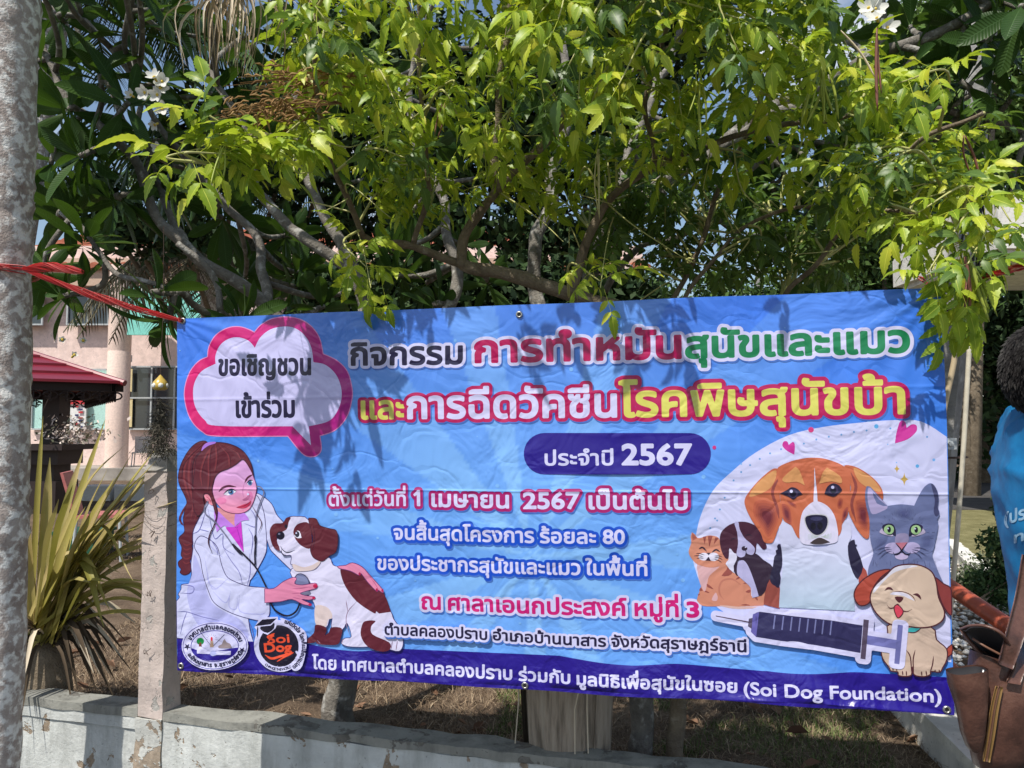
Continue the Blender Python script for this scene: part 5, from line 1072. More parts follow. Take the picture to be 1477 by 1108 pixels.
# ------------------------------------------------------------------ utility pole and conduits
M_pole = mat_bark('weathered_pole_concrete', (.15, .145, .14), (.34, .33, .31), (.42, .41, .39), 5, lich=.6)
pl_ = empty('utility_pole', tuple(G(1330, 950, YZ)), 'weathered square concrete utility pole behind the right banner edge', 'pole'); b0 = pl_.location.copy()
t0 = W(1436, -120, 4.35)-b0
m = MB()
for i in range(24):
    a, b = t0*(i/24), t0*((i+1)/24); 
m.tube([t0*(i/30) for i in range(31)], [.088-.016*i/30 for i in range(31)], 4, True, .02); link(bpy.data.objects.new('shaft', mesh_np('shaft', m.v, m.f, M_pole)), pl_)
for py in (640, 340, 715): 
    m = MB(); c = W({640: 1366, 340: 1392, 715: 1352}[py], py, 4.1)-b0; m.box(c.x-.035, c.x+.035, c.y-.03, c.y+.05, c.z-.03, c.z+.03); m.lathe([(0, .015), (.014, .012), (.016, 0)], 6, Matrix.Translation((c.x, c.y-.03, c.z)) @ Matrix.Rotation(math.pi/2, 4, 'X')); link(bpy.data.objects.new('bolt_plate', mesh_np('bolt_plate', m.v, m.f, M_frame)), pl_)
for z in (1.1, 1.9, 2.6):
    c = t0*(z/t0.z); m = MB(); m.tube([c+Vector((.12*math.cos(t), .12*math.sin(t), 0)) for t in np.linspace(0, 6.28, 13)], .006, 5); link(bpy.data.objects.new('metal_band', mesh_np('metal_band', m.v, m.f, M_rust)), pl_)
M_pvc = plain('cream_conduit', (.62, .57, .46), .45)
def pipe(name, pts, r, mat, label, cat): m = MB(); m.tube(cr(pts, 6), r, 10); return tag(m.build(name, mat, None, True), label, cat)
pipe('conduit_pipe', [W(1400, 470, 3.6), W(1386, 700, 3.6), W(1364, 960, 3.6), W(1362, 985, 3.62)], .011, M_pvc, 'straight cream conduit pipe standing right of the utility pole', 'pipe')
pipe('bamboo_cane', [W(1381, 440, 3.3), W(1378, 510, 3.3), W(1360, 600, 3.3), W(1350, 700, 3.3), W(1346, 900, 3.3)], .012, plain('dry_cane', (.48, .38, .24), .6), 'bent straw coloured cane leaning against the left side of the utility pole', 'cane')
for k in range(7):
    a = W(1400+random.uniform(-18, 18), 240, 4.0); pipe('cable', [a, W(1405+random.uniform(-14, 14), 300, 3.95), W(1395+random.uniform(-22, 22), 350, 3.95), W(1402+random.uniform(-20, 20), 420, 4.0)], .006, plain('black_cable', (.012, .012, .013), .5), 'black cable sagging down the upper utility pole', 'cable')['group'] = 'cables on the utility pole'
# far power line frame
pf = empty('power_line_frame', tuple(xy(W(1180, 640, 26), YZ)), 'distant grey concrete power line frame with insulators seen through the leaves', 'power line'); l = pf.location
m = MB(); a, b = W(1076, 341, 26), W(1215, 339, 26); m.tube([a-l, b-l], .16, 4); link(bpy.data.objects.new('crossbeam', mesh_np('crossbeam', m.v, m.f, M_pole)), pf)
for px_ in (1094, 1170, 1206):
    p = W(px_, 345, 26.2); m = MB(); m.tube([Vector((p.x, p.y, YZ-.1))-l, Vector((p.x, p.y, p.z+(1.2 if px_ == 1170 else .3)))-l], .14, 8); link(bpy.data.objects.new('post', mesh_np('post', m.v, m.f, M_pole)), pf)
for px_ in (1110, 1135, 1157, 1190):
    p = W(px_, 333, 26)-l; m = MB(); m.lathe([(.05, -.15), (.12, -.1), (.06, -.04), (.12, .02), (.06, .08), (.1, .14), (0, .2)], 10, Matrix.Translation(p)); link(bpy.data.objects.new('insulator', mesh_np('insulator', m.v, m.f, M_frame)), pf)
for k, y in enumerate((300, 316)):
    pipe('power_cable', [W(1040, y-10, 26), W(1140, y+4, 26), W(1240, y-12, 26)], .03, plain('cable_grey', (.1, .1, .1)), 'thin overhead cable crossing the sky gap, %s one' % ('upper', 'lower')[k], 'cable')
# white canopy block at right
cb = empty('white_building', tuple(xy(W(1500, 600, 9), YZ)), 'cream rendered canopy of a building at the upper right edge', 'building'); bpy.context.view_layer.update()
bpart('canopy', (1441, 278, 1760, 358), 9, 2.5, M_white, cb); bpart('soffit', (1446, 358, 1760, 368), 9.05, 2.3, M_white, cb); bpart('wall', (1560, 378, 1760, 760), 10.5, .4, M_white, cb)
# white kerb stones by the pebble bed
for k in range(9):
    a = Vector((4.45-k*.1, 7.9-k*.25, 0)); M_ = Matrix.Translation((a.x, a.y, YZ)) @ Matrix.Rotation(1.19, 4, 'Z'); v = rough_box(-.12, .12, -.07, .07, 0, .13, .06, .008, k, M_)
    tag(obj('kerb_stone', v[0], v[1], M_white), 'white painted kerb stone edging the pebble bed', 'kerb stone', 'white kerb stones edging the pebble bed')
# ------------------------------------------------------------------ leaves
def leaf_mat(name, cols, scale=2.2, trans=.35, tcol=(.35, .5, .05), rough=.45, spec=.5, vein=0, rand=True):
    m, N, L, B = nodes(name); g = N.new('ShaderNodeNewGeometry'); n1 = nn(N, 'ShaderNodeTexNoise', Scale=scale*6, Detail=3); L.new(g.outputs['Position'], n1.inputs['Vector'])
    oi = N.new('ShaderNodeObjectInfo'); a1 = nn(N, 'ShaderNodeMath', _operation='ADD'); L.new(g.outputs['Random Per Island'], a1.inputs[0]); L.new(oi.outputs['Random'], a1.inputs[1])
    fr = nn(N, 'ShaderNodeMath', _operation='FRACT'); L.new(a1.outputs[0], fr.inputs[0])
    mm = nn(N, 'ShaderNodeMath', _operation='MULTIPLY_ADD'); L.new(n1.outputs['Fac'], mm.inputs[0]); mm.inputs[1].default_value = .5; mm2 = nn(N, 'ShaderNodeMath', _operation='MULTIPLY'); L.new(fr.outputs[0], mm2.inputs[0]); mm2.inputs[1].default_value = .62; L.new(mm2.outputs[0], mm.inputs[2])
    col = ramp(N, L, mm.outputs[0], [(.1+.85*i/(len(cols)-1), c) for i, c in enumerate(cols)])
    uv = N.new('ShaderNodeUVMap'); s = N.new('ShaderNodeSeparateXYZ'); L.new(uv.outputs[0], s.inputs[0])
    av = nn(N, 'ShaderNodeMath', _operation='ABSOLUTE'); L.new(s.outputs[1], av.inputs[0])
    mid = nn(N, 'ShaderNodeMath', _operation='LESS_THAN'); L.new(av.outputs[0], mid.inputs[0]); mid.inputs[1].default_value = .045
    fac = nn(N, 'ShaderNodeMath', _operation='MULTIPLY'); L.new(mid.outputs[0], fac.inputs[0]); fac.inputs[1].default_value = .55
    hsrc = mid.outputs[0]
    if vein:
        q = nn(N, 'ShaderNodeMath', _operation='MULTIPLY_ADD'); L.new(av.outputs[0], q.inputs[0]); q.inputs[1].default_value = -.10; L.new(s.outputs[0], q.inputs[2])
        w1 = nn(N, 'ShaderNodeMath', _operation='MULTIPLY'); L.new(q.outputs[0], w1.inputs[0]); w1.inputs[1].default_value = vein
        w2 = nn(N, 'ShaderNodeMath', _operation='SINE'); L.new(w1.outputs[0], w2.inputs[0]); w3 = nn(N, 'ShaderNodeMath', _operation='GREATER_THAN'); L.new(w2.outputs[0], w3.inputs[0]); w3.inputs[1].default_value = .93
        w4 = nn(N, 'ShaderNodeMath', _operation='MULTIPLY_ADD'); L.new(w3.outputs[0], w4.inputs[0]); w4.inputs[1].default_value = .28; L.new(fac.outputs[0], w4.inputs[2]); fac = w4; hsrc = w2.outputs[0]
    mx_ = nn(N, 'ShaderNodeMix', _data_type='RGBA'); L.new(fac.outputs[0], mx_.inputs[0]); L.new(col, mx_.inputs[6]); mx_.inputs[7].default_value = (*[min(1, c*2.0+.03) for c in cols[-1]], 1)
    L.new(mx_.outputs[2], B.inputs['Base Color']); B.inputs['Roughness'].default_value = rough; B.inputs['Specular IOR Level'].default_value = spec
    b = nn(N, 'ShaderNodeBump', Strength=.25, Distance=.003); L.new(hsrc, b.inputs['Height']); L.new(b.outputs[0], B.inputs['Normal'])
    t = N.new('ShaderNodeBsdfTranslucent'); tm = nn(N, 'ShaderNodeMix', _data_type='RGBA'); tm.inputs[0].default_value = .5; L.new(mx_.outputs[2], tm.inputs[6]); tm.inputs[7].default_value = (*tcol, 1); L.new(tm.outputs[2], t.inputs[0])
    x = N.new('ShaderNodeMixShader'); x.inputs[0].default_value = trans; L.new(B.outputs[0], x.inputs[1]); L.new(t.outputs[0], x.inputs[2]); L.new(x.outputs[0], N['Material Output'].inputs[0]); return m
def blade(n, Lh, wfun, curl, fold, serr=0.0, wave=0.0, seed=0):
    """leaf along +x, midrib at y=0, face up; returns V, F, UV"""
    r = random.Random(seed); V = []; U = []; F = []
    for i in range(n+1):
        t = i/n; w_ = wfun(t)*Lh; x = Lh*t; zc = -curl*Lh*t*t; wv = wave*Lh*math.sin(t*9+seed)
        for k, s in enumerate((-1, 0, 1)):
            ww = w_*(1+(serr if (i % 2 == 0) else -serr)) if s else 0
            V.append((x-(serr*.35*Lh/n*(i % 2 == 0) if s else 0), s*ww, zc+abs(s)*fold*w_+s*wv)); U.append((t, s*1.0))
    for i in range(n):
        a = i*3; F += [(a, a+3, a+4, a+1), (a+1, a+4, a+5, a+2)]
    return V, F, U
def merge(parts):
    V, F, U = [], [], []
    for v, f, u, M_ in parts:
        n = len(V); V += [tuple(M_ @ Vector(p)) for p in v]; F += [tuple(i+n for i in q) for q in f]; U += list(u)
    return V, F, U
def tecoma_leaf(seed, nl=5):
    r = random.Random(seed); parts = []; L_ = .125+.02*r.random()
    ra = MB(); path = [(x, 0, -1.4*x*x) for x in np.linspace(0, L_, 6)]; ra.tube(path, [.0011, .001, .0009, .0008, .0007, .0006], 4, False); parts.append((ra.v, ra.f, [(0, 0)]*len(ra.v), Matrix.Identity(4)))
    wf = lambda t: .225*(math.sin(math.pi*min(1, t**.78))**.85)*(1-.25*t)+.002
    npair = (nl-1)//2
    for p in range(npair):
        t = .45+.42*p/max(1, npair-1) if npair > 1 else .6; x = L_*t; z = -1.4*x*x
        for s in (-1, 1):
            v, f, u = blade(12, r.uniform(.062, .085)*(1 if p else .86), wf, r.uniform(.2, .5), r.uniform(.15, .4), .13, .01, r.randint(0, 99))
            M_ = Matrix.Translation((x, 0, z)) @ Matrix.Rotation(s*r.uniform(.75, 1.15), 4, 'Z') @ Matrix.Rotation(r.uniform(.05, .65), 4, 'Y') @ Matrix.Rotation(s*r.uniform(-.4, .5), 4, 'X'); parts.append((v, f, u, M_))
    v, f, u = blade(14, r.uniform(.085, .115), wf, r.uniform(.2, .55), r.uniform(.15, .35), .12, .012, r.randint(0, 99)); x = L_
    parts.append((v, f, u, Matrix.Translation((x, 0, -1.4*x*x)) @ Matrix.Rotation(r.uniform(-.2, .2), 4, 'Z') @ Matrix.Rotation(r.uniform(.1, .65), 4, 'Y')))
    return merge(parts)
def frangi_leaf(seed):
    r = random.Random(seed); wf = lambda t: (.012 if t < .1 else .012+.135*(math.sin(math.pi*min(1, ((t-.1)/.9)**1.35))**.62 if t < .995 else .02))
    v, f, u = blade(12, 1.0, wf, r.uniform(.05, .3), r.uniform(.1, .45), 0, .008, seed); return v, f, u
def frame(o, d, up=Vector((0, 0, 1)), s=1.0, roll=0):
    d = d.normalized(); y = up.cross(d)
    if y.length < 1e-3: y = Vector((0, 1, 0))
    y.normalize(); z = d.cross(y); M_ = Matrix(((d.x, y.x, z.x, 0), (d.y, y.y, z.y, 0), (d.z, y.z, z.z, 0), (0, 0, 0, 1)))
    return Matrix.Translation(o) @ M_ @ Matrix.Rotation(roll, 4, 'X') @ Matrix.Scale(s, 4)
CAMP = Vector((0, 0, EYE))
def project(p):
    r = p-CAMP; d = r.y*cp+r.z*sp; yu = -r.y*sp+r.z*cp
    return (CX+FP*r.x/d, CY-FP*yu/d, d) if d > .05 else (-9999, -9999, 1e3)
def emit(parent, name, templates, mats, material, limit=290, vis=True):
    """biggest visible ones become objects that share mesh data, the others one joined mesh"""
    sc_list = []
    for k, (ti, M_) in enumerate(mats):
        c = M_ @ Vector((.08, 0, 0)) if name != 'broad_leaf' else M_ @ Vector((.5, 0, 0)); x, y, d = project(c); on = -20 < x < 1497 and -20 < y < 1120
        sc_list.append(((M_.to_scale().x/d) if on else 0, k))
    sc_list.sort(reverse=True); big = [k for s, k in sc_list[:limit] if s > 0]; bs = set(big)
    loc = parent.location; nm = 'leaf'
    ms = [mesh_np(nm, t[0], t[1], material, None, True, None, t[2]) for t in templates]
    for k in big:
        ti, M_ = mats[k]; o = bpy.data.objects.new(nm, ms[ti]); C.objects.link(o); o.parent = parent; o.matrix_local = Matrix.Translation(-loc) @ M_
    rest = [mats[k] for k in range(len(mats)) if k not in bs]
    if rest:
        VV, FF, UU, n = [], [], [], 0
        for ti, (v, f, u) in enumerate(templates):
            va = np.c_[np.array(v), np.ones(len(v))]; ua = np.array(u); quad = np.array([q if len(q) == 4 else (*q, q[-1]) for q in f if len(q) in (3, 4)]); 
            for tj, M_ in rest:
                if tj != ti: continue
                VV.append((va @ np.array(M_).T)[:, :3]-np.array(loc)); FF.append(quad+n); UU.append(ua); n += len(v)
        o = obj('smaller_leaves', np.vstack(VV), np.vstack(FF), material, parent, True, None, np.vstack(UU)); o['kind'] = 'stuff'
    return len(mats)
def wpath(px): return [W(*p) for p in px]
class Tree:
    def __init__(s, name, base, label, bark):
        s.e = empty(name, tuple(base), label, 'tree'); s.bark = bark; s.nodes = []
    def limb(s, path, r0, r1, name='branch', n=10, wob=.012):
        P_ = [Vector(p) for p in cr([tuple(p) for p in path], n)]
        P_ = [p+Vector((noise.noise(p*5), noise.noise(p*5+Vector((5, 0, 0))), noise.noise(p*5+Vector((0, 5, 0)))))*wob*2 for p in P_]
        R_ = [(r0+(r1-r0)*i/(len(P_)-1))*(1+.12*noise.noise(P_[i]*13)) for i in range(len(P_))]
        m = MB(); m.tube([p-s.e.location for p in P_], R_, 14 if r0 > .02 else 8, True, .05); link(bpy.data.objects.new(name, mesh_np(name, m.v, m.f, s.bark, None, True)), s.e)
        s.nodes += list(zip(P_, R_)); return P_
    def near(s, p, minz=None):
        return min(s.nodes, key=lambda q: (q[0]-p).length + (0.5 if q[0].z > p.z+.3 else 0))
# ---------------------------------------------------------------- frangipani trees
M_fb = mat_bark('frangipani_bark', (.10, .09, .08), (.25, .23, .20), (.42, .41, .38), 10, lich=.57)
M_fl = leaf_mat('frangipani_leaf', [(.012, .032, .008), (.024, .06, .012), (.045, .09, .016), (.03, .07, .014)], 1.0, .22, (.16, .32, .02), .45, .2, vein=130)
FT = [frangi_leaf(k) for k in range(6)]
M_pet = leaf_mat('white_petal', [(.72, .72, .68), (.8, .8, .76)], 1, .3, (.8, .8, .7), .5, .3); M_yel = plain('petal_throat', (.75, .55, .08), .6)
def frangi(name, base, label, limbs, tips, size=.27, thin=.016, drop=0.0):
    T = Tree(name, base, label, M_fb); mats = []
    for k, (path, r0, r1) in enumerate(limbs): T.limb(path, r0*(1 if k == 0 else .78), r1*.8, 'trunk' if k == 0 else 'branch', 10, .02)
    tw = MB(); extra = []
    for tp in tips:
        t = tp[:3]; p = W(*t); nd, nr = T.near(p); 
        if (p-nd).length > .04:
            mid = nd.lerp(p, .5)+Vector((random.uniform(-.06, .06), random.uniform(-.06, .06), -.08*(p-nd).length)); c = [Vector(q) for q in cr([tuple(nd), tuple(mid), tuple(p)], 5)]
            tw.tube([q-T.e.location for q in c], [max(thin*.8, min(nr*.7, .02))*(1-i/len(c))+thin*.75*(i/len(c)) for i in range(len(c))], 8, True, .05); d0 = (c[-1]-c[-3]).normalized(); extra += [(q, thin) for q in c]
        else: d0 = Vector((0, 0, 1))
        ax = (d0+Vector((random.uniform(-.3, .3), random.uniform(-.3, .3), .5+(tp[3] if len(tp) > 3 else 0)))).normalized()
        q = ax.orthogonal().normalized(); n = random.randint(11, 16); a0 = random.uniform(0, 6.28)
        for i in range(n):
            a = a0+i*2.4; el = 1.05-1.35*(i/n)-random.uniform(0, .25)-drop; rad = (Matrix.Rotation(a, 4, ax) @ q); d = (rad*math.cos(el)+ax*math.sin(el)).normalized()
            if d.z < -.2: d.z -= .3
            mats.append((random.randrange(6), frame(p-ax*.05*(i/n), d, ax, size*random.uniform(.7, 1.12)*(1 if tp[1] < 330 else .85), random.uniform(-.4, .4))))
    if tw.v: o = link(bpy.data.objects.new('twigs', mesh_np('twigs', tw.v, tw.f, M_fb, None, True)), T.e); o['kind'] = 'stuff'
    emit(T.e, 'broad_leaf', FT, mats, M_fl, 290); return T
def blossom(T, p, n, s=.028):
    par = T.e
    for k in range(n):
        c = p+Vector((random.gauss(0, .035), random.gauss(0, .03), random.gauss(0, .035))); ax = (CAMP-c).normalized()+Vector((random.uniform(-.7, .7), random.uniform(-.5, .5), random.uniform(-.2, .8))); ax.normalize(); q = ax.orthogonal().normalized(); V, F, U = [], [], []
        for i in range(5):
            a = i*1.2566; d = Matrix.Rotation(a, 4, ax) @ q; v, f, u = blade(6, s*1.25, lambda t: .34*math.sin(math.pi*min(.98, t*.8+.12))**.7, -.25, .25); M_ = frame(c, (d+ax*.35), ax, 1); n0 = len(V); V += [tuple((M_ @ Vector(x))-par.location) for x in v]; F += [tuple(j+n0 for j in y) for y in f]; U += u
        o = link(bpy.data.objects.new('flower', mesh_np('flower', V, F, M_pet, None, True, None, U)), par)
        m = MB(); m.lathe([(0, .006), (.006, .002), (.004, -.02), (0, -.024)], 8, frame(c-par.location+ax*.003, ax) @ Matrix.Rotation(math.pi/2, 4, 'Y')); link(bpy.data.objects.new('throat', mesh_np('throat', m.v, m.f, M_yel, None, True)), o)
left_tips = [(x+random.uniform(-18, 18), y+random.uniform(-15, 15), d+random.uniform(-.15, .15)) for x, y, d in [
 (100, 20, 3.9), (170, 40, 3.8), (240, 20, 4.1), (60, 90, 3.7), (150, 110, 3.4), (110, 170, 3.5), (170, 150, 3.2), (230, 120, 4.0), (60, 230, 3.6), (130, 240, 3.4), (210, 200, 3.8), (270, 190, 4.1), (90, 300, 3.5), (160, 290, 3.4), (240, 280, 3.9), (300, 240, 4.2), (60, 380, 3.4), (120, 350, 3.3), (90, 430, 3.2), (240, 425, 3.1), (255, 470, 3.1), (330, 300, 4.2), (350, 400, 4.2), (420, 410, 4.0), (460, 430, 3.9), (400, 330, 4.3), (300, 120, 4.1), (350, 60, 4.3), (430, 40, 4.3), (470, 130, 4.2), (430, 200, 4.3), (300, 40, 4.4), (520, 260, 4.4), (560, 350, 4.2), (600, 410, 4.1), (560, 400, 4.0), (640, 430, 4.1), (700, 420, 4.3), (500, 425, 3.9), (420, 380, 4.1), (590, 300, 4.4), (680, 340, 4.4),
 (600, 60, 4.6), (680, 160, 4.6), (740, 60, 4.7), (620, 200, 4.6), (700, 260, 4.6), (560, 130, 4.6), (350, 450, 3.6)]]
above = [(x, y, d) for x, y, d in [(60, -110, 3.1), (180, -120, 3.0), (300, -140, 3.2), (430, -130, 3.5), (560, -120, 3.9), (40, -200, 3.3), (120, -260, 2.6), (260, -260, 2.8), (400, -260, 3.0), (700, -140, 4.2), (60, -20, 3.2), (200, -40, 3.3)]]  # rosettes out of view overhead, added to shade the crown below
FL = frangi('frangipani_tree', tuple(xy(G(490, 1052, YZ), YZ)), 'broad leaved frangipani with grey forking branches and white blossom on the left', [
 (wpath([(490, 1060, 3.22), (498, 900, 3.25), (512, 680, 3.3), (528, 520, 3.35), (530, 440, 3.4)]), .066, .052),
 (wpath([(530, 450, 3.4), (508, 395, 3.45), (470, 310, 3.55), (440, 250, 3.6), (425, 180, 3.7), (440, 90, 3.9)]), .040, .020),
 (wpath([(525, 420, 3.4), (470, 360, 3.45), (410, 320, 3.5), (370, 265, 3.6), (355, 190, 3.7), (300, 100, 3.8)]), .038, .017),
 (wpath([(500, 700, 3.3), (430, 520, 3.5), (385, 440, 3.6), (330, 405, 3.6), (270, 360, 3.6), (225, 315, 3.6), (200, 250, 3.6), (150, 190, 3.6), (95, 140, 3.6), (50, 60, 3.7)]), .048, .018),
 (wpath([(385, 440, 3.6), (375, 390, 3.7), (370, 335, 3.8), (310, 280, 3.8), (240, 200, 3.7), (190, 110, 3.7), (120, 30, 3.8)]), .034, .013),
 (wpath([(320, 445, 3.4), (300, 400, 3.5), (262, 350, 3.5)]), .020, .018),
 (wpath([(262, 428, 3.15), (215, 405, 3.2), (165, 385, 3.25), (130, 340, 3.3), (85, 300, 3.4)]), .016, .012),
 (wpath([(300, 455, 3.3), (262, 428, 3.15), (245, 425, 3.1)]), .02, .014),
 (wpath([(225, 315, 3.6), (213, 250, 3.7), (210, 190, 3.8), (190, 60, 4.0), (185, -60, 4.0)]), .018, .014),
 (wpath([(270, 360, 3.6), (215, 230, 3.9), (130, 80, 4.0), (80, -60, 4.0)]), .024, .014),
 (wpath([(560, 620, 3.6), (640, 470, 3.9), (655, 400, 4.0), (640, 300, 4.2), (590, 180, 4.4), (600, 60, 4.5)]), .05, .02)], left_tips+above, .25)
blossom(FL, W(228, 112, 3.05), 4); blossom(FL, W(236, 138, 3.05), 3); blossom(FL, W(195, 145, 3.2), 2, .022); blossom(FL, W(222, 180, 3.2), 2, .022); blossom(FL, W(100, 485, 3.1), 3, .013)
m = MB()
for k in range(5): m.tube(cr([tuple(W(205, 150, 3.2)), tuple(W(232, 128, 3.1)), tuple(W(232+random.uniform(-9, 9), 118+random.uniform(-14, 14), 3.05))], 4), .0022, 5)
FL_st = link(bpy.data.objects.new('flower_stalks', mesh_np('flower_stalks', [Vector(v)-FL.e.location for v in m.v], m.f, leaf_mat('stalk', [(.1, .16, .03), (.16, .22, .05)]))), FL.e)
right_tips = [(x+random.uniform(-15, 15), y+random.uniform(-15, 15), d, z) for x, y, d, z in [
 (1070, 262, 3.9, -.9), (1040, 240, 4.0, -.6), (1110, 275, 3.9, -.9), (1150, 250, 3.8, -.8), (1130, 320, 4.0, -.4), (1190, 330, 4.0, -.8), (1215, 270, 3.8, -.6), (1180, 215, 3.8, -.3), (1250, 210, 3.7, 0), (1240, 150, 3.6, 0), (1310, 110, 3.5, 0), (1380, 120, 3.4, -.3), (1440, 60, 3.3, 0), (1460, 130, 3.4, -.4), (1400, 30, 3.5, 0), (1300, 30, 3.7, 0), (1220, 60, 3.8, 0), (1290, 190, 3.6, -.2), (1340, 230, 3.7, -.6), (1100, 180, 3.9, 0), (1000, 190, 4.1, 0), (960, 290, 4.1, -.4), (1160, 400, 4.1, -.5), (1480, 10, 3.1, 0), (1280, 290, 3.8, -.8), (1450, 250, 3.5, -.6), (1400, 200, 3.7, -.5),
 (850, 60, 4.5, 0), (930, 120, 4.5, 0), (820, 200, 4.6, 0), (900, 230, 4.5, 0), (770, 130, 4.7, 0), (1500, -60, 3.3, 0), (1380, -80, 3.3, 0), (1240, -90, 3.5, 0), (1100, -80, 3.8, 0), (960, -60, 4.2, 0), (1560, 120, 3.2, 0), (1600, 0, 3.0, 0)]]
FR = frangi('frangipani_tree', tuple(xy(G(925, 1160, YZ), YZ)), 'broad leaved frangipani with a leaning trunk spreading over the right half of the banner', [
 (wpath([(905, 1180, 2.8), (925, 1080, 2.85), (928, 1000, 2.95), (880, 760, 3.2), (835, 560, 3.4), (838, 430, 3.5)]), .046, .05),
 (wpath([(838, 440, 3.5), (860, 380, 3.55), (880, 320, 3.6), (960, 265, 3.7), (1030, 215, 3.7), (1100, 160, 3.65), (1180, 125, 3.6), (1290, 70, 3.5), (1400, 20, 3.4), (1500, -20, 3.3)]), .046, .026),
 (wpath([(1030, 215, 3.7), (1130, 160, 3.6), (1240, 140, 3.6), (1340, 160, 3.5), (1420, 165, 3.5), (1500, 200, 3.5)]), .03, .016),
 (wpath([(835, 560, 3.4), (770, 420, 3.6), (785, 320, 3.7), (800, 250, 3.8), (820, 120, 4.1), (800, 0, 4.3)]), .048, .024),
 (wpath([(880, 320, 3.6), (905, 220, 3.9), (960, 100, 4.2), (1000, -30, 4.3)]), .03, .018),
 (wpath([(960, 265, 3.7), (1040, 270, 3.8), (1100, 230, 3.8), (1180, 210, 3.8)]), .022, .014),
 (wpath([(870, 420, 3.5), (920, 360, 3.5), (990, 340, 3.6), (1010, 300, 3.8)]), .022, .014)], right_tips, .25, drop=.1)
blossom(FR, W(1275, 12, 2.9), 4, .036); blossom(FR, W(1276, 45, 2.9), 1, .036)
# ---------------------------------------------------------------- yellow trumpet bush
M_tb = mat_bark('brown_bark', (.13, .10, .07), (.27, .22, .16), (.34, .30, .24), 12, lich=.62)
M_tl = leaf_mat('trumpet_leaf', [(.08, .16, .016), (.18, .29, .02), (.30, .42, .026), (.44, .53, .04), (.62, .58, .06)], 2.0, .38, (.55, .68, .03), .42, .4)
TT = [tecoma_leaf(k, (5, 5, 7, 3, 5, 7)[k]) for k in range(6)]
TB_ = Tree('trumpet_bush', tuple(xy(G(960, 1170, YZ), YZ)), 'bright yellow green bush with serrated compound leaves overhanging the banner top', M_tb)
for k, (path, r0, r1) in enumerate([
 (wpath([(985, 1200, 2.72), (975, 1000, 2.9), (975, 700, 3.05), (965, 520, 3.1), (955, 440, 3.1)]), .032, .030),
 (wpath([(970, 455, 3.1), (900, 445, 3.05), (830, 425, 3.0), (760, 400, 3.0), (690, 393, 2.98), (660, 375, 2.95)]), .032, .024),
 (wpath([(700, 395, 2.98), (650, 375, 2.95), (600, 358, 2.9), (550, 350, 2.85), (515, 332, 2.8)]), .020, .011),
 (wpath([(665, 385, 2.95), (672, 340, 2.93), (700, 300, 2.9), (735, 258, 2.85), (775, 215, 2.8), (820, 170, 2.75), (890, 120, 2.7), (960, 70, 2.6)]), .021, .010),
 (wpath([(720, 280, 2.85), (716, 200, 2.8), (722, 100, 2.75), (735, 0, 2.7), (740, -120, 2.6)]), .015, .008),
 (wpath([(820, 430, 3.0), (838, 370, 3.0), (870, 300, 2.95), (940, 240, 2.85), (1040, 210, 2.75), (1130, 180, 2.7), (1230, 160, 2.6)]), .020, .007),
 (wpath([(520, 335, 2.8), (500, 280, 2.7), (470, 210, 2.6), (455, 120, 2.5), (460, 20, 2.4), (450, -80, 2.3)]), .011, .006),
 (wpath([(600, 358, 2.9), (615, 260, 2.8), (610, 160, 2.7), (600, 40, 2.6), (600, -100, 2.5)]), .011, .006),
 (wpath([(940, 240, 2.85), (935, 150, 2.7), (950, 60, 2.6), (990, -60, 2.45)]), .010, .006),
 (wpath([(960, 440, 3.1), (1010, 350, 3.1), (1045, 270, 3.0), (1080, 190, 2.9), (1110, 110, 2.75), (1150, -20, 2.6)]), .012, .006),
 (wpath([(975, 440, 3.1), (1000, 400, 3.05), (1060, 340, 3.0), (1150, 300, 2.9), (1280, 300, 2.7), (1380, 330, 2.4)]), .009, .005),
 (wpath([(990, 700, 3.05), (1100, 480, 3.1), (1180, 380, 2.9), (1270, 260, 2.7), (1340, 200, 2.5), (1420, 160, 2.4)]), .012, .006),
 (wpath([(470, 210, 2.6), (400, 200, 2.5), (340, 215, 2.35), (300, 235, 2.25)]), .006, .003),
 (wpath([(890, 120, 2.7), (900, 40, 2.5), (900, -100, 2.3)]), .009, .006)]):
    TB_.limb(path, r0, r1, 'trunk' if k == 0 else 'branch', 8, .014)
tips = []
for k in range(190):
    x = random.uniform(400, 1210); y = random.uniform(-210, 235)
    if y > 150 and random.random() < .45: continue
    if x < 470 and random.random() < .6: continue
    if y > 90 and random.random() < .22: continue
    tips.append((x, y, random.uniform(2.0, 3.15) if y < 150 else random.uniform(2.25, 3.15)))
tips += [(random.uniform(480, 860), random.uniform(200, 300), random.uniform(2.75, 3.2)) for _ in range(20)]
n_sun = len(tips)
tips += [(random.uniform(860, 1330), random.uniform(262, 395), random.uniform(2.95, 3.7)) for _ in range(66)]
n_shade = len(tips)
tips += [(random.uniform(1180, 1480), random.uniform(100, 330), random.uniform(2.1, 2.9)) for _ in range(27)]
tips += [(random.uniform(1320, 1430), random.uniform(330, 430), random.uniform(2.0, 2.3)) for _ in range(3)]
tips += [(x, y, d) for x, y, d in ((300, 215, 2.25), (325, 222, 2.2), (345, 195, 2.3), (285, 215, 2.25), (400, 215, 2.3), (440, 180, 2.4), (370, 205, 2.25), (528, 385, 2.6), (865, 405, 2.4))]
tw = MB(); mats = []; el_ = TB_.e.location; shade_toned = []
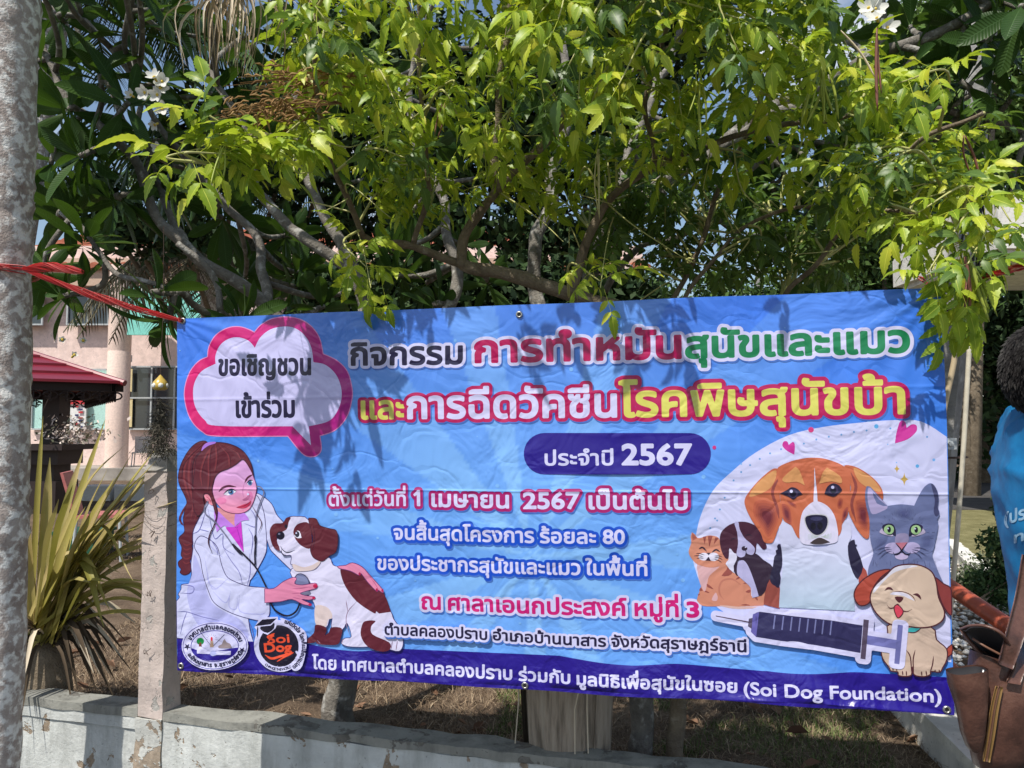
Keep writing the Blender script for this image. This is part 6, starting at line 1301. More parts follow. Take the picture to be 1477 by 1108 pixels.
for ti_, t in enumerate(tips):
    dest = shade_toned if n_sun <= ti_ < n_shade or (t[0] > 1150 and ti_ % 3 == 0) or ti_ % 9 == 0 else mats  # lower right tips take the shade-coloured leaf, as do some scattered ones
    p = W(*t); nd, nr = TB_.near(p); ln = (p-nd).length
    mid = nd.lerp(p, .55)+Vector((random.uniform(-.1, .1), random.uniform(-.1, .1), .16*ln+random.uniform(-.03, .06))); c = [Vector(q) for q in cr([tuple(nd), tuple(mid), tuple(p)], 7)]
    tw.tube([q-el_ for q in c], [.0045*(1-i/len(c))+.0016 for i in range(len(c))], 5, True)
    # opposite leaves near the tip
    acc = 0; side = random.uniform(0, 3.14); i = len(c)-1; nextd = 0; pos = c[-1]; dist = 0; cnt = 0
    for i in range(len(c)-1, 0, -1):
        seg = c[i-1]-c[i]; L_ = seg.length; s_ = 0
        while nextd <= acc+L_ and cnt < 5:
            q = c[i]+seg*((nextd-acc)/L_); d0 = -seg.normalized(); side += 1.57
            o1 = (Matrix.Rotation(side, 4, d0) @ d0.orthogonal().normalized())
            for sg in ((1, -1) if cnt else (1, -1, 0)):
                dd = (o1*sg*.9+d0*(.65 if sg else 1)+Vector((0, 0, random.uniform(-.35, .38)))).normalized(); dest.append((random.choice((0, 1, 2, 4, 5, 3)), frame(q, dd, (TOSUN*1.2+Vector((random.uniform(-.6, .6), random.uniform(-.6, .6), random.uniform(-.2, .6)))), random.uniform(.6, 1.08)*(.68 if t[2] > 2.9 and t[1] > 250 else (1 if t[0] < 450 else .82)), random.uniform(-.6, .6))))
            nextd += random.uniform(.045, .085); cnt += 1
        acc += L_
        if cnt >= 5: break
def bad(M_):
    x, y, d = project(M_ @ Vector((.14, 0, -.02))); top = 460-.0408*(x-258)
    return d < 2.75 and 250 < x < 1365 and y > top-12 and random.random() < .93
mats = [q for q in mats if not bad(q[1])]; shade_toned = [q for q in shade_toned if not bad(q[1])]
# a few sprays really hang in front of the banner edge
for x, y, d, k in ((535, 425, 2.42, 3), (548, 432, 2.45, 1), (866, 425, 2.33, 1), (1345, 400, 2.05, 3), (1370, 412, 2.05, 3), (1395, 440, 2.1, 4), (1350, 455, 2.15, 2), (1410, 400, 2.1, 3), (1390, 380, 2.1, 3)):
    for _ in range(k): mats.append((random.choice((0, 1, 4)), frame(W(x+random.uniform(-8, 8), y-14+random.uniform(-8, 8), d), Vector((random.uniform(-.35, .35), random.uniform(-.3, .3), -1)), Vector((random.uniform(-.5, .5), -1, .3)), random.uniform(.6, .85))))
for a, b in (((515, 332, 2.8), (535, 415, 2.42)), ((880, 330, 2.9), (866, 415, 2.33)), ((1380, 330, 2.4), (1345, 390, 2.05)), ((1380, 330, 2.4), (1395, 430, 2.1))):
    tw.tube([q for q in [Vector(v)-el_ for v in cr([tuple(W(*a)), tuple(W(*a).lerp(W(*b), .5)+Vector((0, 0, .02))), tuple(W(*b))], 6)]], .0018, 5)
for _ in range(45):
    p = W(random.uniform(430, 1250), random.uniform(60, 400), random.uniform(2.4, 3.1)); nd, nr = TB_.near(p); c = cr([tuple(nd), tuple(nd.lerp(p, .5)+Vector((random.uniform(-.08, .08), 0, random.uniform(-.05, .1)))), tuple(p)], 6); tw.tube([Vector(q)-el_ for q in c], [.0035-.0025*i/len(c) for i in range(len(c))], 5)
o = link(bpy.data.objects.new('twigs', mesh_np('twigs', tw.v, tw.f, leaf_mat('green_twig', [(.16, .13, .06), (.24, .22, .08), (.3, .3, .1)], 1, .05), None, True)), TB_.e); o['kind'] = 'stuff'
M_tshade = leaf_mat('shade_toned_trumpet_leaf', [(.035, .075, .018), (.06, .12, .022), (.09, .16, .03), (.13, .20, .035)], 2.0, .3, (.25, .42, .04), .42, .4)  # darker copy of the leaf colour, painting in the lower right cluster's shade
print('trumpet leaves', emit(TB_.e, 'leaf', TT, mats, M_tl, 200), emit(TB_.e, 'leaf', TT, shade_toned, M_tshade, 90))
# seed pods
M_pg = plain('green_pod', (.34, .40, .06), .5); M_pb = plain('brown_pod', (.20, .075, .05), .6)
def pods(c, n, L_, mat, spread=.03, lean=0):
    for _ in range(n):
        a = W(c[0], c[1], c[2])+Vector((random.gauss(0, spread*.3), random.gauss(0, spread*.3), 0)); b = a+Vector((random.gauss(lean, spread), random.gauss(0, spread), -L_*random.uniform(.75, 1.1)))
        m = MB(); m.tube([q-el_ for q in [Vector(v) for v in cr([tuple(a), tuple(a.lerp(b, .5)+Vector((random.uniform(-.012, .012), 0, 0))), tuple(b)], 5)]], [.0015, .003]+[.0042]*7+[.003, .001], 6, True, flat=.55); link(bpy.data.objects.new('seed_pod', mesh_np('seed_pod', m.v, m.f, mat, None, True)), TB_.e)
pods((1187, 100, 2.2), 9, .16, M_pg, .03); pods((1262, 45, 2.1), 2, .22, M_pb, .018, .02); pods((1210, 45, 2.1), 1, .14, plain('straw_pod', (.6, .5, .35)), .01, .09); pods((1398, 372, 2.05), 4, .17, M_pg, .016, .03); pods((1392, 370, 2.05), 3, .15, M_pb, .016)
pods((322, 210, 2.2), 4, .17, M_pg, .015, -.02); pods((1392, 195, 2.3), 2, .13, M_pb, .012, .02); pods((452, -10, 2.3), 2, .15, M_pb, .012); pods((640, 150, 2.5), 2, .14, M_pb, .012, -.02)
pods((862, 215, 2.5), 3, .22, plain('pale_pod', (.5, .45, .2)), .012); pods((1010, 100, 2.3), 3, .2, M_pg, .02); pods((700, 180, 2.6), 2, .2, M_pg, .02)
# dry brown seed heads
for (x, y, d), n, lab in (((400, 158, 2.3), 170, 'dried brown flower spray above the bright hanging leaves'), ((440, 118, 2.4), 90, 'smaller clump of dried brown flowers beside the hanging straw fronds')):
    m = MB()
    for _ in range(n):
        c = W(x+random.gauss(0, 34), y+random.gauss(0, 10), d+random.gauss(0, .05)); dd = Vector((random.uniform(-1, .6), random.uniform(-.5, .5), random.uniform(-.35, .4))).normalized(); m.tube([c, c+dd*.02, c+dd*.035+Vector((0, 0, -.008))], [.0012, .004, .001], 5, False)
    for _ in range(14):
        c = W(x+90, y-8, d); e_ = W(x+random.gauss(-60, 25), y+random.gauss(0, 10), d); m.tube([c, c.lerp(e_, .5)+Vector((0, 0, .01)), e_], .0012, 4, False)
    o = m.build('dried_flowers', blade_mat('dried_brown', [(.12, .06, .025), (.26, .15, .06), (.34, .22, .1)])); tag(o, lab, 'dried flowers')
# ---------------------------------------------------------------- dry palm fronds hanging top left
M_straw = blade_mat('straw', [(.28, .21, .13), (.5, .41, .29), (.62, .54, .42), (.36, .28, .19)], .7)
m = MB()
for k in range(62):
    a = W(random.uniform(300, 365), random.uniform(-60, -15), 2.5+random.uniform(-.1, .1)); x = random.gauss(335, 42); y = random.uniform(30, 112); b = W(x, y, 2.5+random.uniform(-.12, .12)); w_ = random.uniform(.003, .0075); mid = a.lerp(b, .5)+Vector(((x-330)*.0012, 0, .03)); c = [Vector(v) for v in cr([tuple(a), tuple(mid), tuple(b)], 5)]
    n = len(c); tw_ = random.uniform(-1, 1); V = []
    for i, q in enumerate(c):
        s = w_*(1-.85*i/n); V += [q+Vector((math.cos(tw_+i*.1), math.sin(tw_+i*.1), 0))*s, q+Vector((0, .002, 0)), q-Vector((math.cos(tw_+i*.1), math.sin(tw_+i*.1), 0))*s]
    m.add(V, [f for i in range(n-1) for f in ((i*3, i*3+1, i*3+4, i*3+3), (i*3+1, i*3+2, i*3+5, i*3+4))])
tag(m.build('dry_palm_frond', M_straw), 'bundle of straw coloured dead palm leaflets hanging at the top left', 'palm frond')
# far palm with skirt of dead fronds and live fronds
fp = empty('far_palm', tuple(xy(G(318, 760, YZ), YZ)), 'palm with a grey trunk and a skirt of drooping fronds behind the frangipani', 'tree'); fl = fp.location; dd_ = G(318, 760, YZ).y
m = MB(); c0, c1 = Vector((0, 0, 0)), W(312, 330, dd_)-fl; m.tube([c0.lerp(c1, t) for t in np.linspace(0, 1, 30)], [.2+(.012 if i % 3 == 0 else 0) for i in range(30)], 20, True, .02); link(bpy.data.objects.new('trunk', mesh_np('trunk', m.v, m.f, M_palm, None, True)), fp)
def frond(par, base, dirv, L_, mat, droop, n=46, name='frond', wl=.4):
    m = MB(); d = Vector(dirv).normalized(); sp_ = [base+d*L_*t+Vector((0, 0, -droop*t*t*L_)) for t in np.linspace(0, 1, 12)]; m.tube(sp_, [.022*(1-i/13)+.003 for i in range(12)], 5)
    for k in range(n):
        t = .12+.86*k/n; i = min(10, int(t*11)); q = sp_[i].lerp(sp_[i+1], t*11-i); tan = (sp_[i+1]-sp_[i]).normalized(); sd = tan.cross(Vector((0, 0, 1))).normalized()
        for s in (-1, 1):
            e = (sd*s+tan*.5+Vector((0, 0, -.5+random.uniform(-.3, .2)))).normalized(); l = wl*math.sin(math.pi*(.15+.8*t))*random.uniform(.8, 1.1); a = q+e*l*.5+Vector((0, 0, -.05*l)); b = q+e*l+Vector((0, 0, -.35*l)); w_ = tan*.014
            m.add([q-w_, q+w_, a+w_, a-w_, b], [(0, 1, 2, 3), (3, 2, 4)])
    return link(bpy.data.objects.new(name, mesh_np(name, m.v, m.f, mat)), par)
M_pf = blade_mat('palm_leaflet', [(.03, .06, .02), (.06, .11, .03), (.1, .14, .05)]); M_old = blade_mat('old_leaflet', [(.16, .14, .09), (.28, .24, .16), (.1, .1, .06), (.2, .19, .12)])
for k in range(16):
    a = k*.3927+.1; frond(fp, c1+Vector((0, 0, -.1)), (math.cos(a), math.sin(a), .15), 1.7, M_old, .95, 44, 'dead_frond', .55)
for k in range(9):
    a = k*.7; frond(fp, c1+Vector((0, 0, .3)), (math.cos(a), math.sin(a), .8), 3.2, M_pf, .5, 60, 'frond', .6)
# palm crowns peeping through at the top left
pc2 = empty('coconut_palm', tuple(xy(W(-60, 600, 8), YZ)), 'feathery palm crown behind the frangipani at the upper left', 'tree'); b_ = W(90, -40, 8)-pc2.location
m = MB(); m.tube([Vector((0, 0, 0)), b_*.5+Vector((.1, 0, 0)), b_], .13, 14, True, .03); link(bpy.data.objects.new('trunk', mesh_np('trunk', m.v, m.f, M_palm, None, True)), pc2)
for k in range(14): a = k*.46; frond(pc2, b_, (math.cos(a), math.sin(a), random.uniform(-.1, .7)), 2.6, M_pf, .55, 70, 'frond', .55)
# ---------------------------------------------------------------- leafy masses further back
def leafy(name, base, label, clumps, n, s, mat, trunkr=.12, top=None, cat='tree', stuff=None):
    e = empty(name, tuple(base), label, cat); m = MB(); 
    if trunkr:
        cc = np.mean([c[0] for c in clumps], 0)
        for k, (c, r) in enumerate(clumps):
            c = Vector(c); m = MB(); m.tube([Vector((0, 0, -.1)), (Vector(cc)-Vector(base))*.35+Vector((random.uniform(-.3, .3), 0, 0)), c-Vector(base)], [trunkr*(1-.1*k % .5), trunkr*.6, trunkr*.2], 8, True, .05); link(bpy.data.objects.new('trunk' if k == 0 else 'branch', mesh_np('trunk', m.v, m.f, M_tb, None, True)), e)
    tot = sum(r**2 for _, r in clumps); Vs = []
    for c, r in clumps:
        k = int(n*r*r/tot); u = rng.normal(size=(k, 3)); u /= np.linalg.norm(u, axis=1)[:, None]; rr = r*(1-.75*rng.random(k)**1.6); 
        nn_ = np.array([noise.noise(Vector(a*2.2+np.array(c))) for a in u]); rr *= (1+.55*nn_); P_ = np.array(c)-np.array(base)+u*rr[:, None]*np.array([1, 1, .8])
        a = rng.normal(size=(k, 3)); a /= np.linalg.norm(a, axis=1)[:, None]; b = np.cross(a, rng.normal(size=(k, 3))); b /= np.linalg.norm(b, axis=1)[:, None]; sz = s*rng.uniform(.6, 1.4, k)[:, None]
        Vs.append(np.stack([P_-a*sz, P_-b*sz*.45, P_+a*sz, P_+b*sz*.45], 1))
    V = np.concatenate(Vs).reshape(-1, 3); F = np.arange(len(V)).reshape(-1, 4); o = obj('crown', V, F, mat, e); o['kind'] = 'stuff'; return e
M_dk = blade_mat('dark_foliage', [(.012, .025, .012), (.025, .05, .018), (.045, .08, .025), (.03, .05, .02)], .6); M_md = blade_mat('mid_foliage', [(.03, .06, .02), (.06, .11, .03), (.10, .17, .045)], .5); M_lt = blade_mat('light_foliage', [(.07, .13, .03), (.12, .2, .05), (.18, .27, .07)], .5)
def cl(px, py, d, r): return (tuple(W(px, py, d)), r)
leafy('dark_tree', xy(G(1420, 700, YZ), YZ), 'dense dark tree behind the road at the right edge', [cl(1380, 420, 17, 2.2), cl(1460, 500, 18, 2.4), cl(1400, 600, 18, 1.9), cl(1480, 650, 18, 1.6), cl(1330, 520, 19, 2.2), cl(1560, 420, 17, 2.6), cl(1420, 330, 19, 2.0)], 26000, .11, M_dk, .2)
leafy('dark_tree', xy(G(1620, 700, YZ), YZ), 'dark tree behind the person beyond the road', [cl(1600, 560, 19, 2.8), cl(1700, 450, 19, 3), cl(1560, 640, 20, 2)], 12000, .12, M_dk, .2)
leafy('round_tree', xy(G(1270, 720, YZ), YZ), 'green round crowned tree seen through the gap right of the power frame', [cl(1275, 340, 14, 1.3), cl(1330, 300, 15, 1.4), cl(1255, 410, 15, 1.2), cl(1330, 400, 15, 1.3)], 18000, .075, M_md, .14)
leafy('tall_tree', xy(G(1400, 720, YZ), YZ), 'tall light green tree above the canopy at the upper right', [cl(1440, 60, 16, 2.0), cl(1380, 170, 17, 1.5), cl(1480, 200, 17, 1.7), cl(1330, 60, 18, 1.5)], 20000, .09, M_lt, .16)
leafy('garden_shrub', xy(G(1120, 800, YZ), YZ), 'low leafy shrub behind the banner centre right', [cl(1120, 430, 7, .28), cl(1040, 420, 7, .3), cl(940, 430, 7.5, .3), cl(1200, 425, 7, .28)], 5000, .03, M_md, .03, cat='shrub')
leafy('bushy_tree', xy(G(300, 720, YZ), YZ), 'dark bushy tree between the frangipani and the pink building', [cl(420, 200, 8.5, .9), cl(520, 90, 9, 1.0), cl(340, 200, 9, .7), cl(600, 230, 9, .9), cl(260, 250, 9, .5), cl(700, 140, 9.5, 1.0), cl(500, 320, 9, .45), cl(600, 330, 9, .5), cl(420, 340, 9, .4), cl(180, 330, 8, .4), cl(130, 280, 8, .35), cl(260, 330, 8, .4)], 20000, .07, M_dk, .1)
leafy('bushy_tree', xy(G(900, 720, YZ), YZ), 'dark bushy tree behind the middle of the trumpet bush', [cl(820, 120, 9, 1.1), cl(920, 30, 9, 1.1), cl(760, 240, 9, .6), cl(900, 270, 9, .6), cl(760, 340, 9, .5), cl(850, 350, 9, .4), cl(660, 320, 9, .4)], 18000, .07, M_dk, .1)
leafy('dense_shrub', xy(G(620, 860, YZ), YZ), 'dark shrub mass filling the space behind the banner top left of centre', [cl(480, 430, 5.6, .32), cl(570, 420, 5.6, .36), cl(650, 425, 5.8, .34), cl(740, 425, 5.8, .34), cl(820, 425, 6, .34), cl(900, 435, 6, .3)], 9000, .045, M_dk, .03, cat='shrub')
# juniper-like bush and low planting by the pebbles
M_jun = blade_mat('bush_needles', [(.02, .045, .018), (.045, .09, .03), (.09, .14, .05)], .6)
leafy('small_bush', xy(G(1440, 905, YZ), YZ), 'small dark conifer-like bush standing in the white pebbles', [(tuple(xy(G(1455, 900, YZ), YZ+.25)), .2), (tuple(xy(G(1462, 900, YZ), YZ+.5)), .18), (tuple(xy(G(1425, 890, YZ), YZ+.2)), .16), (tuple(xy(G(1470, 890, YZ), YZ+.72)), .13), (tuple(xy(G(1500, 905, YZ), YZ+.4)), .24)], 6500, .02, M_jun, .012, cat='shrub')
leafy('ground_shrub', xy(G(1390, 880, YZ), YZ), 'sprawling grey green low shrub among the pebbles', [(tuple(xy(G(1385, 870, YZ), YZ+.08)), .16), (tuple(xy(G(1402, 860, YZ), YZ+.1)), .17), (tuple(xy(G(1370, 850, YZ), YZ+.08)), .16), (tuple(xy(G(1420, 850, YZ), YZ+.12)), .2)], 2200, .016, blade_mat('grey_shrub', [(.05, .06, .035), (.11, .13, .08), (.17, .18, .12)]), .008, cat='shrub')
# ---------------------------------------------------------------- strap leaved plant at left
M_sp = leaf_mat('strap_leaf', [(.14, .16, .03), (.30, .27, .06), (.42, .36, .10), (.48, .37, .17), (.24, .24, .05)], 1.2, .2, (.4, .42, .06), .5, .35)
spb = Vector((-2.03, 3.42, YZ)); spe = empty('strap_leaved_plant', tuple(spb), 'spidery plant with long yellowing strap leaves behind the palm trunk', 'plant'); crown = Vector((.02, -.05, .40))
def strap(a, tip, w_, sag, n=14, name='leaf', mat=M_sp):
    b = tip-spb; mid = a.lerp(b, .55)+Vector((0, 0, sag)); c = [Vector(v) for v in cr([tuple(a), tuple(mid), tuple(b)], n//2)]; V = []; U = []; n = len(c)
    for i, q in enumerate(c):
        t = i/(n-1); tan = (c[min(i+1, n-1)]-c[max(i-1, 0)]).normalized(); s = tan.cross(Vector((.2, -.5, .8))).normalized(); u = s.cross(tan); ww = w_*(.55+.45*math.sin(math.pi*min(1, t*1.1+.1)))*(1 if t < .8 else max(.06, 1-(t-.8)*4.6))
        V += [q+s*ww+u*ww*.5, q, q-s*ww+u*ww*.5]; U += [(t, -1), (t, 0), (t, 1)]
    link(bpy.data.objects.new(name, mesh_np(name, V, [f for i in range(n-1) for f in ((i*3, i*3+1, i*3+4, i*3+3), (i*3+1, i*3+2, i*3+5, i*3+4))], mat, None, True, None, U)), spe)
T_ = [(236, 633, 3.0, .028, .02), (190, 655, 3.1, .03, .05), (232, 668, 3.2, .022, .04), (152, 605, 3.3, .024, .03), (62, 600, 3.3, .016, .10), (203, 690, 3.2, .02, .02), (218, 745, 3.1, .026, .08), (207, 788, 3.1, .024, .06), (250, 782, 3.2, .02, .1), (170, 745, 3.0, .036, .10), (192, 838, 3.0, .012, .34), (150, 905, 3.05, .026, .30), (158, 880, 3.1, .022, .28), (72, 660, 3.3, .032, .05), (120, 650, 3.5, .03, .03), (262, 720, 3.0, .02, .12), (248, 690, 3.05, .03, .06), (225, 665, 3.0, .032, .04), (165, 690, 3.3, .034, .05), (225, 705, 3.4, .02, .09), (140, 820, 3.1, .02, .16), (20, 640, 3.2, .03, .06), (105, 700, 3.0, .04, .05), (85, 720, 2.98, .038, .04), (0, 720, 3.1, .03, .1), (-30, 660, 3.2, .03, .1), (180, 720, 3.1, .03, .06), (130, 740, 3.0, .036, .05), (240, 645, 3.3, .016, .02), (206, 760, 3.3, .026, .09)]
T_ += [(random.uniform(120, 262), random.uniform(640, 900), random.uniform(3.0, 3.4), random.uniform(.012, .026), random.uniform(.03, .16)) for _ in range(30)]
for x, y, d, w_, sg_ in T_: strap(crown+Vector((random.uniform(-.06, .06), random.uniform(-.05, .05), random.uniform(-.08, .06))), W(x, y, d), w_*.74, sg_)
for k in range(90): a = random.uniform(0, 6.28); strap(crown+Vector((0, 0, -.05)), spb+Vector((math.cos(a)*random.uniform(.15, .38), math.sin(a)*.3, random.uniform(.05, .42))), random.uniform(.006, .018), .12, 8, 'dead_leaf', M_straw if k % 3 == 0 else blade_mat('dead_strap', [(.05, .035, .025), (.12, .09, .06)]))
m = MB(); m.tube([(0, 0, -.05), (.01, 0, .15), (0, 0, .42)], [.12, .10, .07], 14, True, .1); link(bpy.data.objects.new('stem', mesh_np('stem', m.v, m.f, M_tb, None, True)), spe)
# ---------------------------------------------------------------- stump of broad palm under the banner
stb = xy(G(820, 1125, YZ), YZ); st = empty('broad_stem_base', tuple(stb), 'broad pale fibrous plant base seen under the middle of the banner', 'plant'); M_fib = mat_noise('dry_sheath', (.16, .13, .10), (.34, .28, .22), 4, bump=.4, stretch=(9, 9, .8), c3=(.42, .36, .29))
for k in range(11):
    a = k*.571; m = MB(); V = []; n = 9; r0 = .135; 
    for i in range(n):
        t = i/(n-1); z = -.03+.85*t; rr = r0*(1+.32*t)+.01*(k % 3); hw = .5*(1-.45*t)
        for s in (-1, -.4, .3, 1): th = a+s*hw; V.append((math.cos(th)*rr, math.sin(th)*rr*.8, z))
    F = [(i*4+j, i*4+j+1, i*4+j+5, i*4+j+4) for i in range(n-1) for j in range(3)]; m.add(V, F); link(bpy.data.objects.new('leaf_sheath', mesh_np('leaf_sheath', m.v, m.f, M_fib, None, True)), st)
for k in range(3):
    a = random.uniform(0, 6.28); m = MB(); b = Vector((math.cos(a)*.17, -abs(math.sin(a))*.14, 0)); m.tube([b+Vector((b.x*.25, 0, .02)), b*1.1+Vector((0, 0, .3)), b*1.5+Vector((random.uniform(-.1, .1), 0, .75))], .0025, 5); link(bpy.data.objects.new('dry_stalk', mesh_np('dry_stalk', m.v, m.f, M_straw)), st)
# ------------------------------------------------------------------ person tying the banner, right edge
PD = 1.78
def pw(px, py, d=PD): return W(px, py, d)
per = empty('person', (pw(1560, 900).x, pw(1560, 900).y, 0), 'person in a bright blue t-shirt bending at the right edge with arms raised', 'person'); pl0 = per.location.copy()
M_skin = mat_noise('skin', (.30, .16, .10), (.38, .22, .14), 12, .5, .1); M_sh = mat_noise('blue_jersey', (.004, .12, .30), (.006, .165, .38), 30, .6, .15, bscale=400, dist=.002); M_tr = mat_noise('dark_trousers', (.02, .03, .03), (.04, .05, .05), 20, .8, .2); M_shoe = plain('dark_shoe', (.02, .02, .022), .5)
def skin(name, V, E_, R_, mat, par, sub=2, root=0):
    me = bpy.data.meshes.new(name); me.from_pydata([tuple(Vector(v)-pl0) for v in V], E_, []); o = bpy.data.objects.new(name, me); C.objects.link(o)
    mod = o.modifiers.new('skin', 'SKIN'); mod.use_smooth_shade = True; mod.branch_smoothing = .3
    for k, r in enumerate(R_): me.skin_vertices[0].data[k].radius = (r if isinstance(r, tuple) else (r, r)); me.skin_vertices[0].data[k].use_root = (k == root)
    sb = o.modifiers.new('sub', 'SUBSURF'); sb.levels = sub; sb.render_levels = sub
    dg = bpy.context.evaluated_depsgraph_get(); m2 = bpy.data.meshes.new_from_object(o.evaluated_get(dg)); m2.name = name
    bpy.data.objects.remove(o); m2.materials.clear(); m2.materials.append(mat); m2.polygons.foreach_set('use_smooth', [True]*len(m2.polygons))
    return link(bpy.data.objects.new(name, m2), par)
hipc = pw(1566, 985); hipc.z = .98; waist = pw(1574, 880); chest = pw(1532, 700); neckb = pw(1530, 612); headc = pw(1528, 548)
fwd = Vector((.95, .25, 0)).normalized(); sidev = Vector((fwd.y, -fwd.x, 0))     # towards the viewer's side
shN, shF = chest+Vector((.0, -.17, .10)), chest+Vector((.02, .19, .12)); elN, elF = shN+Vector((.24, -.03, .10)), shF+Vector((.25, .02, .12)); wrN, wrF = elN+Vector((.12, .10, .20)), elF+Vector((.14, -.06, .18))
kN, kF = Vector((hipc.x+.03, hipc.y-.10, .52)), Vector((hipc.x+.02, hipc.y+.11, .52)); aN, aF = Vector((hipc.x-.02, hipc.y-.11, .10)), Vector((hipc.x-.06, hipc.y+.12, .10))
V = [hipc, waist, chest, neckb, headc+Vector((0, 0, -.03)), shN, elN, wrN, shF, elF, wrF, kN, aN, aN+fwd*.16+Vector((0, 0, -.05)), kF, aF, aF+fwd*.16+Vector((0, 0, -.05)), hipc+Vector((0, -.09, -.05)), hipc+Vector((0, .09, -.05)), headc+Vector((.01, 0, .06))]
E_ = [(0, 1), (1, 2), (2, 3), (3, 4), (4, 19), (2, 5), (5, 6), (6, 7), (2, 8), (8, 9), (9, 10), (0, 17), (17, 11), (11, 12), (12, 13), (0, 18), (18, 14), (14, 15), (15, 16)]
R_ = [(.12, .15), (.105, .14), (.12, .15), .058, .078, .058, .040, .026, .058, .040, .026, .062, .042, .035, .062, .042, .035, .085, .085, .082]
body = skin('body', V, E_, R_, M_skin, per)
# shirt: torso and short sleeves, with draped folds
V = [hipc+Vector((-.01, 0, .02)), waist, chest+Vector((-.01, 0, -.02)), neckb+Vector((.0, 0, -.03)), shN, shN.lerp(elN, .62)+Vector((0, 0, -.02)), shF, shF.lerp(elF, .62)+Vector((0, 0, -.02)), waist.lerp(chest, .5)+Vector((-.015, 0, 0))]
o = skin('t_shirt', V, [(0, 1), (1, 8), (8, 2), (2, 3), (2, 4), (4, 5), (2, 6), (6, 7)], [(.15, .17), (.132, .165), (.150, .172), .07, .08, .078, .08, .078, (.138, .165)], M_sh, per, 4)
me = o.data; ctr_ = chest-pl0+Vector((.08, -.02, .02))
for v in me.vertices:
    r = v.co-ctr_; a = math.atan2(r.z, r.x); d = math.hypot(r.x, r.z); amp = .017*min(1, d/.10)
    n_ = v.normal.copy(); rg_ = 1-abs(math.sin(a*6.5+2.0*math.sin(d*9)+noise.noise(v.co*5)*2.6)); v.co += n_*(amp*(rg_**2.2-.3)*(.55+.6*noise.noise(v.co*3.2+Vector((3, 1, 0))))+.004*(1-abs(noise.noise(v.co*11))*3)+.0015*noise.noise(v.co*40))
# printed word on the lower back
# trousers
V = [hipc+Vector((0, 0, .06)), hipc+Vector((0, -.09, -.06)), kN, aN+Vector((0, 0, .03)), hipc+Vector((0, .09, -.06)), kF, aF+Vector((0, 0, .03))]
skin('trousers', V, [(0, 1), (1, 2), (2, 3), (0, 4), (4, 5), (5, 6)], [(.135, .16), .10, .078, .062, .10, .078, .062], M_tr, per)
for a in (aN, aF): skin('shoe', [a+fwd*-.05+Vector((0, 0, -.06)), a+fwd*.08+Vector((0, 0, -.06)), a+fwd*.19+Vector((0, 0, -.07))], [(0, 1), (1, 2)], [.045, .048, .035], M_shoe, per)
# face parts
def ball(name, c, r, mat, par, sc=(1, 1, 1)):
    m = MB(); m.lathe([(r*math.sin(t), -r*math.cos(t)) for t in np.linspace(0.02, 3.12, 10)], 14, Matrix.Translation(c-pl0) @ Matrix.Diagonal((*sc, 1))); return link(bpy.data.objects.new(name, mesh_np(name, m.v, m.f, mat, None, True)), par)
ball('nose', headc+fwd*.103+Vector((0, 0, -.01)), .016, M_skin, per, (1.2, 1, 1.3)); ball('ear', headc+Vector((-.0, -.078, -.005)), .026, M_skin, per, (.7, .35, 1.1)); ball('ear', headc+Vector((0, .078, -.005)), .026, M_skin, per, (.7, .35, 1.1))
M_eye = plain('eye_white', (.7, .7, .68), .3)
for s in (-1, 1): ball('eye', headc+fwd*.083+sidev*s*.032+Vector((0, 0, .015)), .012, M_eye, per)
ball('mouth', headc+fwd*.088+Vector((0, 0, -.05)), .018, plain('lips', (.35, .12, .1)), per, (.5, 1.2, .35))
# hair: cap of strands
M_hair = blade_mat('grey_black_hair', [(.01, .009, .01), (.022, .02, .02), (.05, .047, .045), (.016, .014, .015)], .6)
m = MB(); hc = headc+Vector((-.004, 0, .02))-pl0
m.lathe([(.001, .112), (.05, .10), (.082, .062), (.092, .02), (.088, -.03), (.07, -.075), (.05, -.088)], 20, Matrix.Translation(hc+Vector((-.016, 0, 0))) @ Matrix.Diagonal((1.06, .95, 1, 1))); hb = link(bpy.data.objects.new('hair', mesh_np('hair', m.v, m.f, M_hair, None, True)), per)
m = MB()
for k in range(9000):
    u = Vector((random.gauss(-.25, 1), random.gauss(0, 1), random.gauss(.25, 1))).normalized()
    if u.dot(fwd) > .45 and u.z < .5: continue
    if u.z < -.75: continue
    p = hc+Vector((-.016+u.x*.094, u.y*.086, u.z*.108)); tg_ = Vector((-.35, 0, -.9)); tg_ = (tg_-u*tg_.dot(u)).normalized(); d = (u*.10+tg_+Vector((random.gauss(0, .16), random.gauss(0, .16), random.gauss(0, .16)))).normalized(); s = random.uniform(.016, .028); w_ = d.cross(u).normalized()*.0007
    m.add([p-w_, p+w_, p+d*s*.6+u*.006+w_*.7, p+d*s+u*.003], [(0, 1, 2, 3)])
o = link(bpy.data.objects.new('hair_strands', mesh_np('hair_strands', m.v, m.f, M_hair)), hb); o['kind'] = 'stuff'
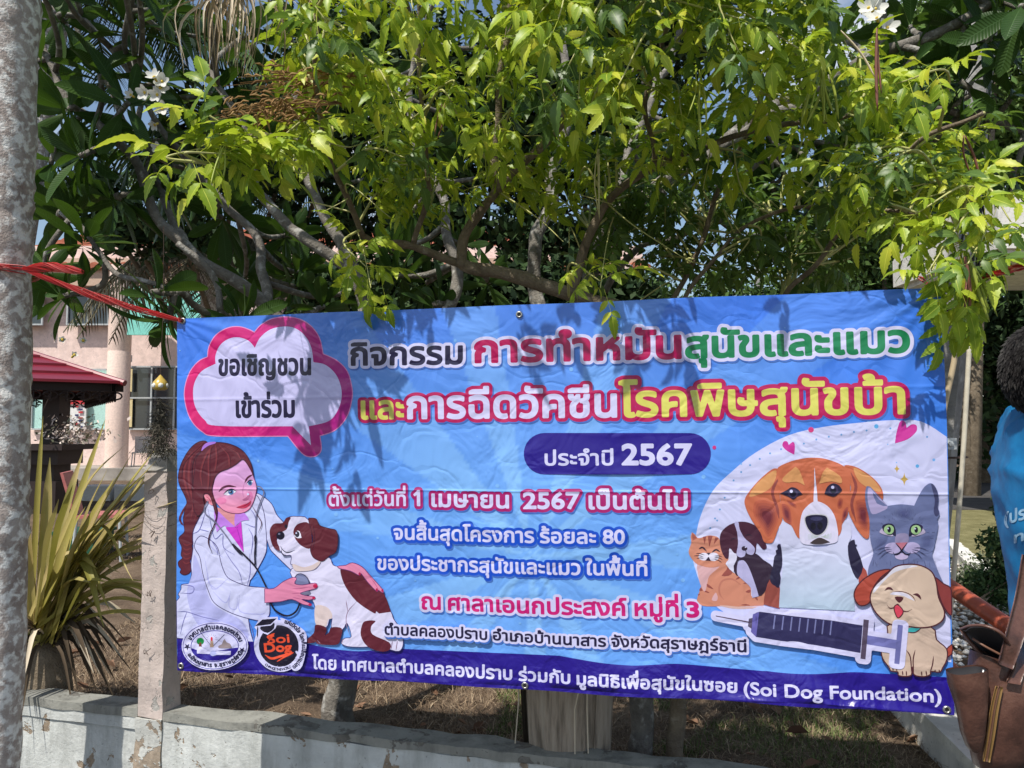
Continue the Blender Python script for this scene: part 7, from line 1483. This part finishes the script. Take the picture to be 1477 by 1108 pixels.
# hands with five fingers each, closed on the raffia
for wr, dirv in ((wrN, (wrN-elN).normalized()), (wrF, (wrF-elF).normalized())):
    y_ = Vector((dirv.z, 0, -dirv.x)).normalized(); nrm = dirv.cross(y_).normalized(); palm = wr+dirv*.055
    Vh, Eh, Rh = [wr, palm, palm+dirv*.035], [(0, 1), (1, 2)], [.024, (.030, .018), (.028, .016)]
    hnd = skin('hand', Vh, Eh, Rh, M_skin, per)
    for k, (off, ln) in enumerate(((-.030, .060), (-.010, .070), (.010, .066), (.028, .052))):
        b = palm+dirv*.03+nrm*0+y_*0+ (nrm*off if False else nrm.cross(dirv).normalized()*off); p1 = b+dirv*ln*.4; p2 = p1+(dirv*.4+nrm*.9).normalized()*ln*.35; p3 = p2+(-dirv*.5+nrm*.8).normalized()*ln*.28
        f_ = skin('finger', [b, p1, p2, p3], [(0, 1), (1, 2), (2, 3)], [.0095, .009, .0085, .0075], M_skin, per, 1)
    b = palm-dirv*.02+nrm.cross(dirv).normalized()*-.028; skin('thumb', [b, b+(dirv+nrm*.9).normalized()*.035, b+(dirv*1.2+nrm*1.6).normalized()*.062], [(0, 1), (1, 2)], [.012, .0105, .009], M_skin, per, 1)
# lettering printed on the lower back of the shirt, wrapped on the cloth
bpy.context.view_layer.update()
shirt = [x for x in per.children if x.name.startswith('t_shirt')][0]
from mathutils.bvhtree import BVHTree
bv = BVHTree.FromPolygons([v.co+pl0 for v in shirt.data.vertices], [tuple(p.vertices) for p in shirt.data.polygons])
M_prt = plain('shirt_print', (.22, .38, .52), .6)
def shirt_text(s_, x0, x1, y0, y1, h):
    # planar print laid on the cloth from the side it faces
    gl = glyphs(s_); allc = [q for _, g in gl for q in g]; Pm = np.vstack(allc); a0, a1 = Pm[:, 0].min(), Pm[:, 0].max(); k = h/.56
    cs_ = [np.stack([(q[:, 0]-a0)/(a1-a0)*(x1-x0), q[:, 1]*k+(q[:, 0]-a0)/(a1-a0)*(-(y1-y0))], 1)/1000 for q in allc]; S = SDF(cs_, .002, .0012); P_, T = S.mesh(.0008)
    V = []
    for u, v in P_:
        px_, py_ = x0+u*1000, y0-v*1000; d = (W(px_, py_, 1)-CAMP).normalized(); hit = bv.ray_cast(CAMP, d)
        V.append((hit[0]+hit[1]*(.0015 if hit[1].dot(d) < 0 else -.0015)-pl0) if hit[0] else None)
    F = [t for t in T if all(V[i] is not None for i in t)]; Vv = [v if v else Vector((0, 0, 0)) for v in V]
    F = [t for t in F if max((Vv[t[0]]-Vv[t[1]]).length, (Vv[t[1]]-Vv[t[2]]).length) < .01]
    if F: link(bpy.data.objects.new('shirt_lettering', mesh_np('shirt_lettering', Vv, [tuple(int(i) for i in t) for t in F], M_prt)), shirt)
shirt_text('(ประชุม', 1450, 1512, 757, 738, 14); shirt_text('ททท', 1464, 1512, 783, 768, 11)
# ------------------------------------------------------------------ brown leather bag
M_lea = mat_noise('brown_leather', (.05, .023, .017), (.095, .043, .031), 14, .36, .35, c3=(.14, .068, .048), bscale=160, spec=.5, dist=.003); M_lin = plain('dark_lining', (.012, .011, .014), .8); M_zip = plain('brass_zip_tape', (.24, .14, .045), .5, .4); M_edge = plain('leather_edge', (.16, .075, .045), .5)
BD2 = 1.62; bag = empty('shoulder_bag', tuple(W(1425, 1000, BD2)), 'brown leather shoulder bag with a front pouch and tan zip hanging beside the white wall', 'bag'); bl = bag.location.copy()
def bgo(name, m, mat, smooth=True, par=None): return link(bpy.data.objects.new(name, mesh_np(name, [Vector(v)-bl for v in m.v], m.f, mat, None, smooth)), par or bag)
def loft(name, secs, mat, n=28, close=True, cap=(False, True), e=.7):
    """secs: (px, py, halfwidth_px, halfdepth_m, d, tilt_px)"""
    m = MB(); V = []; F = []
    for (px_, py_, hw, hd, d, tl) in secs:
        for k in range(n):
            th = 2*math.pi*k/n; cx_ = math.copysign(abs(math.cos(th))**e, math.cos(th)); sy = math.copysign(abs(math.sin(th))**e, math.sin(th)); p = W(px_+hw*cx_, py_+tl*cx_, d); p += Vector((0, sy*hd, -.0*sy)); p += Vector((noise.noise(p*22), noise.noise(p*22+Vector((4, 0, 0))), 0))*.006; V.append(p)
    for i in range(len(secs)-1):
        for k in range(n): F.append((i*n+k, i*n+(k+1) % n, (i+1)*n+(k+1) % n, (i+1)*n+k))
    if cap[1]: F.append(tuple((len(secs)-1)*n+k for k in range(n)))
    m.add(V, F); return bgo(name, m, mat)
d = BD2
loft('main_pouch', [(1440, 948, 36, .035, d, 10), (1441, 975, 39, .045, d, 4), (1443, 1010, 40, .05, d, 0), (1442, 1050, 40, .05, d, 0), (1440, 1085, 37, .045, d, 0), (1439, 1103, 30, .034, d, -2), (1438, 1110, 18, .02, d, -2)], M_lea)
loft('main_lining', [(1440, 950, 34, .032, d, 10), (1440, 975, 30, .03, d, 4)], M_lin)
loft('front_pouch', [(1394, 966, 27, .024, d-.05, -4), (1397, 985, 25, .026, d-.05, -3), (1401, 1020, 20, .024, d-.05, -2), (1403, 1055, 15, .02, d-.045, 0), (1404, 1078, 10, .014, d-.04, 2), (1404, 1084, 6, .008, d-.04, 2)], M_lea)
loft('pouch_lining', [(1394, 967.5, 25.5, .021, d-.05, -4), (1395, 980, 22, .016, d-.05, -3)], M_lin)
def sheetstrip(name, rows, mat, th=.004, par=None):
    """rows: pairs (left px, right px) as (x,y,d); a thick leather sheet through them"""
    L_ = cr([tuple(W(*a)) for a, b in rows], 6); R_ = cr([tuple(W(*b)) for a, b in rows], 6); m = MB(); V = []; n = len(L_); k = 5
    for a, b in zip(L_, R_):
        for j in range(k+1): t = j/k; p = Vector(a).lerp(Vector(b), t); V.append(p)
    T = Vector((0, th, 0)); V2 = [v+T for v in V]; q = k+1; F = [(i*q+j, i*q+j+1, (i+1)*q+j+1, (i+1)*q+j) for i in range(n-1) for j in range(k)]; o = len(V)
    F += [tuple(reversed([x+o for x in f])) for f in F[:]]
    rim = [j for j in range(q)]+[i*q+k for i in range(1, n)]+[(n-1)*q+j for j in range(k-1, -1, -1)]+[i*q for i in range(n-2, 0, -1)]
    F += [(rim[i], rim[(i+1) % len(rim)], rim[(i+1) % len(rim)]+o, rim[i]+o) for i in range(len(rim))]
    m.add(V+V2, F); return bgo(name, m, mat, True, par)
# open flap: crescent hood above the pouches
sheetstrip('flap', [((1387, 908, d+.03), (1392, 911, d-.03)), ((1400, 925, d+.04), (1404, 905, d-.05)), ((1420, 945, d+.05), (1428, 908, d-.06)), ((1440, 958, d+.05), (1450, 922, d-.06)), ((1456, 968, d+.04), (1462, 945, d-.04))], M_lin)
m = MB(); m.tube(cr([tuple(W(*p)) for p in ((1387, 908, d+.02), (1402, 903, d-.02), (1424, 904, d-.05), (1446, 916, d-.06), (1462, 943, d-.04))], 8), .0052, 8, flat=.7); bgo('flap_edge', m, M_lea)
m = MB(); m.tube(cr([tuple(W(*p)) for p in ((1387, 909, d+.02), (1398, 925, d), (1415, 944, d-.01), (1432, 962, d-.02))], 8), .0052, 8, flat=.7); bgo('flap_edge', m, M_lea)
m = MB(); m.tube(cr([tuple(W(*p)) for p in ((1403, 921, d-.02), (1420, 932, d-.04), (1446, 946, d-.05))], 6), .0024, 8); bgo('zip_cord', m, M_edge)
sheetstrip('shoulder_strap', [((1476, 800, d+.02), (1500, 810, d+.02)), ((1466, 860, d), (1490, 870, d)), ((1452, 915, d-.05), (1476, 925, d-.05)), ((1441, 958, d-.06), (1461, 966, d-.06))], M_lea, .005)
sheetstrip('strap_loop', [((1456, 903, d+.05), (1466, 908, d+.05)), ((1468, 925, d+.04), (1482, 930, d+.04)), ((1466, 955, d-.03), (1480, 960, d-.03)), ((1453, 985, d-.055), (1472, 988, d-.055))], M_lea, .005)
sheetstrip('zip_tape', [((1437, 990, d-.052), (1447, 992, d-.052)), ((1430, 1020, d-.056), (1441, 1022, d-.056)), ((1424, 1060, d-.054), (1435, 1062, d-.054)), ((1418, 1098, d-.045), (1428, 1100, d-.045))], M_zip, .003)
sheetstrip('zip_teeth', [((1441, 990, d-.056), (1443, 991, d-.056)), ((1434.5, 1020, d-.060), (1436.5, 1021, d-.060)), ((1428.5, 1060, d-.058), (1430.5, 1061, d-.058)), ((1422, 1098, d-.049), (1424, 1099, d-.049))], M_edge, .003)
for px_ in (1418.5,):
    m = MB(); m.tube([W(px_, 966, d-.06), W(px_-1.5, 985, d-.062)], .0025, 6); bgo('zip_pull', m, metal)
print('objects', len(scene.objects))
